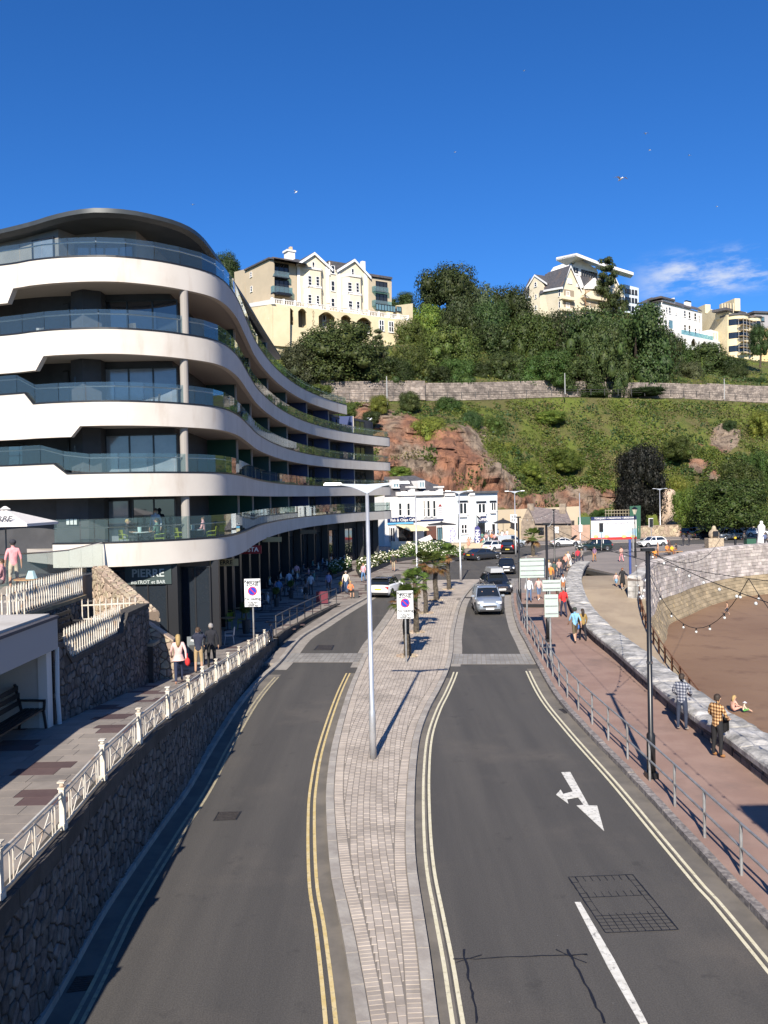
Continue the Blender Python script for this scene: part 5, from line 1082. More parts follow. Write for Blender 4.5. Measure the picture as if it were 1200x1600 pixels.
# ---- arcaded hotel
H = empty('arcaded_hotel', 'cream hotel with two white gables above a long arcade on the hillside', 'building', D(530, 530, 195)); 
F1 = Fac(pl(427, 185), pl(640, 206.5), H); zt_ = F1.sz(427, 474)[1]; u1 = F1.sz(640, 500)[0]
ops = []
for x0, y0, x1, y1, r in ((443, 480, 459, 507, .8), (466, 482, 479.5, 512, .8), (498, 487.5, 524, 513, 1.2), (533, 492, 549, 514, .8), (558, 496, 581, 523, 1.1)): a, c, lo, hi = F1.rect(x0, y0, x1, y1); ops.append((a, c, lo, hi, r))
F1.arch_wall(0, u1, zt_ - 14, zt_, ops, yel, recess_shade)
b = MB(); b.extr([F1.P(0, zt_ - 14, -3.1), F1.P(u1, zt_ - 14, -3.1), F1.P(u1, zt_ - .02, -3.1), F1.P(0, zt_ - .02, -3.1)], -F1.n * 12); b.extr([F1.P(0, zt_ - 13, -.52), F1.P(.4, zt_ - 13, -.52), F1.P(.4, zt_ - .03, -.52), F1.P(0, zt_ - .03, -.52)], -F1.n * 2.5); b.extr([F1.P(u1 - .4, zt_ - 13, -.52), F1.P(u1, zt_ - 13, -.52), F1.P(u1, zt_ - .03, -.52), F1.P(u1 - .4, zt_ - .03, -.52)], -F1.n * 2.5); b.extr([F1.P(.4, zt_ - .3, -.53), F1.P(u1 - .4, zt_ - .3, -.53), F1.P(u1 - .4, zt_ - .03, -.53), F1.P(.4, zt_ - .03, -.53)], -F1.n * 2.5); b.build('terrace_block', yel, H, fix=True)
for w_ in ((446, 488, 451, 506), (504, 492, 509, 511), (562, 503, 567, 520), (570, 503, 577, 521)): 
    Fi = Fac(F1.P(0, 0, -2.55), F1.P(u1, 0, -2.55), H); Fi.win(*w_, wfr, dglass, 1, 2)
for w_ in ((592, 500, 600, 517), (607, 502, 615, 519.5), (629, 510, 635, 526)): F1.win(*w_, wfr, dglass, 2, 2)
k = MB(); us = [i * .42 for i in range(int(u1 / .42))]
for u in us: k.bar(F1.P(u + .2, zt_ + .16, -.25), F1.P(u + .2, zt_ + 1.0, -.25), .13)
k.bar(F1.P(0, zt_ + 1.08, -.25), F1.P(u1, zt_ + 1.08, -.25), .34, .16); k.bar(F1.P(0, zt_ + .08, -.25), F1.P(u1, zt_ + .08, -.25), .36, .15)
for i in range(14): k.bar(F1.P(.4 + i * (u1 - .8) / 13, zt_ + .1, -.25), F1.P(.4 + i * (u1 - .8) / 13, zt_ + 1.3, -.25), .5)
k.build('balustrade', wht, H)
for i, ch in enumerate('ASTOR'): u, z = F1.sz(489.5, 487 + i * 5); text(ch, .9, 'wall_lettering', mat('tan_letters', (.35, .27, .16)), H, face_M(F1.P(u, z, .04), F1.n))
Fs = Fac(pl(389, 199), pl(427, 185.1), H); Fs.wall([(389, 474), (427, 478), (427, 540), (389, 536)], yel, 4, 'side_wall'); Fs.win(404, 493, 419, 502, wfr, dglass, 2, 1); Fs.wall([(389, 474), (427, 467), (427, 475), (389, 480)], wht, .3, 'side_balustrade', o=.1)
F2 = Fac(pl(420, 191), pl(612, 210), H)
F2.wall([(427, 407), (463, 413), (463, 472), (427, 470)], bei, 12, 'west_wing'); Fw = Fac(pl(382, 203), pl(427, 191.6), H); Fw.wall([(382, 424), (420, 406), (427, 407), (427, 472), (386, 474)], bei, .3, 'side_wing'); Fw.wall([(366, 425), (381, 421), (384, 480), (368, 480)], bei, 3, 'side_wing', o=-2)
for w_ in ((391, 425, 394, 433), (391.5, 447, 394.5, 456)): Fw.win(*w_, wfr, dglass, 1, 2)
b = MB(); q = [Fw.Q(x, y, .5) for x, y in ((381, 423), (420, 404), (428, 405.5))]; b.grid([[q[0], q[1], q[2]], [p - Fw.n * 10 for p in q]]); b.grid([[p + V((0, 0, .35)) for p in q], [p - Fw.n * 10 + V((0, 0, .35)) for p in q]]); b.grid([q, [p + V((0, 0, .35)) for p in q]]); b.build('roof', slate, H)
F2.box(426, 404, 463.5, 407, slate, -8, .5, 'roof')
for (x0, x1) in ((429, 451),):
    F2.win(x0, 412, x1, 432, frame_d, dglass, 3, 1, .18); F2.win(x0, 437, x1, 458, frame_d, dglass, 3, 1, .18); F2.box(x0 - 2, 424, x1 + 1, 433, turq, .06, 1.3, 'balcony_glass'); F2.box(x0 - 2, 432.5, x1 + 1, 434, frame_d, 0, 1.3, 'balcony_floor'); F2.box(x0 - 2, 448, x1 + 6, 458, turq, .06, 1.3, 'balcony_glass'); F2.box(x0 - 2, 458, x1 + 6, 460, frame_d, 0, 1.3, 'balcony_floor')
F2.wall([(576, 433), (612, 438), (612, 492), (576, 488)], bei, 11, 'east_wing'); F2.win(587, 440, 605, 455, frame_d, dglass, 3, 1, .18); F2.win(587, 459, 605, 474, frame_d, dglass, 3, 1, .18); F2.box(585, 448, 607, 456, turq, .06, 1.2, 'balcony_glass'); F2.box(585, 470, 612, 479, turq, .06, 1.2, 'balcony_glass'); F2.box(575, 430, 613, 433.5, slate, -8, .5, 'roof')
F2.wall([(464, 413), (516, 420), (527, 422), (576, 432), (576, 490), (464, 474)], crm, 10, 'main_wall'); F2.box(514, 409, 540, 421, slate, -5, -.6, 'roof'); F2.box(461, 405, 468, 413, slate, -5, -1, 'roof')
for (a, ap, c), bay, wins in (((464, 413.5), (490, 396.5), (516, 420.5)), (474, 424, 504, 477), ((481, 431, 487, 446), (493.5, 432, 499, 447), (481, 460, 487, 475), (494, 462, 499, 476))), (((527, 423), (552.5, 407), (576, 432.5)), (536, 435, 566, 488), ((543, 441, 550, 456), (556, 442, 561, 457), (544, 470, 551, 485), (557, 471, 562, 487))):
    F2.wall([a, ap, c], crm, 9.9, 'gable_wall', o=.02); F2.gable((a, ap, c), slate, 10, .55, .3, wfr); u0_, u1_, z0_, z1_ = F2.rect(*bay); w_ = u1_ - u0_
    b = MB(); b.prism([tuple(F2.P(u, 0, o).xy) for u, o in ((u0_, 0), (u0_ + w_ * .22, 1.3), (u0_ + w_ * .78, 1.3), (u1_, 0))], z0_ - 3, z1_); b.build('bay', crm, H)
    b = MB(); b.prism([tuple(F2.P(u, 0, o).xy) for u, o in ((u0_ - .2, 0), (u0_ + w_ * .2, 1.55), (u0_ + w_ * .8, 1.55), (u1_ + .2, 0))], z1_, z1_ + .5); b.build('bay_cornice', wht, H); b = MB(); b.prism([tuple(F2.P(u, 0, o).xy) for u, o in ((u0_ - .1, 0), (u0_ + w_ * .2, 1.42), (u0_ + w_ * .8, 1.42), (u1_ + .1, 0))], (z0_ + z1_) / 2 - .2, (z0_ + z1_) / 2 + .3); b.build('bay_cornice', wht, H)
    Fb = Fac(F2.P(0, 0, 1.32), F2.P(30, 0, 1.32), H)
    for q in wins: Fb.win(*q, wfr, dglass, 1, 3)
    F2.win((a[0] + c[0]) / 2 - 2.5, ap[1] + 13, (a[0] + c[0]) / 2 + 1.5, ap[1] + 26, wfr, dglass, 1, 2)
    for xx in (a[0] + 1, c[0] - 6): F2.box(xx, a[1] + 3, xx + 4.5, 473 + (a[0] - 464) * .17, wht, .02, .16, 'quoin_strip')
for w_ in ((517, 415, 523, 428), (517, 439, 523, 455), (517, 466, 523, 480)): F2.win(*w_, wfr, dglass, 1, 2)
F2.box(450, 391, 461, 415, wht, -4, -2, 'chimney'); F2.box(453.5, 385.5, 457, 391, mat('chimney_pot', (.6, .42, .25)), -3.4, -2.6, 'chimney_pot'); F2.box(448.5, 390, 462.5, 393, wht, -4.2, -1.8, 'chimney_cap'); F2.box(514.5, 409, 516, 430, wfr, .1, .3, 'downpipe'); F2.box(566, 408, 571, 428, wht, -5, -4, 'chimney')
Fg = Fac(F1.P(0, 0, -1.2), F1.P(u1, 0, -1.2), H); Fg.win(587, 476, 618, 486, frame_d, bglass, 7, 1, .12, name='conservatory'); Fg.win(619, 479, 627, 487, frame_d, bglass, 2, 1, .12, name='conservatory')
F3 = Fac(F1.P(u1 - 4, 0, -1), F1.P(u1 + 3, 0, -2), H); F3.wall([(621, 477), (645, 474), (645, 520), (621, 512)], yel, 6, 'end_block')
F1.box(434, 457, 455, 461, frame_d, -5, -3.5, 'dark_canopy')
# ---- cream gabled house
C_ = empty('gabled_house', 'cream gabled house with stacked balconies and dark slate roofs on the hilltop', 'building', D(895, 500, 250))
FL = Fac(pl(815, 263), pl(877.5, 246), C_); FR = Fac(pl(877.5, 246), pl(976, 262), C_)
FL.wall([(817, 468), (828, 465), (828, 505), (817, 503)], crm, .3, 'end_wall'); FL.wall([(827, 448), (836, 431.5), (848, 443), (852, 452), (877.5, 448), (877.5, 520), (827, 510)], crm, .3, 'side_wall'); mass(FL, FR, 40, FR.sz(940, 462)[1], crm, C_)
def quadroof(F_, px, th, m, oo): pts = [F_.Q(x, y, o) for (x, y), o in zip(px, oo)]; b = MB(); b.extr(pts, V((0, 0, th))); return b.build('roof', m, C_, fix=True)
quadroof(FL, [(850, 453), (879, 448), (890.5, 417), (851.5, 430)], .3, slate, (.5, .5, -4, -4)); quadroof(FL, [(813, 466), (827, 463), (829, 435), (829, 434)], .3, slate, (.4, .4, -3, -3.1)); FL.gable(((824, 449), (836, 430), (855, 443)), slate, 5, .2, .25, wfr)
FL.wall([(849, 453), (878, 448), (878, 451), (849, 456)], wfr, .4, 'eaves_board', o=.7); FL.wall([(813, 466), (829, 463), (829, 465.5), (813, 468.5)], wfr, .3, 'eaves_board', o=.6)
for w_ in ((835, 441, 839, 448), (836, 460, 839, 466), (836, 477, 839, 484), (873, 452, 876, 463), (873, 471, 876, 482), (873, 489, 876, 498)): FL.win(*w_, wfr, dglass, 1, 2)
FR.wall([(877.5, 447), (890, 417), (903, 446), (903, 520), (877.5, 520)], crm, 9, 'gable_wall'); FR.gable(((877, 448), (890, 416), (906, 452)), slate, 9, .5, .25, wfr)
FR.wall([(903, 452), (933, 455), (950, 458), (950, 520), (903, 520)], crm, 9, 'front_wall'); FR.wall([(945, 452), (957, 429), (972, 461), (972, 520), (945, 520)], crm, 9, 'gable_wall', o=.3); FR.gable(((943, 455), (957, 429), (973, 463)), slate, 9, .5, .25, wfr)
FR.box(903, 434, 945, 452, slate, -5, -.8, 'roof'); FR.wall([(916, 447), (930, 434), (937, 446), (936, 452), (916, 451)], wht, 3, 'dormer', o=.1); FR.win(926, 445, 932, 451, wfr, dglass, 2, 1); FR.wall([(900, 448), (906, 430), (912, 447), (911, 450)], wht, 3, 'dormer', o=.1)
for y0 in (453, 471, 489):
    for x0, x1 in ((881, 897), (913, 931), (935, 951)): 
        if y0 == 453 and x0 > 910: continue
        FR.box(x0, y0, x1, y0 + 10, mat('balcony_shade', (.30, .24, .17), rough=.9), .02, .06, 'balcony_shade_panel'); FR.win(x0 + 3, y0 + 2, x0 + 9, y0 + 9.5, wfr, dglass, 2, 1, o=.1)  # flat tan panel whose darker colour stands for recess shade
    FR.box(879, y0 + 10, 899, y0 + 15, crm, .1, 1.4, 'balcony_front'); FR.box(912, y0 + 10, 953, y0 + 15, crm, .1, 1.2, 'balcony_front')
FR.box(886, 435, 894, 444, wht, .05, .1, 'gable_panel'); FR.win(887, 437, 893, 443, wfr, dglass, 2, 1, o=.14); FR.box(951, 451, 973, 462, crm, .4, 1.9, 'balcony_front'); FR.win(953, 441, 957, 456, wfr, dglass, 1, 2, o=.4); FR.box(954, 464, 967, 476, mat('balcony_shade'), .32, .36, 'balcony_shade_panel') if False else None
stair = empty('spiral_stair', 'rusty spiral fire escape between the balconies of the cream gabled house', 'fire escape', FR.P(FR.sz(906, 500)[0], 50, 2)); k = MB(); pu = FR.sz(906, 470)[0]; z0_, z1_ = FR.sz(906, 498)[1], FR.sz(906, 455)[1]; pc = FR.P(pu, 0, 2.2); k.cyl((pc.x, pc.y, z0_), (pc.x, pc.y, z1_), .12, n=6); k.build('post', rust, stair)
for i in range(26): k = MB(); a = i * .5; z = z0_ + (z1_ - z0_) * i / 26; k.box((pc.x + cos(a) * .8, pc.y + sin(a) * .8, z), (1.5, .35, .08), rz=a); k.build('step', mat('stair_buff', (.55, .40, .25)), stair)
# ---- white block with the upswept roof
T = empty('tower_block', 'white modern block with a thin upswept wing roof behind the gabled house', 'building', D(930, 480, 290)); FT = Fac(pl(892, 285), pl(935, 292), T)
FT.wall([(893, 418), (903, 404), (932, 420), (936, 430), (936, 500), (893, 500)], wht, 12, 'wall'); FT.wall([(975, 444), (998, 450), (998, 500), (975, 500)], pale, 10, 'wing_wall', o=-6)
def wing(px, oo, th): pts = [FT.Q(x, y, o) for (x, y), o in zip(px, oo)]; b = MB(); b.extr(pts, V((0, 0, th))); return b.build('roof', wht, T, fix=True)
wing([(869, 407), (901, 400), (935, 413), (930, 416)], (5, 4, 4, -8), 1.0); wing([(869, 407), (885, 415), (905, 408), (901, 400)], (5, 1, -6, 4), .5); wing([(935, 413), (990, 430), (985, 435), (930, 420)], (4, 5, -6, -6), 1.0)
for i in range(7): FT.win(908 + i * 3.6, 421 + i * .9, 911 + i * 3.6, 431 + i * .9, frame_d, dglass, 1, 1, .1)
for w_ in ((896, 418, 899, 425), (900, 419, 903, 426)): FT.win(*w_, frame_d, dglass, 1, 1)
for j in range(3):
    for i in range(4): Fac(FT.P(0, 0, -5.9), FT.P(20, 0, -5.9), T).win(977 + i * 5, 451 + j * 13 + i * .8, 980.5 + i * 5, 458 + j * 13 + i * .8, frame_d, dglass, 1, 1)
# ---- white villa
Wv = empty('white_villa', 'bright white villa with bay window, arches and turquoise glass terrace', 'building', D(1060, 530, 262)); VL = Fac(pl(997, 272), pl(1033, 258), Wv); VR = Fac(pl(1033, 258), pl(1098, 274), Wv)
VL.wall([(997, 477), (1033, 472), (1033, 540), (997, 540)], wht, .3, 'side_wall'); mass(VL, VR, 40, VR.sz(1033, 474)[1], wht, Wv); VR.wall([(1033, 472), (1055, 476), (1097, 489), (1097, 545), (1033, 540)], wht, .3, 'front_wall')
def rf(F_, px, oo, m, th, par): pts = [F_.Q(x, y, o) for (x, y), o in zip(px, oo)]; b = MB(); b.extr(pts, V((0, 0, th))); return b.build('roof', m, par, fix=True)
rf(VL, [(995, 476), (1034, 471), (1030, 468), (1018, 466)], (.5, .5, -6, -6), slate, .3, Wv); rf(VR, [(1033, 471), (1097, 487), (1090, 482), (1056, 473)], (.5, .5, -5, -5), slate, .3, Wv)
VR.wall([(1033, 469), (1054, 465), (1055, 477), (1036, 475)], wht, 5, 'attic', o=-.5); VR.box(1033, 465, 1055, 468, slate, -5, 0, 'attic_roof'); VR.box(1073, 472, 1080, 482, wht, -4, -3, 'chimney'); VR.box(1073, 470, 1080, 472.5, frame_d, -3.9, -3.1, 'chimney_cap')
VR.box(1036, 497, 1053, 515, wht, .02, 1.6, 'bay'); Vb = Fac(VR.P(0, 0, 1.65), VR.P(9, 0, 1.65), Wv); Vb.win(1038, 500, 1042.5, 514, wfr, dglass, 1, 2); Vb.win(1044, 499, 1052, 515, wfr, bglass, 1, 1)
for w_ in ((1040, 480, 1043, 488), (1044.5, 480, 1048, 490), (1055, 489, 1057, 492), (1068, 485, 1071.5, 495), (1075, 487, 1079, 498), (1084, 489, 1088, 500), (1091, 493, 1093, 502), (1068, 507, 1072, 517), (1075, 508, 1079, 522), (1085, 513, 1088, 523), (1091, 514, 1093, 521)): VR.win(*w_, wfr, dglass, 1, 2)
for x in (1061,): VR.box(x, 482, x + 3, 520, pale, .02, .1, 'quoin_strip')
VL.box(1028, 475, 1032.5, 515, pale, .02, .1, 'quoin_strip')
VE = Fac(VR.P(-2, 0, 5), VR.P(40, 0, 5), Wv); e0, e1 = VE.sz(1057, 520)[0], VE.sz(1125, 540)[0]; zt2 = VE.sz(1075, 524)[1]; ops = []
for x0, y0, x1, y1 in ((1069, 529, 1073, 535), (1080, 529, 1088, 539), (1091, 533, 1094, 541), (1097, 533, 1105, 543), (1107, 536, 1111, 544), (1113, 534, 1117.5, 545)): a, c, lo, hi = VE.rect(x0, y0, x1, y1); ops.append((a, c, lo - .5, min(hi, zt2 - .4), (c - a) * .45))
VE.arch_wall(e0, e1, zt2 - 9, zt2, ops, wht, recess_shade, .4, 1.8); k = MB(); k.extr([VE.P(e0 + 3, zt2, -.1), VE.P(e1 - 4, zt2, -.1), VE.P(e1 - 4, zt2 + 1.4, -.1), VE.P(e0 + 3, zt2 + 1.4, -.1)], VE.n * .03); k.build('terrace_glass', turq, Wv); b = MB(); b.extr([VE.P(e0, zt2 - .3, -.41), VE.P(e1, zt2 - .3, -.41), VE.P(e1, zt2 - .05, -.41), VE.P(e0, zt2 - .05, -.41)], -VE.n * 5); b.build('terrace_deck', wht, Wv, fix=True)
VR.wall([(1111, 515), (1124, 519), (1124, 548), (1111, 545)], wht, 6, 'garden_room', o=3); Fac(VR.P(0, 0, 3.05), VR.P(9, 0, 3.05), Wv).win(1113, 519, 1121, 532, wfr, mat('blind_cream', (.5, .45, .36)), 2, 1)
# ---- yellow block
Yb = empty('yellow_block', 'yellow apartment house with tall chimneys and a scaffolded round bay', 'building', D(1140, 560, 275)); YL = Fac(pl(1096, 285), pl(1137, 270), Yb); YR = Fac(pl(1137, 270), pl(1182, 282), Yb)
YL.wall([(1096, 490), (1104, 491), (1111, 483), (1118, 491), (1137, 492), (1137, 570), (1096, 556)], yel, .3, 'side_wall'); mass(YL, YR, 40, YR.sz(1137, 496)[1], yel, Yb); YR.wall([(1137, 494), (1180, 500), (1180, 575), (1137, 572)], yel, .3, 'front_wall')
YL.box(1090, 478, 1102, 492, yel, -6, -4, 'chimney'); YL.box(1124, 471, 1148, 490, yel, -5, -3, 'chimney')
for i in range(5): YL.box(1127 + i * 4.4, 474, 1128.2 + i * 4.4, 489, crm, -3, -2.85, 'chimney_rib')
for x0, x1, y in ((1137, 1158, 500), (1165, 1180, 503)):
    b = MB(); c = YR.P(YR.sz((x0 + x1) / 2, y)[0], 0, 0); r = (YR.sz(x1, y)[0] - YR.sz(x0, y)[0]) / 2; zt3 = YR.sz(x0, y - 6)[1]; b.tube([(c.x, c.y, zt3 - 18), (c.x, c.y, zt3)], r, 16); b.build('round_bay', yel, Yb); k = MB(); k.tube([(c.x, c.y, zt3), (c.x, c.y, zt3 + .5)], r + .4, 16); k.build('bay_roof', slate, Yb)
    for j in range(3): k = MB(); k.tube([(c.x, c.y, zt3 - 3.2 - j * 4.3), (c.x, c.y, zt3 - 1.2 - j * 4.3)], r + .03, 16, False); k.build('bay_window', dglass, Yb)
YR.box(1134, 484, 1166, 488, slate, -4, .8, 'roof'); YR.wall([(1140, 486), (1166, 489), (1166, 500), (1140, 496)], yel, 5, 'attic', o=.3)
for w_ in ((1156, 487, 1160, 493), (1162, 488, 1165, 494), (1160, 512, 1164, 518), (1168, 524, 1174, 530), (1176, 524, 1180, 530)): YR.win(*w_, wfr, dglass, 1, 1, o=.4)
YR.box(1158, 534, 1186, 542, wht, .2, 2.4, 'balcony_front'); YR.box(1164, 519, 1179, 526, yel, .3, 2.2, 'balcony_front')
for x in (1165, 1170): YR.box(x, 541, x + 2, 560, wht, 1.6, 2.1, 'balcony_column')
scf = empty('scaffolding', 'tall tube scaffolding round the bay of the yellow apartment house', 'scaffolding', YR.P(YR.sz(1148, 560)[0], 50, 4)); tb = mat('scaffold_tube', (.30, .29, .28), rough=.5)
for i in range(5):
    for o in (3.6, 5.2): k = MB(); u = YR.sz(1138 + i * 5, 540)[0]; k.cyl(YR.P(u, YR.sz(1138, 556)[1], o), YR.P(u, YR.sz(1138, 500)[1], o), .07, n=5); k.build('standard', tb, scf)
for j in range(7):
    z = YR.sz(1138, 554 - j * 8.6)[1]; k = MB(); a, c = YR.P(YR.sz(1137, 540)[0], z, 4.4), YR.P(YR.sz(1159, 540)[0], z, 4.4); k.bar(a, c, 1.7, .1); k.build('deck_board', mat('scaffold_board', (.42, .33, .22)), scf); k = MB(); k.bar(a + YR.n * .8 + V((0, 0, 1)), c + YR.n * .8 + V((0, 0, 1)), .08); k.build('guard_tube', tb, scf)
gw = Fac(pl(1140, 262), pl(1172, 262), None); o = gw.wall([(1140, 560), (1170, 566), (1170, 575), (1141, 572)], wht, 1., 'garden_wall'); tag(o, 'low bright white garden wall below the scaffolded yellow house', 'wall')
Eb = empty('peach_block', 'peach apartment block with a set back grey top floor at the skyline edge', 'building', D(1195, 550, 290)); EF = Fac(pl(1178, 288), pl(1240, 292), Eb); EF.wall([(1180, 514), (1250, 510), (1250, 575), (1180, 575)], peach, 12, 'wall'); EF.wall([(1179, 490), (1195, 489), (1250, 493), (1250, 516), (1179, 516)], greyr, 9, 'top_floor', o=-1.5); EF.box(1178, 487, 1252, 490, slate, -8, -.8, 'roof')
for w_ in ((1189, 495, 1194, 502), (1181, 510, 1186, 516)): Fac(EF.P(0, 0, -1.4), EF.P(9, 0, -1.4), Eb).win(*w_, frame_d, bglass, 2, 1)
# ================================================================== white cafes at the foot of the cliff
K1 = empty('white_cafe', 'white two storey seaside cafe with blue shop sign and slate mansard', 'building', D(645, 850, 131)); FK = Fac(pl(600, 128), pl(694, 133), K1); z0k = 0
FK.wall([(601, 777), (622, 776), (650, 771), (694, 774), (694, 850), (601, 853)], wht, 8, 'wall', dn=.5)
FK.box(621, 768, 693.5, 774, wht, -.3, .3, 'parapet'); FK.box(650, 773.5, 694, 775, slate, .1, .36, 'cornice_line')
pts = [FK.Q(x, y, o) for x, y, o in ((601, 776, 0), (692, 772, -1), (682, 758, -3.5), (648, 743, -5), (600, 745, -4))]; b = MB(); b.extr(pts, V((0, .3, -.3))); b.build('roof', slate, K1, fix=True); b = MB(); b.extr([FK.Q(601, 772, -1), FK.Q(692, 770, -1), FK.Q(684, 757, -7), FK.Q(601, 745, -7)], V((0, 6, 0))); b.build('roof_back', slate, K1, fix=True)
for x0, y0, x1, y1 in ((613, 751, 624, 763), (654, 752.5, 664, 763)): FK.box(x0, y0 - 1.5, x1, y1, wht, -3.6, -1.2, 'dormer'); Fac(FK.P(0, 0, -1.15), FK.P(9, 0, -1.15), K1).win(x0 + 1, y0, x1 - 1, y1 - 1, wfr, bglass, 2, 1)
for x in (640, 684): FK.box(x + 2, 761, x + 8, 772, wht, -.8, .2, 'parapet_pier'); FK.box(x, 759.5, x + 10, 762, wht, -1.0, .4, 'pier_cap')
for w_ in ((622.5, 786, 627.5, 806), (635.5, 786, 640.5, 806)): FK.win(*w_, wfr, dglass, 1, 2, name='window')
for x in (661, 667, 676): FK.win(x, 782, x + 4.6, 807.5, wfr, dglass, 1, 2); 
for x in (664.8, 673.5): FK.box(x, 779, x + 1.8, 807, wht, .02, .35, 'window_pillar')
FK.box(631, 783, 632.5, 806, wht, .02, .2, 'window_pillar')
navy = mat('navy_sign', (.012, .022, .085), rough=.5); FK.box(606, 808.5, 651, 816, navy, .05, .25, 'shop_sign'); FK.box(606, 816, 646, 819, mat('sky_sign', (.12, .38, .62), rough=.5), .05, .22, 'sign_band'); FK.box(651, 811.5, 693, 814, navy, .02, .12, 'navy_band')
u, z = FK.sz(633, 812.3); text('Fish & Chips Cafe Bar', .62, 'sign_lettering', wht, K1, face_M(FK.P(u, z, .27), FK.n))
for x0, x1 in ((609, 617), (623, 646), (663, 668)): FK.box(x0, 824, x1, 847, dglass, .02, .07, 'shop_opening')
FK.win(609.5, 824, 617, 847, wfr, dglass, 2, 1); FK.box(667, 822, 682, 845, mat('brick_inside', (.12, .05, .035)), .02, .09, 'shop_opening'); FK.win(683, 824, 691, 845, frame_d, bglass, 2, 1)
FK.box(683.5, 788, 692, 806, wht, .03, .09, 'wall_plaque'); b = MB(); u, z = FK.sz(687, 789.5); b.extr([FK.P(u - .35, z - .2, .12), FK.P(u + .35, z - .2, .12), FK.P(u, z + .25, .12)], FK.n * .02); b.build('plaque_emblem', redm, K1)
for i in range(4): FK.box(684.5, 794 + i * 3, 691, 795 + i * 3, mat('faint_print', (.3, .3, .35)), .092, .1, 'plaque_line')
b = MB(); pts = [FK.Q(618, 820, .3), FK.Q(655, 820.5, .3), FK.Q(675, 829, 3.2), FK.Q(641, 830, 3.2)]; b.extr(pts, V((0, 0, .05))); b.build('awning', mat('awning_cream', (.66, .56, .34), rough=.8), K1, fix=True)
K2 = empty('white_pub', 'white and pale blue pub with flat roof line and dark first floor windows', 'building', D(735, 850, 134)); FQ = Fac(pl(694.2, 133), pl(777.5, 136), K2)
FQ.wall([(694, 771), (712, 770), (712, 848), (694, 848)], wht, 8, 'wall', o=.3, dn=.5); FQ.wall([(712, 770), (777, 769), (777, 848), (712, 848)], pale, 8, 'wall', dn=.5); FQ.box(733, 772, 743, 848, wht, .02, .35, 'pilaster'); FQ.box(693, 767.5, 779, 770.5, slate, -7, .6, 'roof'); FQ.box(695, 770.5, 711, 774.5, wht, .3, .6, 'cornice_blocks'); FQ.box(734, 770.5, 742, 774, wht, .35, .6, 'cornice_blocks')
for w_ in ((717, 785, 730, 804), (746, 786, 759, 802.5), (767, 785, 775, 798)): FQ.win(*w_, wfr, dglass, 2, 1); FQ.box(w_[0] - 1, w_[1] - 3, w_[2] + 1, w_[1] - .5, frame_d, .02, .3, 'lintel'); FQ.box(w_[0], w_[3] + .3, w_[2], w_[3] + 4, wht, .02, .4, 'sill_box')
FQ.win(720, 819, 730, 834, wfr, dglass, 2, 2); FQ.box(747, 817, 758, 840, dglass, .02, .06, 'door_opening'); FQ.box(748, 804.5, 760, 815, navy, .1, .3, 'hanging_sign'); u, z = FQ.sz(754, 812); text('OPEN', .65, 'sign_lettering', wht, K2, face_M(FQ.P(u, z, .32), FQ.n)); b = MB(); b.extr([FQ.Q(744, 804, .3), FQ.Q(752, 804, .3), FQ.Q(750, 809, 1)], V((0, 0, .05))); b.build('sign_cap', wht, K2); FQ.win(768, 818, 774, 838, wfr, dglass, 1, 1)
FQ.box(734.5, 762, 737, 768, mat('chimney_pot'), -2, -1.6, 'chimney_pot')
o = FQ.box(777.5, 796, 815, 846, bei, -2.5, -2, 'yard_wall'); tag(o, 'tan rendered yard wall between the pub and the stone cottage', 'wall'); o.parent = None; o.location = (0, 0, 0)
kw = Fac(pl(612, 121), pl(640, 122), None); o = kw.wall([(612, 846), (641, 846), (641, 859), (612, 860)], mat('cream_low_wall', (.72, .66, .5)), .4, 'forecourt_wall'); tag(o, 'low cream forecourt wall before the white cafe', 'wall')
# ---- stone cottage
rub = mat('cottage_stone', (.30, .24, .18), (.18, .145, .115), scale=1.6, rough=.95, bump=.8, bscale=3); SC = empty('stone_cottage', 'old rubble stone cottage with a sagging slate roof by the junction', 'building', D(855, 850, 136)); FC = Fac(pl(812, 137), pl(893, 134.5), SC)
FC.wall([(814, 817), (824, 794), (836, 815), (893, 815), (893, 851), (814, 851)], rub, 6, 'wall', dn=.5); pts = [FC.Q(836, 818, .5), FC.Q(893, 818, .5), FC.Q(885, 800, -3), FC.Q(825, 793, -3)]; b = MB(); b.extr(pts, V((0, 0, .25))); b.build('roof', mat('cottage_slate', (.20, .165, .155), (.12, .10, .10), scale=2, rough=.85, stretch=(1, 1, 3)), SC, fix=True); b = MB(); b.extr([pts[3], pts[2], pts[2] + V((.5, 4, -4)), pts[3] + V((.5, 4, -4))], V((0, 0, .25))); b.build('roof_back', slate, SC)
for x in (824, 874): FC.box(x, 787, x + 10, 812, rub, -3.2, -2, 'chimney')
FC.win(797.5, 804, 808, 816, wfr, dglass, 4, 2); FC.box(841, 824, 850, 836, dglass, .02, .06, 'window'); FC.box(866, 823, 873, 833, wht, .02, .06, 'notice_sheet')
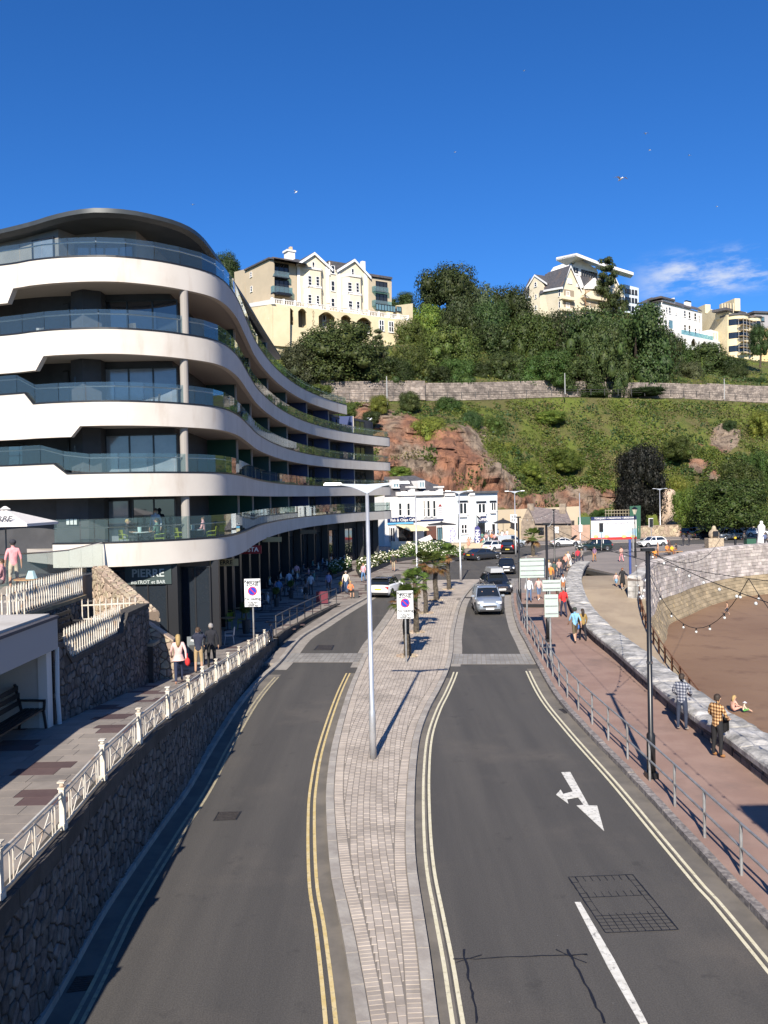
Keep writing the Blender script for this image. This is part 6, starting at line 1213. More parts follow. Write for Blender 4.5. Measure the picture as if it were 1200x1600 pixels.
# boundary walls, green hoardings, board
def lone(name, A_, B_, px, m, label, d=.4, cat='wall'): F_ = Fac(A_, B_, None); o = F_.wall(px, m, d, name); return tag(o, label, cat)
lone('boundary_wall', pl(893, 134), pl(922, 133), [(893, 821), (922, 820), (922, 845), (893, 846)], mat('pink_render', (.45, .30, .23), (.36, .24, .18), scale=.8, rough=.9), 'pinkish rendered wall between the cottage and the advertising board')
lone('rear_wall', pl(780, 146), pl(905, 144), [(780, 797), (905, 791), (905, 850), (780, 850)], bei, 'long tan wall at the cliff foot behind the stone cottage')
grn = mat('green_hoarding', (.02, .085, .05), rough=.6); lone('green_hoarding', pl(903, 136), pl(923, 135.5), [(903, 808), (922, 807.5), (922, 821), (903, 822)], grn, 'low dark green hoarding beside the advertising board', .1, 'hoarding'); lone('green_hoarding', pl(984, 136), pl(1001, 136), [(984, 791), (1001, 790), (1001, 843), (984, 843)], grn, 'tall dark green hoarding behind the lantern lamp', .1, 'hoarding')
BBd = empty('advertising_board', 'large white seaside advertising board with navy top band and red foot', 'billboard', D(958, 845, 132)); FB = Fac(pl(923.5, 132), pl(994.5, 133), BBd)
FB.box(923.5, 807, 994.5, 812.8, navy, 0, .12, 'top_band'); FB.box(923.5, 812.9, 994.5, 826.5, wht, 0, .1, 'white_panel'); FB.box(923.5, 826.6, 994.5, 839.3, mat('sea_print', (.36, .58, .70), (.50, .66, .74), scale=.5, rough=.6, stretch=(.4, 1, 3)), 0, .1, 'picture_panel'); FB.box(923.5, 839.4, 994.5, 843.2, mat('red_band', (.55, .03, .025), rough=.6), 0, .12, 'foot_band')
u, z = FB.sz(959, 809.6); text('TORQUAY + PAIGNTON + BRIXHAM', .40, 'board_lettering', wht, BBd, face_M(FB.P(u, z, .13), FB.n)); u, z = FB.sz(962, 817.3); gt = mat('grey_letters', (.25, .26, .32)); text('Welcome to the English Riviera', .50, 'board_lettering', gt, BBd, face_M(FB.P(u, z, .11), FB.n)); u, z = FB.sz(957, 823); text('and the bay beyond', .34, 'board_lettering', gt, BBd, face_M(FB.P(u, z, .11), FB.n)) if False else None
for x, c in ((930, 1), (947, 0), (974, 0), (988, 1)): u, z = FB.sz(x, 838); b = MB(); b.ball(tuple(FB.P(u, z, .12)), .5, 8, 4, (1, .1, .5)); b.build('printed_sandhill', mat('print_yellow', (.6, .55, .2)), BBd)
for x in (925, 993.5): FB.box(x - .5, 812, x + .5, 846, frame_d, -.3, 0, 'board_post')
tre = empty('garden_trellis', 'weathered timber trellis fence above the advertising board', 'trellis', D(960, 800, 139)); tf = Fac(pl(945, 139), pl(984, 139), tre); gm = mat('old_timber', (.28, .24, .17), rough=.9)
for i in range(9): tf.box(946 + i * 4.5, 796, 946.8 + i * 4.5, 812, gm, 0, .1, 'trellis_post')
for y in (797, 802): tf.box(945, y, 984, y + .9, gm, .1, .2, 'trellis_rail')
lw_ = [D(x, 843, Y) for x, Y in ((998, 136), (1030, 138), (1080, 139), (1130, 140), (1180, 141))]; lw_ = crom([V((p.x, p.y, 0)) for p in lw_], 1)
rubble_wall('roadside_wall', 'low buff rubble wall behind the parked cars at the cliff foot', lw_, lambda p: -.1, lambda p: 1.9, .6, .8, .5, stone_w, mortar_w, stone_w, 1, 60, 50, coph=.12)
o = MB(); 
for i in range(2): pass
rk1 = D(1020, 800, 150); b = MB(); b.ball((rk1.x + 3, rk1.y, 4), 4.2, 10, 8, (.55, .5, 1.0)); tag(b.build('rock_stack', stone_w, smooth=False), 'pale rock outcrop standing behind the copper beech', 'rock')
# cairn-like stone memorial on the plaza
mm_ = empty('stone_memorial', 'small rounded rubble stone memorial with a dark plaque on the plaza', 'memorial', D(1116, 854, 116)); pc = G(1116, 856, .12); 
rubble_wall_ = None
b = MB(); b.box((pc.x, pc.y, .75), (2.0, 1.4, 1.3)); b.build('plinth', stone_w, mm_); b = MB(); b.ball((pc.x, pc.y, 1.9), .8, 10, 8, (.9, .6, .9)); b.ball((pc.x, pc.y, 2.6), .38, 8, 6, (.8, .6, 1.2)); b.build('cairn', stone_w, mm_); b = MB(); b.box((pc.x, pc.y - .6, 2.0), (.7, .1, .7)); b.build('plaque', frame_d, mm_)
# ================================================================== lamps, posts, signs
silver = mat('lamp_silver', (.62, .63, .65), (.52, .53, .55), scale=2, rough=.35, metal=.6); black_p = mat('black_paint', (.012, .012, .013), rough=.35); galv = mat('galvanised', (.38, .385, .38), (.28, .28, .275), scale=3, rough=.5, metal=.5, dirt=(.25, .13, .06), dscale=3, damt=.35)
def lamp(x, y, label, z=.12, arms=True, H=8.0, par=None, rz=0):
    p = G(x, y, z); r = empty('street_lamp', label, 'street lamp', p, 'tall silver street lamps'); k = MB(); k.tube([p, p + V((0, 0, 1.4)), p + V((0, 0, 1.45)), p + V((0, 0, H))], [.10, .10, .08, .05], 12); k.build('pole', silver, r, True)
    if arms:
        for s in (-1, 1):
            k = MB(); pr = [(0, -.26, .07), (.2, -.15, .07), (.45, -.05, .06), (.72, .0, .05)]; rows = []
            for u, z0, h in pr: X = p.x + s * u; rows.append([(X, p.y - .06, p.z + H + z0 - (.0)), (X, p.y + .06, p.z + H + z0), (X, p.y + .06, p.z + H + .02 + u * .04), (X, p.y - .06, p.z + H + .02 + u * .04)])
            k.grid(rows, True); k.build('arm', silver, r, fix=True); k = MB(); k.box((p.x + s * .98, p.y, p.z + H + .05), (.54, .22, .06), top=.85); h = k.build('lamp_head', silver, r); k = MB(); k.box((p.x + s * .98, p.y, p.z + H + .01), (.4, .16, .02)); k.build('diffuser', mat('diffuser', (.6, .6, .58), rough=.3), h)
    return r
lamp(583, 1185, 'nearest tall silver twin arm lamp standing alone on the brick island'); lamp(652, 912, 'second silver twin arm lamp, at the far tip of the brick island by the planters'); lamp(720, 908, 'silver twin arm lamp between the island palms and the dark saloon'); lamp(806, 868, 'silver twin arm lamp beside the black van'); lamp(1032, 838, 'silver twin arm lamp in front of the copper beech')
r = lamp(907, 857, 'plain silver pole with a small white cabinet in front of the pinkish wall', arms=False, H=7.6); p = G(907, 857, .12); k = MB(); k.box((p.x, p.y - .15, 2.9), (.45, .3, 1.0)); k.build('cabinet', wht, r)
def lantern(x, y, label):
    p = G(x, y, .12); r = empty('lantern_post', label, 'lamp post', p); k = MB(); k.tube([p, p + V((0, 0, 1)), p + V((0, 0, 1.05)), p + V((0, 0, 5))], [.14, .12, .07, .055], 8); k.build('pole', black_p, r)
    k = MB(); k.tube([p + V((0, 0, 5)), p + V((0, 0, 5.6))], [.12, .3], 4); k.build('lantern_glass', mat('lantern_pane', (.55, .5, .38), rough=.2), r); k = MB(); k.tube([p + V((0, 0, 5.6)), p + V((0, 0, 5.68)), p + V((0, 0, 5.9))], [.36, .34, .05], 4); k.build('lantern_cap', black_p, r)
lantern(993, 871, 'black lantern lamp post on the plaza in front of the advertising board')
def bpost(x, y, label, H=6.06):
    p = G(x, y, .12); r = empty('festoon_post', label, 'post', p, 'black posts carrying the string lights'); k = MB(); k.tube([p, p + V((0, 0, 1.15)), p + V((0, 0, 1.22)), p + V((0, 0, H))], [.115, .115, .072, .06], 12); k.build('pole', black_p, r, True); k = MB(); k.box((p.x, p.y, .2), (.3, .3, .16)); k.build('base_plate', black_p, r)
    k = MB(); k.cyl(p + V((0, 0, 3.05)), p + V((0, 0, 3.12)), .085, n=10); k.build('band', steel, r); k = MB(); k.box((p.x, p.y, p.z + H + .02), (.34, .16, .08)); k.build('bracket', black_p, r); return p + V((0, 0, H))
T1 = bpost(1018, 1215, 'nearest thick black post beside the guard rail on the red pavement'); T2 = bpost(857, 1003, 'black post beside the pale square sign back on the red pavement'); T3 = bpost(812.5, 948, 'black post at the kerb behind the large pale sign back'); T4 = bpost(867, 893, 'far black post above the crowd at the end of the sea wall'); T5 = V((9.5, 11.5, 6.1)); T6 = V((7.0, 5.0, 6.1)); T7 = D(1046, 862, 70)
k = MB(); a, b_ = G(812, 949, .12), G(850, 949, .12); k.bar(a + V((.1, 0, .12)), b_ + V((0, 0, .12)), .22, .2); tag(k.build('low_barrier', black_p), 'low black barrier bar across the pavement under the large sign back', 'barrier')
for i, tt in enumerate((T5, T6)): p = V((tt.x, tt.y, .12)); o = MB(); o.tube([p, p + V((0, 0, 6))], [.115, .06], 10); tag(o.build('festoon_post', black_p), ('black post on the pavement just outside the picture', 'black post by the guard rail below the viewpoint')[i], 'post', 'black posts carrying the string lights')
cable = mat('cable_black', (.012, .012, .012), rough=.6); bulbm = mat('bulb_glass', (.62, .62, .58), rough=.15)
def string(a, b_, sag, label, bulbs=0, n=24, drop=.12, r=.009, lobes=None, bs=.036):
    f = lambda t, A=a, B_=b_, S_=sag: A.lerp(B_, t) - V((0, 0, S_ * 4 * t * (1 - t))); root = empty('string_lights', label, 'string lights', f(.5)); k = MB(); k.tube([f(i / n) for i in range(n + 1)], r, 5, False); k.build('cable', cable, root)
    if lobes:
        for t0, t1, sg, nb in lobes:
            A, B_ = f(t0), f(t1); g_ = lambda t: A.lerp(B_, t) - V((0, 0, sg * 4 * t * (1 - t))); k = MB(); k.tube([g_(i / 16) for i in range(17)], r, 5, False); k.build('cable', cable, root)
            for i in range(nb): t = (i + .5) / nb; q = g_(t); k = MB(); k.cyl(q, q - V((0, 0, .07)), .02, n=6); k.build('bulb_holder', cable, root); k = MB(); k.ball((q.x, q.y, q.z - .07 - bs), bs, 8, 6); k.build('bulb', bulbm, root, True)
    for i in range(bulbs): q = f((i + .5) / bulbs); k = MB(); k.ball((q.x, q.y, q.z - .06 - bs), bs, 7, 5); k.build('bulb', bulbm, root, True)
    return f
string(T2, T5, .75, 'string lights sweeping in one big loop of white bulbs over the beach edge', r=.010, lobes=[(.46, .70, 1.75, 8), (.70, .96, 1.6, 8)], bs=.038)
string(T1, T6, .5, 'string lights running out of view above the red pavement', 20); string(T4, T2, .5, 'string lights between the far black post and the middle black post', 12, bs=.035); string(T3, T4, .4, 'string lights above the crowd at the junction', 8, bs=.035)
string(T4, G(993, 871, 4.9), .6, 'string lights from the far black post to the black lantern', 8, bs=.035); string(T2, T1, .5, 'dark cable between the middle and nearest black posts', 0); string(T1, V((24, 58, 5.2)), 1.2, 'thin dark cable reaching over the slipway from the nearest black post', 0, r=.012); string(G(993, 871, 4.9), T1, 1.4, 'sagging cable of sparse bulbs over the slipway', 10, bs=.05)
# restricted zone signs
sb = mat('sign_blue', (.01, .045, .42), rough=.4); sr = mat('sign_red', (.55, .01, .02), rough=.4); sw_ = mat('sign_white', (.82, .83, .82), rough=.4); sk = mat('sign_black', (.015, .015, .02), rough=.5)
def zone_sign(base, zc, wd, ht, label):
    r = empty('zone_sign', label, 'road sign', base, 'restricted zone signs'); X, Y = base.x, base.y - .06; k = MB(); k.cyl(base, V((base.x, base.y, zc + ht / 2 - .1)), .04, n=10); k.build('post', galv, r)
    m_ = .72; k = MB(); k.box((X, Y, zc + ht * .11), (wd, .02, ht * .78)); pn = k.build('sign_panel', sw_, r); k = MB(); k.box((X, Y, zc - ht * .395), (wd, .02, ht * .21)); k.build('lower_plate', sw_, r)
    k = MB(); k.box((X, Y + .006, zc), (wd + .03, .012, ht + .03)); k.build('panel_edge', sk, r)
    cz = zc + ht * .06; R = wd * .29; k = MB(); k.cyl((X, Y - .011, cz), (X, Y - .015, cz), R, n=28); k.build('red_ring', sr, r); k = MB(); k.cyl((X, Y - .013, cz), (X, Y - .018, cz), R * .8, n=28); k.build('blue_disc', sb, r); k = MB(); d = R * .62; k.bar((X - d, Y - .02, cz + d), (X + d, Y - .02, cz - d), .006, R * .22, up=(1, 0, 1)); k.build('red_slash', sr, r)
    F_ = lambda dz: face_M((X, Y - .022, zc + dz), (0, -1, 0))
    text('Restricted', wd * .235, 'sign_lettering', sk, r, F_(ht * .405), .006); text('ZONE', wd * .28, 'sign_lettering', sk, r, F_(ht * .295), .006); text('No loading', wd * .215, 'sign_lettering', sk, r, F_(-ht * .215), .006)
    for i, t in enumerate(('At any time', 'except in', 'marked bays')): text(t, wd * .135, 'sign_lettering', sk, r, F_(-ht * (.335 + i * .06)), .006)
b1 = D(397, 1010, 38.5); zone_sign(V((b1.x, 38.5, zp(38.5))), D(392, 926, 38.5).z, .74, 1.3, 'restricted zone sign on a pole by the white promenade railing end'); b2 = G(635, 1035, .12); zone_sign(b2, D(632, 944.5, b2.y).z, .74, 1.28, 'restricted zone sign on a pole among the palms of the brick island')
sgn = mat('sign_back', (.42, .50, .44), (.38, .46, .41), scale=1, rough=.55)
def back_sign(base, rects, H, label, ribs=4, posts=(0,)):
    r = empty('road_sign_back', label, 'road sign', base); 
    for px in posts: k = MB(); k.cyl((base.x + px, base.y, base.z), (base.x + px, base.y, H), .045, n=10); k.build('post', galv, r)
    for x0, y0, x1, y1 in rects:
        a, c = D(x0, y0, base.y - .06), D(x1, y1, base.y - .06); k = MB(); k.box(((a.x + c.x) / 2, base.y - .06, (a.z + c.z) / 2), (c.x - a.x, .02, a.z - c.z)); pn = k.build('sign_panel', sgn, r)
        nr_ = max(2, int((a.z - c.z) / .26))
        for i in range(nr_): z = c.z + (a.z - c.z) * (i + .5) / nr_; k = MB(); k.bar((a.x + .03, base.y - .085, z), (c.x - .03, base.y - .085, z), .03, .035); k.build('panel_rib', galv, pn)
back_sign(V((D(824, 985, 45).x, 45, .12)), [(812, 873, 851.5, 902)], 4.35, 'large pale green back of a road sign on grey poles at the kerb', posts=(0,)); back_sign(G(861, 1044, .12), [(847.5, 906.5, 876, 923), (850.5, 929, 872.5, 964)], 4.1, 'small and square pale green sign backs on one grey pole by the guard rail')
# ================================================================== railings
pr_ = empty('promenade_railing', 'white cast iron railing with rust streaks along the top of the stone retaining wall', 'railing', (-5.4, 20, 2.4)); rw_ = offset([p for p in WP if 4 < p.y < 42.5], -.08); pts = resample([V((p.x, p.y, zp(p.y) + .07)) for p in rw_], 2.35)
for p in pts:
    k = MB(); k.box((p.x, p.y, p.z + .34), (.085, .085, .68)); k.box((p.x, p.y, p.z + .05), (.12, .12, .10)); k.box((p.x, p.y, p.z + .69), (.11, .11, .03)); k.ball((p.x, p.y, p.z + .74), .045, 8, 5, (1, 1, .9)); k.box((p.x, p.y, p.z + .79), (.12, .12, .022)); k.build('post', wpaint, pr_)
for a, c in zip(pts, pts[1:]):
    t = (c - a); f = lambda s, z: a + t * s + V((0, 0, z)); k = MB(); k.tube([f(.02, .62), f(.98, .62)], .024, 8); k.build('top_rail', wpaint, pr_); k = MB(); k.tube([f(.02, .53), f(.98, .53)], .011, 6); k.bar(f(.02, .06), f(.98, .06), .022, .035); k.build('bottom_rail', wpaint, pr_)
    k = MB(); 
    for s0, s1, z0, z1 in ((.14, .14, .07, .53), (.19, .19, .07, .53), (.48, .48, .07, .53), (.52, .52, .07, .53), (.81, .81, .07, .53), (.86, .86, .07, .53), (.21, .47, .07, .53), (.21, .47, .53, .07), (.53, .79, .07, .53), (.53, .79, .53, .07)): k.tube([f(s0, z0), f(s1, z1)], .011, 5)
    for s in (.34, .66): q = f(s, .30); k.ball(tuple(q), .028, 6, 5); k.bar(f(s - .12, .32), f(s + .12, .32), .02)
    k.build('railing_panel', wpaint, pr_)
def tube_rail(name, label, P_, hs, post_r, rail_r, mt, sp, zf, cat='railing'):
    r = empty(name, label, cat, P_[len(P_) // 2]); pts = resample([V((p.x, p.y, zf(p))) for p in P_], sp)
    for p in pts: k = MB(); k.cyl(p - V((0, 0, .03)), p + V((0, 0, max(hs))), post_r, n=8); k.build('post', mt, r)
    fine = [p for p in pts]
    for h in hs: k = MB(); k.tube([p + V((0, 0, h)) for p in fine], rail_r, 7); k.build('rail', mt, r)
tube_rail('guard_rail', 'long galvanised two rail guard rail between the kerb and the red pavement', [p for p in offset(RK, .36) if 3 < p.y < 58], (1.03, .55), .034, .028, galv, 1.82, lambda p: .12)
drk = mat('dark_grey_paint', (.10, .10, .105), rough=.45, metal=.3); tube_rail('promenade_guard_rail', 'dark grey tubular railing along the cafe promenade edge', [p for p in offset(WP, -.12) if 43.4 < p.y < 59], (1.1, .65), .03, .026, drk, 1.9, lambda p: zp(p.y) + .1)
# ================================================================== road ironwork, tar marks
iron = mat('cast_iron', (.035, .03, .027), (.05, .042, .038), scale=20, rough=.6, bump=.6, bscale=40)
def grate(px, label, n=6, name='drain_cover'):
    q = [G(x, y, 0) for x, y in px]; r = empty(name, label, 'drain cover', q[0]); m = MB(); m.prism([(p.x, p.y) for p in q], -.01, .008); m.build('frame', frame_d, r); a, b_, c, d = q
    for i in range(n):
        s0, s1 = (i + .15) / n, (i + .8) / n; k = MB(); P4 = [a.lerp(d, s0).lerp(b_.lerp(c, s0), .06), a.lerp(d, s0).lerp(b_.lerp(c, s0), .94), a.lerp(d, s1).lerp(b_.lerp(c, s1), .94), a.lerp(d, s1).lerp(b_.lerp(c, s1), .06)]; k.prism([(p.x, p.y) for p in P4], .0, .014); k.build('bar', iron, r)
grate([(333, 1283), (370, 1281), (378, 1268), (341, 1269)], 'square iron cover in the middle of the carriageway under the retaining wall'); grate([(490, 1016), (519, 1016), (523, 1008), (497, 1008)], 'iron cover in the road just beyond the paver strip'); grate([(103, 1552), (136, 1548), (150, 1524), (119, 1526)], 'dark gully grate against the kerb under the stone wall', 7); grate([(872, 1108), (882, 1115), (895, 1114), (886, 1107)], 'small gully grate by the pavement kerb', 3); grate([(723, 935), (736, 935), (738, 933), (725, 933)], 'small gully slot beside the island ahead of the silver car', 2)
tar = mat('tar_line', (.012, .011, .012), rough=.5); tm = empty('tar_marks', 'dark tar crack sealing lines crossing the lane near the dashed line', 'tar marks', G(800, 1500)); R2 = random.Random(8)
def tarline(a, b_, w0, par, z=.011, jit=.02, mt=tar):
    A, B_ = G(*a), G(*b_); n = max(2, int((B_ - A).length / .12)); t = (B_ - A).normalized(); nn = V((t.y, -t.x, 0)); m = MB(); rows = []
    for i in range(n + 1): p = A.lerp(B_, i / n) + nn * R2.uniform(-jit, jit); w_ = w0 * R2.uniform(.6, 1.3); rows.append([(p.x - nn.x * w_, p.y - nn.y * w_, z), (p.x + nn.x * w_, p.y + nn.y * w_, z)])
    m.grid(rows); m.build('tar_line', mt, par)
for i, (a, b_, w_) in enumerate((((708, 1500), (918, 1492), .013), ((724, 1484), (746, 1600), .018), ((886, 1484), (946, 1600), .022), ((712, 1504), (752, 1492), .013), ((868, 1485), (916, 1506), .014), ((872, 1494), (918, 1492), .015))): tarline(a, b_, w_, tm, .011 + i * .0006)
hp = empty('sawn_patch', 'diamond grid of dark saw cuts in the carriageway beside the dashed line', 'road patch', G(970, 1410)); q = [(888, 1371), (988, 1367), (1060, 1453), (946, 1458)]
def qq(s, t): a = V(q[0]).lerp(V(q[1]), s); c = V(q[3]).lerp(V(q[2]), s); p = a.lerp(c, t); return (p.x, p.y)
for i in range(4): t = (0, .37, .70, 1)[i]; tarline(qq(0, t), qq(1, t), .011 if i in (0, 3) else .008, hp, .010 + i * .0003, .004)
for s in (0, 1): tarline(qq(s, 0), qq(s, 1), .013, hp, .0116, .004)
for i in range(1, 9): tarline(qq(i / 9, .66), qq(i / 9, 1), .006, hp, .0125, .004); tarline(qq(i / 9, 0), qq(i / 9, .09), .006, hp, .0128, .004); tarline(qq(i / 9, .28), qq(i / 9, .37), .005, hp, .0131, .004)
for t in (.1, .2, .3, .45, .6): tarline(qq(0, t), qq(.09, t), .005, hp, .0134, .003); tarline(qq(.91, t), qq(1, t), .005, hp, .0134, .003)
for t in (.76, .82, .88, .94): tarline(qq(0, t), qq(1, t), .006, hp, .0137, .004)
tarline(qq(.1, 0), qq(.1, .66), .005, hp, .014, .003); tarline(qq(.9, 0), qq(.9, .66), .005, hp, .014, .003)
# ================================================================== palms
palm_g = leafm('palm_green', (.07, .11, .02), (.11, .14, .03), vary=.3); palm_y = leafm('palm_dry', (.24, .17, .05), (.16, .10, .035), vary=.3); ptr = mat('palm_trunk', (.12, .10, .075), (.045, .035, .025), scale=9, rough=.95, bump=1.)
def palm_crown(seed, R=1.0, nf=34):
    rn = random.Random(seed); g_, d_ = MB(), MB()
    for i in range(nf):
        el = rn.uniform(-.9, 1.35) if i > 8 else rn.uniform(.7, 1.4); az = i * 2.4 + rn.uniform(-.3, .3); dry = el < -.25 or (el < .1 and rn.random() < .5); b = d_ if dry else g_; L_ = R * rn.uniform(.45, .62); dr = V((cos(az) * cos(el), sin(az) * cos(el), sin(el))); tip = dr * L_; b.bar((0, 0, 0), tip, .02); sd = dr.cross(V((0, 0, 1))).normalized(); up = sd.cross(dr)
        for j in range(-7, 8):
            a = j * .2; d2 = (dr * cos(a) + sd * sin(a)).normalized(); l = R * .52 * (1 - abs(j) * .035) * rn.uniform(.85, 1.1); mid_ = tip + d2 * l * .55; end = tip + d2 * l + V((0, 0, -.28 * l)); ww = .03; w3 = up.cross(d2).normalized() * ww; b.quad(tip - w3 * .4, mid_ - w3, mid_ + w3, tip + w3 * .4); b.quad(mid_ - w3, end, mid_ + w3)
    return g_.mesh('fronds', palm_g), d_.mesh('dry_fronds', palm_y)
PC = [palm_crown(s) for s in (1, 2, 3)]
def palm(x, y, zc, R, label, i, tr=.13, surf=.12):
    p = G(x, y, surf); r = empty('palm_tree', label, 'palm tree', p, 'fan palms along the brick island'); k = MB(); n = 9; k.tube([V((p.x + .03 * sin(j), p.y, surf + (zc - surf) * j / n)) for j in range(n + 1)], [tr * (1.25 - .25 * j / n) * (1 + .12 * (j % 2)) for j in range(n + 1)], 9); k.build('trunk', ptr, r)
    a, d = PC[i % 3]; put('fronds', a, r, (p.x, p.y, zc), rz=i * 1.1, scale=(R, R, R)); put('dry_fronds', d, r, (p.x, p.y, zc), rz=i * 1.1, scale=(R, R, R))
    k = MB(); rn = random.Random(i)
    for j in range(9): a = j * .7; k.box((p.x + cos(a) * .42, p.y + sin(a) * .36, surf + .03), (.2, .14, .07), rz=a)
    k.build('edging_stones', stone_w, r, kind='stuff')
palm(636, 1025, 2.75, 1.0, 'nearest fan palm directly behind the restricted zone sign', 0, .14); palm(650, 988, 2.9, 1.05, 'second fan palm with a green head above the zone sign', 1, .13); palm(665, 958, 3.45, .95, 'slim taller fan palm third along the island', 2, .12); palm(681, 938, 2.7, 1.2, 'fourth fan palm with a wide yellowing head', 3, .15); palm(701, 921, 3.0, 1.1, 'farthest palm of the brick island, near the third lamp', 4, .14); palm(833, 869, 2.4, 1.5, 'lone fan palm on the far traffic island before the cottage', 5, .18)
# ================================================================== planters, seats, cafe furniture
flow = mat('white_flowers', (.78, .76, .66), (.7, .66, .5), scale=5, rough=.7, vary=.1); plb = mat('planter_dark', (.05, .05, .052), rough=.7)
def planter(q, zt_, label, nl=900, hgt=.9, fl=.35, seed=1):
    P_ = [G(x, y, .13) for x, y in q]; r = empty('flower_bed', label, 'planter', P_[0], 'raised planters on the square'); m = MB(); m.prism([(p.x, p.y) for p in P_], .1, zt_); m.build('planter_wall', plb, r); g_ = np.random.default_rng(seed); st = g_.random((nl, 2)); a, b_, c, d = [np.array(tuple(p)) for p in P_]; C = (a * (1 - st[:, :1]) + b_ * st[:, :1]) * (1 - st[:, 1:]) + (d * (1 - st[:, :1]) + c * st[:, :1]) * st[:, 1:]; hh = g_.random(nl) * hgt * (.6 + .6 * np.sin(C[:, 0] * 1.7 + C[:, 1] * .9) ** 2); C[:, 2] = zt_ + hh
    put('leaves', leaf_mesh('bed_leaves', C, g_.normal(size=(nl, 3)) + np.array([0, -.4, .6]), g_.uniform(.14, .34, nl), LF['mid'], .5, g_), r, kind='stuff'); nf = int(nl * fl)
    if nf: C2 = C[:nf].copy(); C2[:, 2] += .10; put('flowers', leaf_mesh('bed_flowers', C2, g_.normal(size=(nf, 3)) * .4 + np.array([0, -.6, .7]), g_.uniform(.12, .24, nf), flow, .9, g_), r, kind='stuff')
planter([(562, 903), (606, 884), (600, 876), (556, 892)], .55, 'dark planter of white flowers beside the walkers on the square', 2400, .8, .15, 1); planter([(622, 878), (682, 868), (700, 858), (630, 864)], .5, 'large far planter heaped with white flowers before the white cafe', 4400, 1.0, .11, 2); planter([(655, 884), (722, 874), (726, 864), (664, 873)], .45, 'long dark planter of low green plants by the third lamp', 2600, .7, .12, 3); planter([(520, 905), (550, 893), (545, 886), (512, 896)], .5, 'shaded planter beside the cafe tables', 1500, .8, .12, 4); planter([(604, 884), (640, 872), (634, 868), (600, 878)], .45, 'narrow planter between the two white flower beds', 900, .8, .2, 5)
for i, (x, y, lb) in enumerate(((576, 923, 'black cube seat behind the nearest lamp pole'), (621, 906, 'black cube seat in front of the man with the black shirt'), (641, 897, 'black cube seat next to the second lamp'), (554, 934, 'black cube seat used by the woman in orange'), (735, 872, 'black cube seat near the dark saloon'), (723, 874, 'black cube seat between the planter and the saloon'))):
    p = G(x, y, .12); k = MB(); k.box((p.x, p.y, .36), (.62, .62, .46)); tag(k.build('cube_seat', plb), lb, 'seat', 'black cube seats along the square edge')
lime = mat('lime_chair', (.30, .34, .03), rough=.45); wchair = mat('white_chair', (.62, .6, .56), rough=.5); wood = mat('table_wood', (.40, .24, .11), (.30, .17, .08), scale=8, rough=.5)
def make_chair(label, m):
    r = empty('cafe_chair', label, 'chair', (0, 0, 0), 'cafe chairs'); k = MB(); k.box((0, 0, .45), (.44, .44, .035)); k.build('seat', m, r)
    for s in (-1, 1):
        for t in (-1, 1): k = MB(); k.tube([(s * .19, t * .18, .45), (s * .23, t * .24, 0)], .014, 5); k.build('leg', m, r)
        k = MB(); k.tube([(s * .2, -.2, .62), (s * .22, .15, .65), (s * .2, .22, .65)], .013, 5); k.tube([(s * .2, -.2, .45), (s * .2, -.2, .62)], .013, 5); k.build('armrest', m, r)
    k = MB(); rows = [[(x, .2 + .05 * (z - .45) * 2 - .06 * (1 - (x / .22) ** 2) * -1, z) for x in (-.22, -.1, 0, .1, .22)] for z in (.45, .6, .75, .86)]; k.grid(rows); k.build('backrest', m, r); return r
def make_table(label, m=None):
    r = empty('cafe_table', label, 'table', (0, 0, 0), 'cafe tables'); k = MB(); k.cyl((0, 0, .71), (0, 0, .745), .42, n=20); k.build('table_top', m or wood, r); k = MB(); k.cyl((0, 0, .03), (0, 0, .71), .03, n=8); k.build('leg', plb, r); k = MB(); k.cyl((0, 0, 0), (0, 0, .03), .24, n=12); k.build('base', plb, r); return r
ch0 = make_chair('lime green cafe chair behind the wooden table near the chalkboard', lime); tb0 = make_table('round wooden cafe table beside the chalkboard'); used_c, used_t = [], []
def chair(p, rz, label, m=None):
    if not used_c and not m: used_c.append(1); ch0.location = p; ch0.rotation_euler = (0, 0, rz); return
    copy_thing(ch0, p, rz, label=label, mats={'lime_chair': m} if m else None)
def table(p, label, m=None):
    if not used_t: used_t.append(1); tb0.location = p; return
    copy_thing(tb0, p, 0, label=label, mats={'table_wood': m} if m else None)
def PR(x, y, it=3):          # point on the sloping promenade seen at x,y
    z = 1.
    for _ in range(8): p = G(x, y, z); z = zp(p.y)
    return G(x, y, z)
whm = mat('table_white', (.6, .6, .58), rough=.5)
p = PR(334, 1008); table(p, ''); chair(p + V((-.5, .75, 0)), .3, ''); chair(p + V((.75, .2, 0)), -1.4, 'white metal chair beside the wooden table', wchair); p2 = PR(356, 985); table(p2, 'round wooden table behind the white metal chair'); chair(p2 + V((-.1, .75, 0)), 0, 'lime green chair between the two wooden tables'); chair(p2 + V((.8, .0, 0)), -1.5, 'lime green chair by the tall planter'); chair(p2 + V((-.8, .1, 0)), 1.5, 'lime green chair against the bistro glass'); p3 = PR(378, 968); table(p3, 'wooden table nearest the zone sign'); chair(p3 + V((.1, .7, 0)), 0, 'lime green chair beyond the zone sign'); chair(p3 + V((-.75, 0, 0)), 1.4, 'lime green chair facing the zone sign')
TT = [(222, 843, 'white topped table on the restaurant terrace with a bucket'), (305, 842, 'white topped table by the terrace corner with glasses')]
for (x, y, lb) in TT: q = D(x, y, 37.6 if x < 300 else 39.3); table((q.x, q.y, 5.68), lb, whm); b = MB(); b.tube([(q.x - .1, q.y, 6.43), (q.x - .1, q.y, 6.7)], [.08, .1], 10); tag(b.build('ice_bucket', mat('bucket_teal', (.35, .5, .5), rough=.3)), 'pale teal bucket on the ' + ('first terrace table' if x < 300 else 'corner terrace table'), 'bucket')
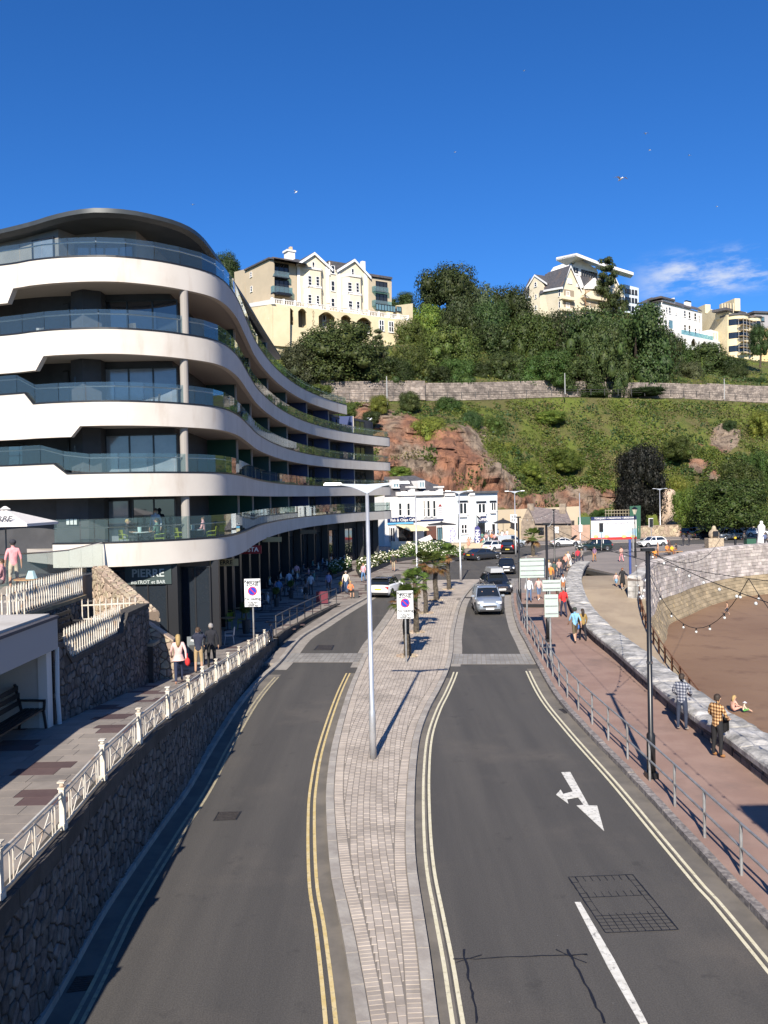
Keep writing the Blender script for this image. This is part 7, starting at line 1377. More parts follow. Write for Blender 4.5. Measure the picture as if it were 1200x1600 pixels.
for x, yy, rz, lb in ((196, 37.5, 1.4, 'lime chair at the first terrace table beside the charcoal wall'), (250, 37.5, -1.4, 'lime chair at the first terrace table beside the column'), (283, 38.6, 1.4, 'lime chair at the corner terrace table near the column'), (330, 39.7, -1.3, 'lime chair at the terrace corner nose'), (343, 41.5, -.6, 'lime chair beyond the terrace corner')): q = D(x, 845, yy); chair((q.x, q.y, 5.68), rz, lb)
# shaded cafe tables along the shop fronts, with parasol-free tables the photograph only hints at
R3 = random.Random(12); CAFE = []
for i, (x, y) in enumerate(((402, 955), (420, 938), (436, 925), (452, 915), (470, 908), (486, 900), (500, 893), (515, 889), (445, 932), (478, 915), (528, 886))):
    p = PR(x, y); CAFE.append(p); copy_thing(tb0, p, 0, label='shaded cafe table, %s along the shop windows' % ('first','second','third','fourth','fifth','sixth','seventh','eighth','ninth','tenth','last')[i], group='shaded tables under the curved building', mats={'table_wood': plb})
    for s in (-1, 1): copy_thing(ch0, p + V((s * .75, R3.uniform(-.2, .2), 0)), -s * 1.5, label='dark cafe chair on the %s side of the %s shaded table' % ('road' if s > 0 else 'window', ('first','second','third','fourth','fifth','sixth','seventh','eighth','ninth','tenth','last')[i]), group='shaded chairs under the curved building', mats={'lime_chair': drk})
# chalkboard, topiary, parasol, notice boards, bicycle
p = PR(306, 1040); ab = empty('chalkboard', 'grey framed A board standing beside the two men on the promenade', 'sign board', p); k = MB(); k.box((p.x, p.y, p.z + .62), (.66, .04, 1.15)); k.build('board', mat('board_grey', (.16, .18, .19), rough=.5), ab); k = MB(); k.box((p.x, p.y + .3, p.z + .55), (.62, .03, 1.1)); k.build('rear_board', plb, ab); k = MB(); k.box((p.x, p.y - .025, p.z + .5), (.5, .01, .7)); k.build('chalk_panel', plb, ab); text('PIERRE', .12, 'board_lettering', whitem, ab, face_M((p.x, p.y - .03, p.z + 1.03), (0, -1, 0)))
def topiary(x, y, label, s=1.0, fl=False):
    p = PR(x, y); r = empty('potted_tree', label, 'potted plant', p); k = MB(); k.tube([p, p + V((0, 0, .85 * s))], [.22 * s, .28 * s], 4 if s > .9 else 8); k.build('pot', plb, r); k = MB(); k.cyl(p + V((0, 0, .8 * s)), p + V((0, 0, 1.5 * s)), .04); k.build('trunk', bark, r); put('crown', crown_mesh('round', 1, 'mid'), r, (p.x, p.y, p.z + 1.6 * s), scale=(.45 * s,) * 3)
topiary(276, 1012, 'bushy topiary tree in a tall dark pot at the bistro door'); topiary(385, 990, 'leafy plant in a tall square pot behind the zone sign', .9); topiary(455, 935, 'round pot plant among the shaded cafe tables', .7); topiary(432, 948, 'pot plant beside the blue shirted cafe guest', .7)
cv = mat('canvas_white', (.66, .63, .60), rough=.85)
def parasol(p, H, R, m, label, n=4, fold=False, lett=None, rot=pi / 4, drop=.35):
    r = empty('parasol', label, 'parasol', p); k = MB(); k.cyl(p, p + V((0, 0, H)), .03, n=8); k.build('pole', drk, r); k = MB(); rows = []
    if fold: k.tube([p + V((0, 0, 1.0)), p + V((0, 0, 1.3)), p + V((0, 0, H))], [.1, .16, .03], 8); k.build('canopy', m, r); return r
    c = p + V((0, 0, H)); ring = [c + V((cos(rot + 2 * pi * i / n) * R, sin(rot + 2 * pi * i / n) * R, -drop * R)) for i in range(n)]
    for i in range(n): a, b_ = ring[i], ring[(i + 1) % n]; k.quad(c, a, b_); k.quad(a, a - V((0, 0, .1)), b_ - V((0, 0, .1)), b_)
    k.build('canopy', m, r); k = MB()
    for a in ring: k.bar(c - V((0, 0, .05)), a - V((0, 0, .03)), .025)
    k.build('ribs', drk, r); k = MB(); k.tube([c, c + V((0, 0, .12))], [.22, .05], 4); k.build('cap', m, r)
    if lett: a = c + V((0, -R * .5, -drop * R * .75 + .0)); text(lett, .32, 'canopy_lettering', drk, r, face_M((c.x + .35, c.y - R * .62, c.z - drop * R * .86 + .12), (0, -1, .9)))
    return r
pc = D(8, 800, 31.5); parasol(V((pc.x, pc.y, 4.75)), pc.z - 4.75 + .1, 2.05, cv, 'white square parasol lettered with the bistro name over the glass terrace', 4, lett='PIERRE', drop=.26)
blkc = mat('canvas_black', (.02, .02, .024), rough=.8)
def at_far(x, y, Y): return D(x, y, Y)
q = D(700, 818, 125); q2 = D(690, 850, 125); 
c1 = D(690, 817, 126); parasol(V((c1.x, 126, .13)), c1.z, 2.9, blkc, 'wide flat black parasol between the cafe and the pub', 4, drop=.12, rot=pi / 4); c1 = D(786, 812, 127); parasol(V((c1.x, 127, .13)), c1.z, 1.9, blkc, 'black parasol at the end of the pub terrace', 4, drop=.3); c1 = D(716.5, 804, 124); parasol(V((c1.x, 124, .13)), c1.z, 1, blkc, 'folded black parasol standing before the pub windows', fold=True); c1 = D(745, 808, 124); parasol(V((c1.x, 124, .13)), c1.z, 1, blkc, 'folded black parasol beside the navy feather flag', fold=True)
tc_ = D(662, 838, 119); k = MB(); A_ = [D(653, 844, 119), D(672, 836, 119), D(676, 842, 117), D(662, 849, 117)]; k.extr(A_, V((0, 0, .05))); tag(k.build('tilted_canvas', cv), 'small white tilted canvas shade in front of the cafe', 'canvas shade')
def flag(x, y0, y1, Y, m, lm, label, tx='OPEN'):
    a, b_ = D(x, y1, Y), D(x, y0, Y); r = empty('feather_flag', label, 'flag', (a.x, Y, .13), 'feather flags outside the pub'); k = MB(); k.tube([(a.x - .35, Y, .13), (a.x - .35, Y, b_.z - .3), (a.x - .1, Y, b_.z)], .025, 6); k.build('pole', steel, r); k = MB(); h = b_.z - a.z; poly = [(a.x - .33, a.z), (a.x + .3, a.z + .15), (a.x + .5, a.z + h * .6), (a.x + .42, a.z + h * .88), (a.x + .1, b_.z), (a.x - .33, b_.z - .3)]; k.extr([V((u, Y, z)) for u, z in poly], V((0, .02, 0))); k.build('flag_cloth', m, r, fix=True)
    M_ = Matrix.Translation((a.x + .08, Y - .015, a.z + h * .5)) @ Matrix.Rotation(pi / 2, 4, 'Y') @ Matrix.Rotation(pi / 2, 4, 'X') ; M_ = Matrix(((0, -1, 0, a.x + .08), (0, 0, -1, Y - .015), (1, 0, 0, a.z + h * .5), (0, 0, 0, 1))); text(tx, .78, 'flag_lettering', lm, r, M_)
flag(707, 824, 850, 122, mat('flag_lilac', (.28, .27, .42), rough=.7), whitem, 'pale lilac OPEN feather flag by the cafe'); flag(746, 821, 856, 119, mat('flag_navy', (.04, .04, .16), rough=.7), whitem, 'navy OPEN feather flag in front of the pub door')
# terrace deck of the pub with its front boards, far traffic islands
k = MB(); a = [G(722, 855, .1), G(790, 853, .1)]; 
m = MB(); m.prism([tuple(G(x, y, 0))[:2] for x, y in ((813, 873), (850, 861), (910, 853), (960, 851), (905, 866), (862, 873), (840, 878))], -.02, .125); m.build('far_traffic_island', plaza_m, kind='structure')
m = MB(); m.prism([tuple(G(x, y, 0))[:2] for x, y in ((800, 853), (1010, 847), (1010, 843.5), (800, 848))], -.02, .125); m.build('far_pavement', plaza_m, kind='structure')
m = MB(); m.prism([tuple(G(x, y, 0))[:2] for x, y in ((1000, 845.5), (1240, 838), (1240, 834), (1000, 841))], -.02, .125); m.build('far_pavement', plaza_m, kind='structure')
k = MB(); p = G(758, 858, .13); k.box((p.x, p.y + 4, .5), (9, 3.4, .7)); tag(k.build('pub_terrace', bei), 'raised timber drinking terrace packed with people before the pub', 'terrace')
# bicycle against the promenade railing
bp_ = PR(419, 1005) + V((.15, 0, .05)); bi = empty('bicycle', 'bicycle leaning on the railing where the white railing ends', 'bicycle', bp_); 
for dy in (-.52, .52):
    k = MB(); k.tube([bp_ + V((.0, dy + .33 * cos(a), .34 + .33 * sin(a))) for a in [i * pi / 10 for i in range(21)]], .022, 5, False); w_ = k.build('wheel', mat('tyre', (.02, .02, .02), rough=.8), bi); k = MB()
    for i in range(8): a = i * pi / 8; k.bar(bp_ + V((0, dy + .31 * cos(a), .34 + .31 * sin(a))), bp_ + V((0, dy - .31 * cos(a), .34 - .31 * sin(a))), .006)
    k.build('spokes', steel, w_)
k = MB(); F_ = lambda y, z: bp_ + V((0, y, z))
for a, b_ in (((-.52, .34), (-.15, .82)), ((-.15, .82), (.36, .84)), ((.36, .84), (.0, .32)), ((.0, .32), (-.17, .85)), ((-.52, .34), (.0, .32)), ((.34, .92), (.52, .34))): k.tube([F_(*a), F_(*b_)], .018, 6)
k.build('frame', mat('bike_blue', (.06, .1, .16), rough=.35), bi); k = MB(); k.box(tuple(F_(-.18, .92)), (.12, .26, .05)); k.build('saddle', black_p, bi); k = MB(); k.bar(F_(.34, .98) + V((-.25, 0, 0)), F_(.34, .98) + V((.25, 0, 0)), .03); k.build('handlebar', black_p, bi)
p = PR(503, 945); k = MB(); k.box((p.x, p.y + .3, p.z + .5), (.85, .05, .85)); tag(k.build('menu_stand', mat('maroon', (.12, .015, .03), rough=.5)), 'maroon menu board standing behind the dark grey railing', 'sign board')
# bins and bits on the plaza
p = G(1172, 855, .12); b = empty('litter_bin', 'dark green litter bin under the spreading tree on the plaza', 'bin', p); k = MB(); k.box((p.x, p.y, .7), (1.2, .9, 1.15)); k.build('body', grn, b); k = MB(); k.box((p.x, p.y, 1.33), (1.3, 1.0, .1)); k.build('lid', frame_d, b)
p = G(1149, 856, .12); k = MB(); k.cyl(p, p + V((0, 0, 1.5)), .16, n=8); k.mi = 1; k.cyl(p + V((0, 0, 1.2)), p + V((0, 0, 1.45)), .17, n=8); tag(k.build('bollard', [frame_d, mat('bollard_yellow', (.6, .42, .03))]), 'dark bollard with a yellow band beside the litter bin', 'bollard')
def tlight(x, y, label, white=False):
    p = G(x, y, .12); r = empty('traffic_light', label, 'traffic light', p); k = MB(); k.cyl(p, p + V((0, 0, 2.6)), .055, n=8); k.build('pole', galv, r); k = MB(); k.box((p.x, p.y, 3.15), (.5, .2, 1.15)); k.build('signal_head', frame_d, r)
    k = MB(); k.box((p.x, p.y + .12, 3.15), (.66, .04, 1.32)); k.build('backing_board', wht, r)
    for i in range(3): k = MB(); k.cyl((p.x, p.y - .1, 2.8 + i * .34), (p.x, p.y - .14, 2.8 + i * .34), .12, n=10); k.build('lens', black_p, r)
tlight(940, 860, 'traffic light on a thin pole in front of the advertising board'); tlight(1018, 849, 'traffic light with a white backing beside the copper beech')
p = G(989.5, 862, .12); k = MB(); k.cyl(p, p + V((0, 0, 3.0)), .09, n=8); tag(k.build('grey_post', galv), 'short grey post standing before the foot of the advertising board', 'post')
p = G(985, 902, .12); k = MB(); k.cyl(p, p + V((0, 0, 3.4)), .11, n=8); tag(k.build('blue_post', mat('blue_paint', (.05, .08, .25), rough=.4)), 'slim blue post at the head of the slipway', 'post')
# gulls
gm_ = mat('gull_white', (.75, .76, .78), rough=.7)
def gull(x, y, Y, span, label, tilt=.15, rz=0.):
    p = D(x, y, Y); r = empty('gull', label, 'gull', (0, 0, 0), 'gulls in the sky'); k = MB(); k.tube([(0, -.3, 0), (0, -.22, .03), (0, 0, .02), (0, .22, .0), (0, .36, -.01)], [.02, .055, .075, .05, .01], 8)
    for s in (-1, 1): w_ = span / 2; k.quad((0, -.1, .03), (s * w_ * .45, -.16, .03 + tilt * w_), (s * w_ * .45, .04, .03 + tilt * w_), (0, .12, .02)); k.quad((s * w_ * .45, -.16, .03 + tilt * w_), (s * w_, .02, tilt * w_ * .6), (s * w_ * .5, .04, .03 + tilt * w_))
    k.build('body', gm_, r); r.location = p; r.rotation_euler = (0, 0, rz)
for a in ((970, 280, 60, 1.3, 'largest gull gliding above the gabled house', .15, .3), (462, 301, 130, 1.1, 'small gull in the sky over the arcaded hotel', .5, .9), (1009, 209, 150, 1.1, 'tiny gull high over the clouds', .2, 0), (1015, 235, 190, 1.1, 'tiny gull under the highest pair of specks', .3, .5), (1077, 243, 190, 1.1, 'tiny gull nearest the cloud side', .2, .2), (711, 238, 230, 1.1, 'faint gull speck over the wooded slope', .2, .7), (819, 111, 230, 1.1, 'highest faint gull speck in the sky', .3, .1), (1120, 323, 210, 1.1, 'faint gull speck above the yellow block', .2, .4), (301, 320, 170, 1.1, 'gull speck beside the curved roof', .2, .2), (578, 656, 130, 1.4, 'white gull flying in front of the cliff bushes', .4, .8)): gull(*a)
# things kept on the balconies
brd = MB(); q = D(75, 628, 36.9); brd.ball((q.x, q.y + .25, 12.05), .5, 12, 8, (1.9, .5, .22)); tag(brd.build('paddle_board', mat('board_white', (.62, .66, .66), (.10, .42, .50), scale=.8, rough=.4), smooth=True), 'white and turquoise paddle board lying on the third balcony', 'paddle board')
for x, k_, lb in ((60, 3, 'metal chair on the fourth balcony near the window'), (120, 1, 'metal chair on the lowest apartment balcony'), (215, 3, 'metal chair before the fourth floor glazing'), (240, 2, 'metal chair before the third floor glazing'), (100, 4, 'metal chair on the top balcony')): q = D(x, 600, 38.0); copy_thing(ch0, (q.x, q.y, TOPS[k_] - .3), x * .1, label=lb, group='balcony furniture', mats={'lime_chair': drk})
# ================================================================== cars
carglass = mat('car_glass', (.012, .015, .018), rough=.05, spec=.9, coat=.7); tyre = mat('tyre', (.02, .02, .02), rough=.85); rim = mat('alloy_rim', (.45, .46, .48), rough=.3, metal=.8); lampw = mat('headlamp', (.75, .78, .8), rough=.08, spec=.9, coat=1.); lampr = mat('tail_lamp', (.45, .01, .01), rough=.15, coat=.6); plw = mat('plate_white', (.75, .75, .72), rough=.5); ply = mat('plate_yellow', (.70, .52, .06), rough=.5); trimb = mat('car_trim', (.02, .02, .022), rough=.55); chrome = mat('chrome', (.7, .7, .72), rough=.12, metal=1.)
def paint(name, c, metal=.0, r=.3): return mat(name, c, rough=r, metal=metal, coat=.9, spec=.5)
SPEC = {  # length, width, height, bonnet height, bonnet length share, screen foot, roof front, roof rear, rear glass foot, tail height, ground clearance, wheel r
 'hatch': (4.0, 1.74, 1.46, .92, (1.00, .62, .30, -1.25, -1.78), .98, .2, .31), 'suv': (4.5, 1.84, 1.68, 1.08, (1.25, .80, .35, -1.75, -2.08), 1.12, .24, .36),
 'saloon': (4.8, 1.86, 1.38, .90, (1.3, .75, .05, -1.05, -1.75), .98, .18, .33), 'coupe': (4.4, 1.8, 1.34, .86, (1.1, .6, -.05, -.85, -1.6), .95, .17, .33), 'van': (4.5, 1.85, 1.86, 1.12, (1.45, 1.0, .55, -2.1, -2.22), 1.2, .22, .33), 'estate': (4.7, 1.78, 1.5, .95, (1.2, .72, .25, -1.95, -2.3), 1.0, .2, .33)}
def car(kind, p, rz, col, label, rear=False, extras=(), sc=1.0, roofm=None, drivers=0):
    Ln, Wd, Ht, bh, (xs_, xw, xr0, xr1, xg), th_, gc, wr_ = SPEC[kind]; h = Ln / 2; hw = Wd / 2; wx = (h - .82, -h + .80)
    r = empty({'van': 'van'}.get(kind, 'car'), label, 'van' if kind == 'van' else 'car', (0, 0, 0), 'cars on the road and parked')
    # lower body lofted in cross-sections front -> rear
    st = [(h, .42, .62, .70, .60), (h - .05, .30, .60, .80, .72), (h - .25, gc, .62, bh - .12, .86), (xs_ + .25, gc, .62, bh - .02, .97), (xs_ - .15, gc, .62, bh + .02, 1.0), (0, gc, .64, (bh + th_) / 2 + .0, 1.0), (xg + .15, gc, .66, th_, .985), (-h + .3, gc, .66, th_ - .02, .95), (-h + .06, .28, .62, th_ - .1, .88), (-h, .40, .60, th_ - .22, .80)]
    k = MB(); rows = []
    for x, z0, z1, z2, ws in st:
        w_ = hw * ws; rows.append([(x, -w_ * .86, z0), (x, -w_ * .97, z0 + .12), (x, -w_, z1), (x, -w_ * .97, z2 - .10), (x, -w_ * .86, z2 - .01), (x, -w_ * .4, z2 + .03), (x, w_ * .4, z2 + .03), (x, w_ * .86, z2 - .01), (x, w_ * .97, z2 - .10), (x, w_, z1), (x, w_ * .97, z0 + .12), (x, w_ * .86, z0)])
    k.grid(rows, True); k.f += [tuple(range(12)), tuple(reversed(range(108, 120)))]; k.m += [0, 0]; k.build('body', col, r, 'angle', fix=True)
    # glasshouse
    zb_ = bh; rh = Ht; cw, rw2 = hw * .90, hw * .70
    base = [(xs_ - .12, bh + .0), (xg - .02, th_)]; roof = [(xr0, rh - .05), (xr1, rh - .06)]
    k = MB(); R0 = [(base[0][0], -cw * .94, base[0][1]), (base[0][0], cw * .94, base[0][1])]; R1 = [(roof[0][0], -rw2, roof[0][1]), (roof[0][0], rw2, roof[0][1])]; R2_ = [(roof[1][0], -rw2 * .97, roof[1][1]), (roof[1][0], rw2 * .97, roof[1][1])]; R3_ = [(base[1][0], -cw * .93, base[1][1]), (base[1][0], cw * .93, base[1][1])]
    k.quad(R0[0], R0[1], R1[1], R1[0]); k.quad(R1[0], R1[1], R2_[1], R2_[0]); k.quad(R2_[0], R2_[1], R3_[1], R3_[0]); k.quad(R0[0], R1[0], R2_[0], R3_[0]); k.quad(R0[1], R3_[1], R2_[1], R1[1]); k.build('glasshouse', carglass, r, fix=True)
    k = MB(); xm = (xr0 + xr1) / 2; rows = []
    for x, z, w_ in ((xr0 + .10, rh - .085, .99), (xr0 - .08, rh - .02, 1.0), (xm, rh, 1.0), (xr1 + .08, rh - .03, .98), (xr1 - .06, rh - .08, .97)): w2 = rw2 * w_ + .02; rows.append([(x, -w2, z - .05), (x, -w2 * .9, z), (x, 0, z + .02), (x, w2 * .9, z), (x, w2, z - .05)])
    k.grid(rows); k.build('roof', roofm or col, r, 'angle', fix=True)
    k = MB()
    for s in (-1, 1):
        k.bar((base[0][0], s * cw * .95, bh), (roof[0][0], s * (rw2 + .01), rh - .06), .06, .05); k.bar((base[1][0] + .03, s * cw * .94, th_), (roof[1][0], s * (rw2), rh - .08), .10, .08); k.bar((-.15, s * cw * .965, bh + .03), (-.2, s * (rw2 + .02), rh - .06), .09, .03); k.bar((roof[0][0], s * (rw2 + .01), rh - .07), (roof[1][0], s * (rw2 + .01), rh - .08), .05, .05)
        if kind in ('van', 'suv', 'estate'): k.bar((-1.05, s * cw * .955, bh + .03), (-1.1, s * (rw2 + .02), rh - .06), .09, .03)
    k.build('pillars', roofm or col, r)
    for sx in wx:
        for s in (-1, 1):
            k = MB(); k.cyl((sx, s * (hw - .20), wr_), (sx, s * (hw - .0), wr_), wr_, n=18); w_ = k.build('wheel', tyre, r); k = MB(); k.cyl((sx, s * (hw - .0), wr_), (sx, s * (hw + .012), wr_), wr_ * .64, wr_ * .6, n=12); k.build('rim', rim, w_)
            k = MB(); k.tube([(sx + (wr_ + .05) * cos(a), s * (hw - .035), wr_ + (wr_ + .05) * sin(a)) for a in [i * pi / 8 for i in range(9)]], .05, 5); k.build('wheel_arch', trimb, r)
    for s in (-1, 1):
        k = MB(); k.box((h - .16, s * hw * .66, bh - .24), (.24, .34, .15), rz=-s * .35); k.build('headlight', lampw, r); k = MB(); k.box((-h + .08, s * hw * .74, th_ - .22), (.14, .24, .18 if kind != 'van' else .5)); k.build('tail_light', lampr, r); k = MB(); k.box((xs_ - .42, s * (hw + .06), bh + .06), (.12, .2, .13)); k.build('mirror', col, r)
        k = MB(); k.bar((h - .35, s * hw * .99, .34), (-h + .35, s * hw * .99, .34), .05, .10); k.build('side_trim', trimb, r)
    k = MB(); k.box((h - .03, 0, .60), (.08, Wd * .48, .14)); k.build('grille', trimb, r); k = MB(); k.box((h - .05, 0, .36), (.1, Wd * .7, .13)); k.build('lower_grille', trimb, r)
    if kind in ('suv', 'estate', 'hatch'):
        for z in (.64, .57): k = MB(); k.bar((h + .015, -Wd * .23, z), (h + .015, Wd * .23, z), .02, .022); k.build('grille_bar', chrome, r)
    k = MB(); k.box((h + .02, 0, .46), (.02, .52, .12)); k.build('number_plate', plw, r); k = MB(); k.box((-h - .005, 0, .66 if kind != 'saloon' else .7), (.02, .52, .12)); k.build('number_plate', ply, r); k = MB(); k.box((-h + .02, 0, .36), (.12, Wd * .86, .14)); k.build('rear_bumper_trim', trimb, r)
    k = MB(); k.bar((xs_ - .12, -.3, bh + .045), (xs_ - .3, .35, bh + .12), .02); k.build('wiper', trimb, r)
    for i in range(drivers): s = -1 if i else 1; k = MB(); k.ball((xs_ - .62, s * .36, bh + .22), .12, 8, 6); k.build('seated_head', MATS.get('skin_a') or mat('skin_a', (.45, .27, .18), rough=.6), r)
    if 'rails' in extras:
        for s in (-1, 1): k = MB(); k.tube([(xr0 - .2, s * rw2 * .9, rh + .0), (xr0 - .35, s * rw2 * .9, rh + .06), (xr1 + .35, s * rw2 * .9, rh + .05), (xr1 + .2, s * rw2 * .9, rh - .01)], .018, 5); k.build('roof_rail', chrome, r)
    if 'box' in extras: k = MB(); k.box((-.35, 0, rh + .22), (1.9, 1.0, .30), top=.88); k.build('roof_box', mat('roof_box_grey', (.3, .31, .32), rough=.4), r)
    if 'spoiler' in extras: k = MB(); k.box((xr1 - .14, 0, rh - .05), (.26, rw2 * 1.9, .04)); k.build('spoiler', roofm or col, r)
    if 'lid' in extras: k = MB(); a = (xs_ - .1, 0, bh + .02); k.quad((xs_ - .1, -hw * .75, bh), (xs_ - .1, hw * .75, bh), (xs_ + .75, hw * .68, bh + .72), (xs_ + .75, -hw * .68, bh + .72)); k.quad((xs_ - .1, -hw * .75, bh + .03), (xs_ + .75, -hw * .68, bh + .76), (xs_ + .75, hw * .68, bh + .76), (xs_ - .1, hw * .75, bh + .03)); k.build('raised_bonnet', trimb, r)
    if 'blank' in extras: k = MB(); k.box((-1.15, 0, (bh + rh) / 2 - .02), (2.0, cw * 1.86, rh - bh - .06)); k.build('cargo_side', col, r)
    if sc != 1: r.scale = (sc,) * 3
    r.location = p; r.rotation_euler = (0, 0, rz)
    return r
# heading: rz = 0 points +X; -90 faces the viewpoint
d = radians
silv = paint('paint_silver_blue', (.36, .41, .47), .5, .32); blk = paint('paint_black', (.010, .011, .014), 0, .2); navyp = paint('paint_navy_black', (.012, .016, .028), 0, .2); whp = paint('paint_white', (.74, .74, .74)); grp = paint('paint_dark_grey', (.035, .038, .045), .3); gn = paint('paint_dark_green', (.008, .022, .020)); gy = paint('paint_mid_grey', (.10, .12, .15), .4)
def gpt(x, y): q = G(x, y, 0); return V((q.x, q.y, 0))
car('suv', gpt(764, 958) + V((0, 1.0, 0)), d(-92), silv, 'silver blue SUV with roof rails driving toward the viewpoint', extras=('rails',), drivers=2)
car('hatch', gpt(777, 930) + V((.1, 1.6, 0)), d(-84), navyp, 'black hatchback with a pale roof box right behind the silver SUV', extras=('box',), drivers=1, sc=1.08)
car('hatch', gpt(796, 898) + V((0, 1.8, 0)), d(-98), blk, 'small black hatchback third in the queue of oncoming cars')
car('saloon', gpt(757, 876) + V((0, 1.6, 0)), d(38), grp, 'dark grey saloon pulling away round the bend beside the black cube seats')
car('hatch', gpt(776, 862) + V((0, 1.5, 0)), d(44), whp, 'white hatchback behind the dark saloon, just before the black van')
car('van', gpt(801, 866) + V((0, 2.0, 0)), d(72), blk, 'black van with a yellow rear plate driving off past the cottage palm', extras=('blank',))
car('van', gpt(800, 857) + V((0, 2.2, 0)), d(20), paint('paint_pale_grey', (.42, .46, .50)), 'pale grey van standing in front of the pub terrace', extras=('blank',))
car('hatch', gpt(604, 935) + V((.0, 2.1, 0)), d(72), whp, 'white hatchback with black roof and spoiler driving away beside the flower planters', extras=('spoiler',), roofm=blk, sc=1.05)
car('coupe', gpt(885, 854) + V((0, 1., 0)), d(8), whp, 'white coupe with its dark bonnet raised by the stone cottage', extras=('lid',), sc=.95)
car('estate', gpt(930, 861) + V((0, .8, 0)), d(188), gn, 'dark green estate car turning by the advertising board')
car('hatch', gpt(1022, 855) + V((0, .8, 0)), d(196), whp, 'white hatchback driving past the plaza in front of the low buff wall')
car('suv', gpt(1087, 840) + V((0, 1, 0)), d(30), blk, 'black parked car with red tail lamp under the spreading tree')
car('saloon', gpt(1107, 842) + V((0, 1, 0)), d(12), grp, 'dark parked saloon between the black car and the memorial')
car('suv', gpt(1143, 844) + V((0, .8, 0)), d(200), gy, 'grey parked SUV under the tree behind the litter bin')
car('hatch', gpt(1182, 838) + V((0, .5, 0)), d(4), whp, 'white parked car farthest along under the spreading tree')
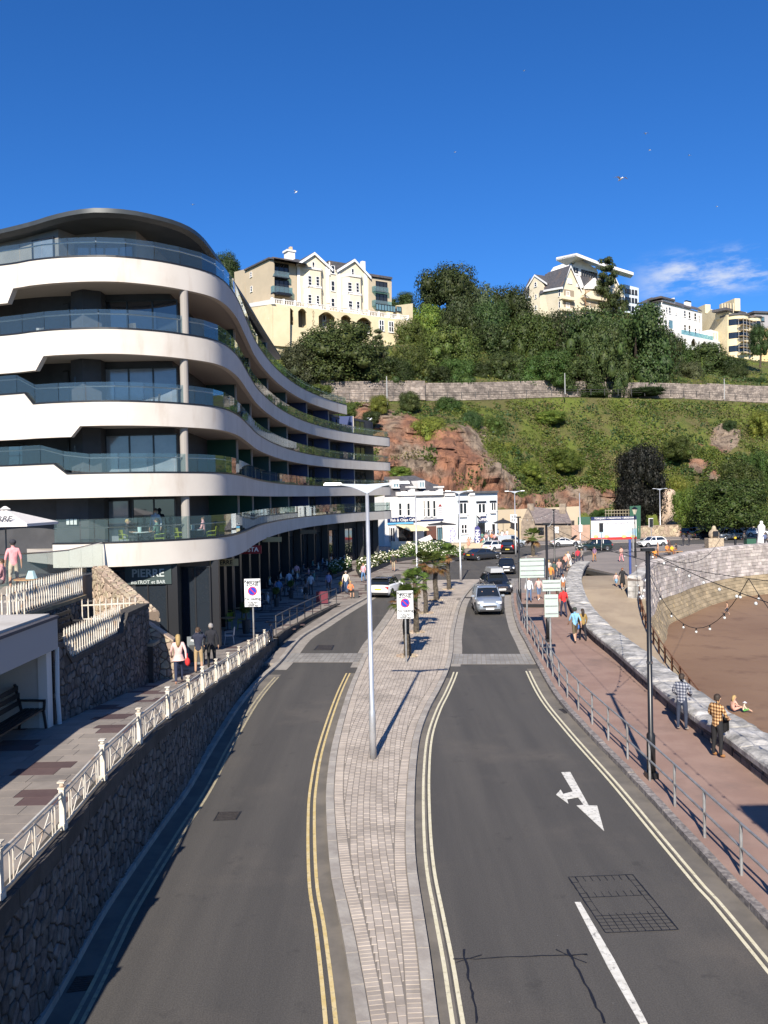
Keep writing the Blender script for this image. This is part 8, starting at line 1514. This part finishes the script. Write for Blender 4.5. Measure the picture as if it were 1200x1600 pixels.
# ================================================================== people
SK = [mat('skin_a', (.45, .27, .18), rough=.6), mat('skin_b', (.55, .34, .24), rough=.6), mat('skin_c', (.33, .19, .12), rough=.6)]
cm_ = {}
def cloth(c, r=.85):
    k = 'cloth_%d_%d_%d' % tuple(int(x * 100) for x in c)
    if k not in cm_: cm_[k] = mat(k, c, tuple(x * .82 for x in c), scale=9, rough=r, bump=.25, bscale=25)
    return cm_[k]
SLOT = [bpy.data.materials.new(n) for n in ('slot_skin', 'slot_top', 'slot_forearm', 'slot_thigh', 'slot_shin', 'slot_shoe')]
def body_mesh(pose):
    """one continuous skinned figure, 1.75 m, facing -Y, feet at z=0"""
    J = {'pel': (0, 0, .95), 'wai': (0, -.01, 1.08), 'che': (0, .0, 1.30), 'nck': (0, .01, 1.47), 'chin': (0, -.01, 1.555), 'hed': (0, -.015, 1.64), 'top': (0, -.005, 1.71),
         'shl': (-.17, .01, 1.42), 'shr': (.17, .01, 1.42), 'ell': (-.25, .03, 1.15), 'elr': (.25, .03, 1.15), 'wrl': (-.27, -.04, .90), 'wrr': (.27, -.04, .90), 'hal': (-.27, -.07, .80), 'har': (.27, -.07, .80),
         'hil': (-.09, 0, .91), 'hir': (.09, 0, .91), 'knl': (-.11, -.02, .50), 'knr': (.11, -.02, .50), 'anl': (-.12, .02, .09), 'anr': (.12, .02, .09), 'tol': (-.13, -.15, .035), 'tor': (.13, -.15, .035)}
    J.update(pose)
    R = {'pel': (.155, .115), 'wai': (.135, .10), 'che': (.165, .115), 'nck': (.055, .058), 'chin': (.068, .075), 'hed': (.082, .10), 'top': (.055, .068), 'sh': (.07, .07), 'el': (.046, .046), 'wr': (.030, .030), 'ha': (.040, .024), 'hi': (.10, .10), 'kn': (.065, .065), 'an': (.045, .045), 'to': (.048, .034)}
    E = [('pel', 'wai'), ('wai', 'che'), ('che', 'nck'), ('nck', 'chin'), ('chin', 'hed'), ('hed', 'top'), ('che', 'shl'), ('che', 'shr'), ('shl', 'ell'), ('shr', 'elr'), ('ell', 'wrl'), ('elr', 'wrr'), ('wrl', 'hal'), ('wrr', 'har'), ('pel', 'hil'), ('pel', 'hir'), ('hil', 'knl'), ('hir', 'knr'), ('knl', 'anl'), ('knr', 'anr'), ('anl', 'tol'), ('anr', 'tor')]
    names = list(J); vs = [J[n] for n in names]; rad = [R.get(n) or R[n[:2]] for n in names]; es = [(names.index(a), names.index(b)) for a, b in E]
    for s in 'lr':                                                    # fingers and thumb rooted in the palm
        w_, h_ = V(J['wr' + s]), V(J['ha' + s]); dr = (h_ - w_).normalized(); sd = V((0, 1, 0)) if abs(dr.y) < .7 else V((1, 0, 0)); sd = (sd - dr * sd.dot(dr)).normalized(); cu = dr.cross(sd)
        for i, (o, l) in enumerate(((-.027, .055), (-.009, .068), (.009, .062), (.026, .048))):
            a = h_ + sd * o + dr * .02; m_ = a + dr * l * .55; e = m_ + (dr * .7 + cu * (.5 if s == 'l' else -.5)).normalized() * l * .5; n0 = len(vs); vs += [tuple(a), tuple(m_), tuple(e)]; rad += [(.0095, .0095), (.0085, .0085), (.007, .007)]; es += [(names.index('ha' + s), n0), (n0, n0 + 1), (n0 + 1, n0 + 2)]
        t0 = w_ + dr * .03 - sd * .035; t1 = t0 + (dr * .6 - sd * .6).normalized() * .05; n0 = len(vs); vs += [tuple(t0), tuple(t1)]; rad += [(.012, .012), (.009, .009)]; es += [(names.index('ha' + s), n0), (n0, n0 + 1)]
    n0 = len(vs); hd = V(J['hed']); fw = V(J.get('face', (0, -1, 0))) if 'face' in J else V((0, -1, 0)); 
    me = bpy.data.meshes.new('b'); me.from_pydata(vs, es, []); o = bpy.data.objects.new('b', me); COL.objects.link(o)
    m = o.modifiers.new('s', 'SKIN'); m.use_smooth_shade = True; sv = me.skin_vertices[0].data
    for i, r in enumerate(rad): sv[i].radius = r; sv[i].use_root = i == 0
    o.modifiers.new('u', 'SUBSURF').levels = 1; o.modifiers['u'].render_levels = 1
    dg = bpy.context.evaluated_depsgraph_get(); out = bpy.data.meshes.new_from_object(o.evaluated_get(dg)); bpy.data.objects.remove(o); bpy.data.meshes.remove(me)
    for s_ in SLOT: out.materials.append(s_)
    seg_ = [('chin', 'top', 0), ('nck', 'chin', 0), ('che', 'nck', 1), ('pel', 'wai', 1), ('wai', 'che', 1), ('che', 'shl', 1), ('che', 'shr', 1), ('shl', 'ell', 1), ('shr', 'elr', 1), ('ell', 'wrl', 2), ('elr', 'wrr', 2), ('wrl', 'hal', 0), ('wrr', 'har', 0), ('pel', 'hil', 3), ('pel', 'hir', 3), ('hil', 'knl', 3), ('hir', 'knr', 3), ('knl', 'anl', 4), ('knr', 'anr', 4), ('anl', 'tol', 5), ('anr', 'tor', 5)]
    S_ = [(V(J[a]), V(J[b]), k) for a, b, k in seg_]
    for f in out.polygons:
        c = f.center; bd = 9; bk = 1
        for a, b, k in S_:
            e = b - a; t = min(1, max(0, (c - a).dot(e) / e.length_squared)); dd = (c - (a + e * t)).length - (.05 if k == 1 else (.03 if k == 3 else 0))
            if dd < bd: bd, bk = dd, k
        f.material_index = bk; f.use_smooth = True
    return out, J
U = lambda **k: k
POSES = {
 'stand': U(), 'lean': U(wrl=(-.20, -.24, 1.02), hal=(-.12, -.33, 1.05), ell=(-.27, -.04, 1.17), wrr=(.20, -.22, 1.02), har=(.12, -.32, 1.04), elr=(.27, -.02, 1.17), hed=(0, -.05, 1.625), chin=(0, -.05, 1.54), top=(0, -.07, 1.70)),
 'walk': U(knl=(-.10, -.20, .53), anl=(-.10, -.24, .10), tol=(-.11, -.40, .06), knr=(.10, .08, .50), anr=(.10, .30, .14), tor=(.11, .20, .03), ell=(-.25, .10, 1.17), wrl=(-.26, .16, .93), hal=(-.26, .16, .84), elr=(.25, -.06, 1.16), wrr=(.25, -.24, .97), har=(.24, -.31, .91)),
 'walk2': U(knr=(.10, -.17, .52), anr=(.10, -.16, .09), tor=(.11, -.32, .04), knl=(-.10, .06, .50), anl=(-.10, .26, .13), tol=(-.11, .15, .03), elr=(.25, .09, 1.17), wrr=(.26, .12, .93), har=(.26, .11, .84), ell=(-.25, -.04, 1.16), wrl=(-.25, -.17, .95), hal=(-.24, -.22, .88)),
 'photo': U(ell=(-.26, -.20, 1.30), wrl=(-.10, -.26, 1.52), hal=(-.06, -.24, 1.60), elr=(.26, -.20, 1.30), wrr=(.10, -.26, 1.52), har=(.06, -.24, 1.60)),
 'sit': U(pel=(0, .0, .55), wai=(0, .02, .68), che=(0, .0, .90), nck=(0, -.01, 1.07), chin=(0, -.03, 1.155), hed=(0, -.035, 1.24), top=(0, -.03, 1.31), shl=(-.17, .0, 1.02), shr=(.17, .0, 1.02), ell=(-.25, -.04, .78), elr=(.25, -.04, .78), wrl=(-.18, -.26, .72), wrr=(.18, -.26, .72), hal=(-.12, -.33, .73), har=(.12, -.33, .73), hil=(-.09, -.03, .52), hir=(.09, -.03, .52), knl=(-.12, -.42, .50), knr=(.12, -.42, .50), anl=(-.12, -.40, .09), anr=(.12, -.40, .09), tol=(-.12, -.56, .04), tor=(.12, -.56, .04)),
 'ground': U(pel=(0, .1, .13), wai=(0, .12, .25), che=(0, .05, .46), nck=(0, .0, .62), chin=(0, -.03, .70), hed=(0, -.05, .78), top=(0, -.05, .85), shl=(-.16, .02, .57), shr=(.16, .02, .57), ell=(-.24, -.08, .36), elr=(.24, -.08, .36), wrl=(-.18, -.28, .28), wrr=(.18, -.28, .28), hal=(-.14, -.36, .25), har=(.14, -.36, .25), hil=(-.1, .05, .12), hir=(.1, .05, .12), knl=(-.16, -.32, .26), knr=(.16, -.32, .26), anl=(-.14, -.62, .08), anr=(.14, -.62, .08), tol=(-.14, -.70, .10), tor=(.14, -.70, .10)),
}
BM = {k: body_mesh(v) for k, v in POSES.items()}
HM = {}
def hair_mesh(pose, long):
    k = (pose, long)
    if k not in HM:
        c = V(BM[pose][1]['hed']); m = MB(); rows = []
        for i in range(7):
            t = pi * (.0 + .55 * i / 6); rows.append([(c.x +   .092 * sin(t) * cos(2 * pi * j / 12), c.y + .016 + .106 * sin(t) * sin(2 * pi * j / 12) * (1 if sin(2 * pi * j / 12) > 0 else .86), c.z + .022 + .098 * cos(t) - (0.05 if sin(2 * pi * j / 12) > .2 and i == 6 else 0)) for j in range(12)])
        m.grid(rows, True)
        if long: m.tube([(c.x, c.y + .05, c.z + .07), (c.x, c.y + .09, c.z - .05), (c.x, c.y + .10, c.z - .20), (c.x, c.y + .08, c.z - .33)], [.07, .088, .08, .04], 9)
        # nose, ears belong to the face; brows shade the eyes
        HM[k] = m.mesh('hair', [MATS['bark']], True)
    return HM[k]
def face_mesh(pose):
    k = (pose, 'f')
    if k not in HM:
        c = V(BM[pose][1]['hed']); m = MB(); m.tube([(c.x, c.y - .088, c.z + .025), (c.x, c.y - .122, c.z - .018), (c.x, c.y - .085, c.z - .03)], [.009, .016, .009], 5)
        for s in (-1, 1): m.ball((c.x + s * .088, c.y + .0, c.z - .005), .028, 6, 5, (.4, .7, 1))
        m.mi = 1
        for s in (-1, 1): m.ball((c.x + s * .032, c.y - .092, c.z + .018), .013, 6, 4, (1.1, .6, .7))
        m.mi = 2; m.box((c.x, c.y - .09, c.z - .052), (.045, .012, .009))
        HM[k] = m.mesh('face', [SLOT[0], MATS['black_letters'], mat('lips', (.35, .13, .11), rough=.6)], True)
    return HM[k]
HC_ = dict(k=(.015, .012, .01), b=(.07, .04, .022), d=(.035, .022, .014), y=(.42, .29, .12), g=(.30, .28, .26), r=(.22, .07, .02), w=(.6, .58, .55)); hm_ = {k: mat('hair_' + n, v, tuple(x * .7 for x in v), scale=30, rough=.7) for (k, v), n in zip(HC_.items(), ('black', 'brown', 'dark', 'blond', 'grey', 'red', 'white'))}
NP = [0]
def person(p, face, label, pose='stand', top=(.5, .5, .5), sl=None, bot=(.03, .035, .06), shin=None, shoe=(.03, .03, .03), hair='b', long=False, h=1.75, group=None, skin=0, extras=(), skirt=None):
    """face: heading in degrees, 0 looks away from the viewpoint (+Y), 180 toward it"""
    s = h / 1.75; r = empty('person', label, 'person', p, group, radians(face + 180)); r.scale = (s, s, s); NP[0] += 1; skm = SK[skin]
    me, J = BM[pose]; o = bpy.data.objects.new('body', me); COL.objects.link(o); o.parent = r; ms = [skm, cloth(top), cloth(top) if sl is None else skm, cloth(bot), cloth(bot) if shin is None else skm, cloth(shoe, .6)]
    if top == 'skin': pass
    for i, m_ in enumerate(ms): o.material_slots[i].link = 'OBJECT'; o.material_slots[i].material = m_
    ha = bpy.data.objects.new('hair', hair_mesh(pose, long)); COL.objects.link(ha); ha.parent = r; ha.material_slots[0].link = 'OBJECT'; ha.material_slots[0].material = hm_[hair]
    fa = bpy.data.objects.new('face', face_mesh(pose)); COL.objects.link(fa); fa.parent = r; fa.material_slots[0].link = 'OBJECT'; fa.material_slots[0].material = skm
    def part(k, n, m_): q = bpy.data.objects.new(n, k.mesh(n, m_, True)); COL.objects.link(q); q.parent = r
    if skirt:
        k = MB(); P0 = V(J['pel']); L_ = skirt[3] if len(skirt) > 3 else .42; rows = []
        for z, rr in ((.10, .145), (0, .175), (-L_ * .5, .20), (-L_, .235)): rows.append([(P0.x + rr * cos(a), P0.y + rr * .82 * sin(a), P0.z + z) for a in [2 * pi * j / 14 for j in range(14)]])
        k.grid(rows, True); part(k, 'skirt', cloth(skirt[:3]))
    for e in extras:
        if e[0] == 'bag': k = MB(); hx = V(J['har' if e[2] > 0 else 'hal']); c = hx + V((.05 * e[2], 0, -.0)); k.tube([(c.x, c.y - .02, c.z + .24), (c.x + .01, c.y, c.z + .05)], .012, 5); k.ball((c.x, c.y, c.z - .06), .16, 8, 6, (.6, 1.0, .95)); part(k, 'handbag', cloth(e[1]))
        if e[0] == 'cap': k = MB(); c = V(J['hed']); k.ball((c.x, c.y + .01, c.z + .05), .118, 10, 6, (1, 1.08, .85)); k.box((c.x, c.y - .14, c.z + .05), (.15, .12, .015)); part(k, 'cap', cloth(e[1]))
        if e[0] == 'hat': k = MB(); c = V(J['hed']); k.ball((c.x, c.y, c.z + .06), .11, 10, 6, (1, 1.05, .85)); k.cyl((c.x, c.y, c.z + .035), (c.x, c.y, c.z + .05), .19, n=14); part(k, 'sun_hat', cloth(e[1]))
        if e[0] == 'pack': k = MB(); c = V(J['che']); k.ball((c.x, c.y + .17, c.z - .04), .19, 8, 6, (.8, .55, 1.15)); part(k, 'backpack', cloth(e[1]))
        if e[0] == 'coat': k = MB(); c = V(J['hal']); rows = [[(c.x + u * .10 + .07, c.y + .02 * sin(u * 5) - .0, c.z + .03 - v * (.42 + .05 * sin(u * 4))) for u in (-1, -.5, 0, .5, 1)] for v in (0, .3, .7, 1)]; k.grid(rows); k.grid([[(x, y + .05, z) for x, y, z in r_] for r_ in rows]); part(k, 'jacket_over_arm', cloth(e[1]))
    return r
def plaid(name, c1, c2, c3, sc=11.):
    m = bpy.data.materials.new(name); m.use_nodes = True; nt = m.node_tree; b = nt.nodes['Principled BSDF']; b.inputs['Roughness'].default_value = .9; g_ = N(nt, 'ShaderNodeTexCoord'); sp = N(nt, 'ShaderNodeSeparateXYZ'); L(nt, g_.outputs['Object'], sp.inputs[0]); hz_ = mul(nt, mul(nt, mul(nt, sp.outputs['X'], sp.outputs['Y'], 'ADD'), sc), 1., 'FRACT'); vz = mul(nt, mul(nt, sp.outputs['Z'], sc), 1., 'FRACT')
    a, c = mul(nt, hz_, .5, 'GREATER_THAN'), mul(nt, vz, .5, 'GREATER_THAN'); s_ = mul(nt, mul(nt, a, c, 'ADD'), .5); cr = N(nt, 'ShaderNodeValToRGB'); cr.color_ramp.interpolation = 'CONSTANT'; e = cr.color_ramp.elements; e[0].color = c1 + (1,); e[1].position = .4; e[1].color = c2 + (1,); x = e.new(.9); x.color = c3 + (1,); L(nt, s_, cr.inputs[0]); L(nt, cr.outputs[0], b.inputs['Base Color']); return m
p1 = plaid('plaid_grey', (.03, .035, .06), (.12, .13, .17), (.35, .36, .38)); p2 = plaid('plaid_rust', (.06, .03, .015), (.32, .15, .05), (.60, .42, .22))
def retop(r, m_):
    for o in r.children:
        if o.name.startswith('body'): o.material_slots[1].material = m_; o.material_slots[2].material = m_
g12 = lambda x, y: G(x, y, .124)
m1 = person(g12(1066, 1141), -35, 'man in a grey checked shirt and dark jeans looking over the sea wall', 'lean', bot=(.03, .04, .07), shoe=(.6, .56, .5), hair='d', h=1.82); retop(m1, p1)
m2 = person(g12(1121, 1183), -60, 'man in an orange brown checked shirt holding a black jacket at the sea wall', 'lean', bot=(.012, .012, .014), shoe=(.40, .20, .08), hair='d', h=1.82, extras=(('coat', (.012, .012, .014)),)); retop(m2, p2)
person(g12(899, 1004), 8, 'man in a pale blue T-shirt, khaki shorts and dark cap walking off', 'walk', (.22, .45, .62), 1, (.11, .085, .05), 1, (.05, .05, .05), 'd', h=1.78, extras=(('cap', (.04, .05, .04)),))
person(g12(911, 1001), 4, 'woman in a mustard top with a blue bundle beside the man in pale blue', 'walk2', (.30, .20, .06), None, (.012, .013, .02), None, (.04, .04, .04), 'd', True, 1.66, extras=(('bag', (.05, .16, .45), 1),))
person(g12(881, 964), 6, 'man in a bright red T-shirt and dark jeans next to the coping wall', 'walk2', (.62, .03, .03), 1, (.03, .035, .07), None, (.04, .04, .04), 'g', h=1.82)
person(g12(871, 962), 10, 'person in a crimson top half hidden beside the man in bright red', 'walk', (.35, .04, .06), 1, (.25, .2, .2), None, (.1, .08, .08), 'b', True, 1.62)
person(g12(827, 941), 178, 'man in a white shirt and jeans standing under the large sign back', 'stand', (.70, .70, .72), None, (.10, .16, .28), None, (.04, .04, .04), 'g', h=1.78, extras=(('pack', (.35, .25, .45)),))
person(g12(842, 938), 182, 'woman in a pink top and denim shorts under the large sign back', 'walk', (.65, .40, .36), 1, (.10, .16, .28), 1, (.7, .7, .7), 'b', True, 1.66)
CR_ = [(861, 914, (.72, .25, .05), 0, 'person in an orange T-shirt between the middle posts', 'g'), (866, 907, (.05, .08, .07), 178, 'tall person in a dark green top beside the middle post', 'd'), (858, 905, (.60, .52, .45), 0, 'person in a beige top in front of the far post', 'y'), (880, 922, (.60, .62, .65), 0, 'child in a white top and orange shorts by the wall bend', 'r'), (879, 899, (.02, .02, .02), 10, 'man in a black T-shirt at the wall bend', 'd'), (884, 893, (.70, .32, .24), 150, 'woman in a coral top at the wall bend', 'y'), (888, 888, (.74, .55, .50), 20, 'woman in a pale pink top in the crowd at the wall end', 'y'), (896, 882, (.02, .02, .025), 200, 'man in black sitting on the wall end', 'd'), (903, 882, (.50, .03, .05), 170, 'person in a dark red top at the wall end', 'b'), (892, 893, (.7, .7, .68), 60, 'person in white seated against the wall end', 'g'), (909, 882, (.25, .22, .2), 120, 'small person by the tip of the sea wall', 'b'), (874, 903, (.50, .3, .25), 170, 'woman in a terracotta top close to the man in black', 'r')]
for i, (x, y, c, f, lb, hr) in enumerate(CR_):
    kid = 'child' in lb; person(g12(x, y), f, lb, ('stand', 'walk', 'walk2')[i % 3] if 'seated' not in lb and 'sitting' not in lb else 'sit', c, 1 if i % 2 else None, (.6, .2, .04) if kid else ((.03, .035, .06) if i % 3 else (.2, .17, .13)), 1 if i % 3 == 0 or kid else None, hair=hr, long=i % 2 == 1, h=1.25 if kid else 1.72)
person(g12(929, 878), 150, 'woman in a patterned violet top and tan trousers crossing the plaza', 'walk', (.25, .14, .22), 1, (.42, .20, .08), None, hair='d', h=1.7, long=True); person(g12(971, 878), 20, 'person in pink leggings walking on the open plaza', 'walk2', (.60, .35, .28), 1, (.75, .28, .30), None, hair='d', h=1.7)
rp_ = lambda x, y: (lambda p: p)(next(G(x, y, z) for z in [0.03]))
person(G(973, 920, .02), 175, 'woman in a long black dress on the slipway head', 'walk', (.015, .015, .018), 1, (.015, .015, .018), 1, (.5, .5, .5), 'r', True, 1.68, skirt=(.015, .015, .018, .6)); person(G(963, 917, .02), 150, 'small child in a pink top and blue skirt beside the woman in black', 'walk2', (.65, .42, .38), 1, (.15, .3, .45), 1, hair='y', h=1.15, skirt=(.2, .35, .5, .25))
# promenade
def prp(x, y): return PR(x, y)
person(prp(280, 1068), 14, 'woman in a pale pink blouse carrying a bright red bag', 'walk', (.70, .47, .44), None, (.02, .03, .07), None, (.45, .25, .18), 'y', True, 1.70, extras=(('bag', (.65, .03, .03), -1),), skirt=(.70, .47, .44, .12))
person(prp(311, 1052), 5, 'man in a navy sweater and khaki shorts raising his hands to his face', 'photo', (.02, .025, .05), None, (.42, .30, .16), 1, (.1, .08, .06), 'b', h=1.76); person(prp(331, 1044), 8, 'grey haired man in a black jacket near the white railing', 'stand', (.015, .016, .022), None, (.02, .02, .025), None, hair='g', h=1.80, extras=(('bag', (.02, .02, .02), 1),))
person(prp(241, 1001), 40, 'guest in a white shirt with a red scarf seated behind the buff stair wall', 'sit', (.72, .70, .68), None, (.4, .05, .06), hair='b', h=1.75); person(prp(258, 1006), 200, 'red haired guest in an orange top seated behind the buff stair wall', 'sit', (.70, .28, .12), 1, (.1, .1, .1), hair='r', long=True, h=1.7)
person(prp(514, 928), 175, 'man in a lilac blue shirt pushing along behind the railing', 'walk', (.32, .36, .62), 1, (.08, .08, .09), 1, hair='d', h=1.78); person(prp(541, 927), 172, 'man in a cream T-shirt and jeans walking beside the lilac shirted man', 'walk2', (.72, .64, .52), 1, (.05, .09, .18), None, hair='g', h=1.8); person(prp(532, 926), 170, 'small child in yellow between two walking men', 'walk', (.62, .48, .04), 1, (.3, .25, .2), 1, hair='d', h=1.05); person(prp(548, 934), 200, 'woman in an orange top and black skirt sitting on a black cube seat', 'sit', (.75, .24, .10), 1, (.02, .02, .02), 1, hair='y', long=True, h=1.68); person(prp(478, 938), 10, 'woman in a grey top and black skirt seen from behind with a white bag', 'walk2', (.16, .16, .18), 1, (.02, .02, .02), 1, hair='d', long=True, h=1.66, extras=(('bag', (.7, .7, .68), 1),), skirt=(.02, .02, .025, .35))
person(prp(568, 909), 165, 'woman in a pink top and blue jeans by the white flower planter', 'walk', (.75, .36, .42), 1, (.10, .22, .42), None, hair='y', long=True, h=1.68); person(prp(615, 893), 178, 'bald man in a black T-shirt with a white print and tan shorts', 'walk2', (.02, .02, .025), 1, (.40, .32, .22), 1, hair='w', h=1.78)
# bathers on the sand
person(G(1136, 961, -4.28), 90, 'boy in dark swimming shorts on the wet sand below the quay', 'walk', (.5, .3, .2), 1, (.03, .04, .07), 1, (.5, .3, .2), 'k', h=1.25); person(G(1147, 1111, -4.28), -80, 'blond woman in a pink swimsuit sitting on the sand', 'ground', (.62, .35, .27), 1, (.60, .33, .26), 1, (.5, .3, .2), 'y', True, 1.7, skin=1); person(G(1163, 1112, -4.28), -100, 'toddler in a white sun hat playing on the sand', 'ground', (.68, .55, .42), 1, (.10, .35, .08), 1, (.5, .3, .2), 'y', h=1.05, skin=1, extras=(('hat', (.7, .7, .75)),))
# terrace guests on the first floor and upper terrace
def tp(x, Y, z): q = D(x, 840, Y); return V((q.x, q.y, z))
person(tp(199, 37.5, 5.70), -80, 'blonde guest in dark clothes at the first terrace table', 'sit', (.04, .04, .05), 1, (.05, .05, .06), hair='y', h=1.72); person(tp(246, 37.6, 5.70), 80, 'guest in a green patterned shirt at the first terrace table', 'sit', (.14, .24, .20), 1, (.05, .05, .06), hair='k', h=1.74); person(tp(244, 38.5, 5.68), 170, 'waiter in a pale blue shirt standing inside the terrace restaurant', 'stand', (.35, .42, .50), None, (.03, .03, .04), hair='k', h=1.8); person(tp(318, 39.5, 5.70), 90, 'man in a pink shirt and sunglasses at the corner terrace table', 'sit', (.62, .34, .36), None, (.06, .06, .08), hair='b', h=1.78)
q = D(20, 850, 29.6); person(V((q.x, q.y, 4.75)), 30, 'man in a salmon pink shirt standing by the glass terrace screen', 'stand', (.78, .33, .34), 1, (.45, .4, .3), 1, hair='k', h=1.76, extras=(('cap', (.03, .03, .04)),)); q = D(3, 870, 28.8); person(V((q.x, q.y, 4.6)), 100, 'guest in a rose top seated at the wooden terrace table edge', 'sit', (.50, .25, .25), 1, (.1, .1, .1), hair='b', h=1.7)
q = D(42, 896, 27.6); tq = copy_thing(tb0, (q.x, q.y, 4.55), label='wooden table with a white cloth bundle on the upper terrace'); k = MB(); k.tube([(q.x + .15, q.y, 5.3), (q.x + .15, q.y, 5.56)], [.2, .1], 8); tag(k.build('napkin_bucket', mat('bucket_teal')), 'pale bucket draped in white cloth on the upper terrace table', 'bucket')
# guests in the shade of the shops; drinkers on the pub terrace; picnickers on the plaza
ORD = ['first', 'second', 'third', 'fourth', 'fifth', 'sixth', 'seventh', 'eighth', 'ninth', 'tenth', 'last']
RP = random.Random(21); tops_ = [((.20, .30, .45), 'blue'), ((.55, .55, .55), 'grey'), ((.65, .35, .35), 'pink'), ((.12, .12, .14), 'dark'), ((.60, .58, .5), 'cream'), ((.12, .25, .2), 'green'), ((.7, .65, .6), 'white')]
for i, p in enumerate(CAFE):
    for s in (-1, 1):
        c, n_ = tops_[(i * 2 + (s > 0)) % 7]; person(p + V((s * .75, 0, 0)), s * 90, 'seated cafe guest in a %s top on the %s side of the %s shaded table' % (n_, 'road' if s > 0 else 'window', ORD[i]), 'sit', c, 1, (.05, .05, .07), hair=RP.choice('kbdgy'), h=1.7, long=RP.random() < .4, group='guests in the shade of the curved building')
for x, y, c, n_ in ((436, 940, (.10, .22, .42), 'bright blue'), (452, 925, (.5, .55, .65), 'pale blue'), (464, 910, (.68, .36, .40), 'pink'), (486, 930, (.5, .55, .6), 'light striped')): person(prp(x, y), 20, 'standing cafe guest in a %s shirt among the shaded tables' % n_, 'stand', c, 1, (.05, .05, .06), hair='d', h=1.75)
for i in range(26):
    x = RP.uniform(727, 794); y = RP.uniform(848, 860); up = x > 742; c, n_ = (tops_ + [((.78, .22, .10), 'orange'), ((.75, .3, .3), 'coral')])[i % 9]; q = D(x, y, RP.uniform(119, 125)); zf = .88 if q.x > 14.5 else .13
    person(V((q.x, q.y, zf)), RP.choice((90, 170, 200, -90, 150)), '%s drinker in %s %s top on the pub terrace%s' % ('standing' if i % 3 == 0 else 'seated', 'an' if n_ == 'orange' else 'a', n_, (' by the navy flag', ' near the white hatchback', ' under the end parasol')[i // 9]), 'stand' if i % 3 == 0 else 'sit', c, 1, (.06, .06, .08), hair=RP.choice('kbdgy'), h=1.72, long=i % 4 == 0, group='drinkers outside the pub')
person(g12(732, 857), 178, 'woman in a coral dress walking past the pub planters', 'walk', (.80, .27, .18), 1, (.8, .27, .18), 1, hair='y', long=True, h=1.68, skirt=(.80, .27, .18, .4)); 
for x, y, c, f in ((1023, 872, (.75, .30, .05), 'orange'), (1028, 867, (.5, .3, .2), 'brown'), (1042, 864, (.75, .25, .05), 'bright orange'), (1050, 865, (.78, .5, .03), 'yellow'), (1046, 862, (.08, .05, .05), 'black'), (1057, 862, (.05, .04, .05), 'dark plum')): person(g12(x, y + 3), RP.choice((90, 170, 200)), 'person in a %s top in the group around the plaza bench' % f, 'sit' if f not in ('black', 'brown') else 'stand', c, 1, (.3, .12, .05), hair='k', h=1.68)
for x, y, c, f in ((1068, 853, (.05, .045, .06), 'dark'), (1077, 852.5, (.04, .04, .05), 'black'), (1163, 852, (.03, .03, .035), 'charcoal'), (1195, 853, (.10, .13, .25), 'blue')): person(g12(x, y), RP.choice((0, 170)), 'walker in %s clothes on the far plaza edge' % f, 'walk', c, None, (.03, .03, .04), hair='d', h=1.75)
# white statue-like draped figure and the plaza bench
p = g12(1190, 851); r = empty('statue', 'tall white draped figure standing under the tree at the picture edge', 'statue', p); k = MB(); k.tube([p, p + V((0, 0, .6)), p + V((0, 0, 1.6)), p + V((0, 0, 2.5)), p + V((0, 0, 2.8)), p + V((0, 0, 3.0))], [.75, .55, .45, .5, .25, .05], 12); k.build('drapery', wht, r, True); k = MB(); k.ball((p.x, p.y, 3.15), .24, 8, 6); k.build('head', wht, r, True)
p = g12(1038, 868); r = empty('plaza_bench', 'pale bench among the seated group on the plaza', 'bench', p); k = MB(); k.box((p.x, p.y, .57), (4.2, .6, .08)); k.build('seat', wood, r)
for s in (-1.6, 1.6): k = MB(); k.box((p.x + s, p.y, .33), (.12, .5, .42)); k.build('leg', plb, r)
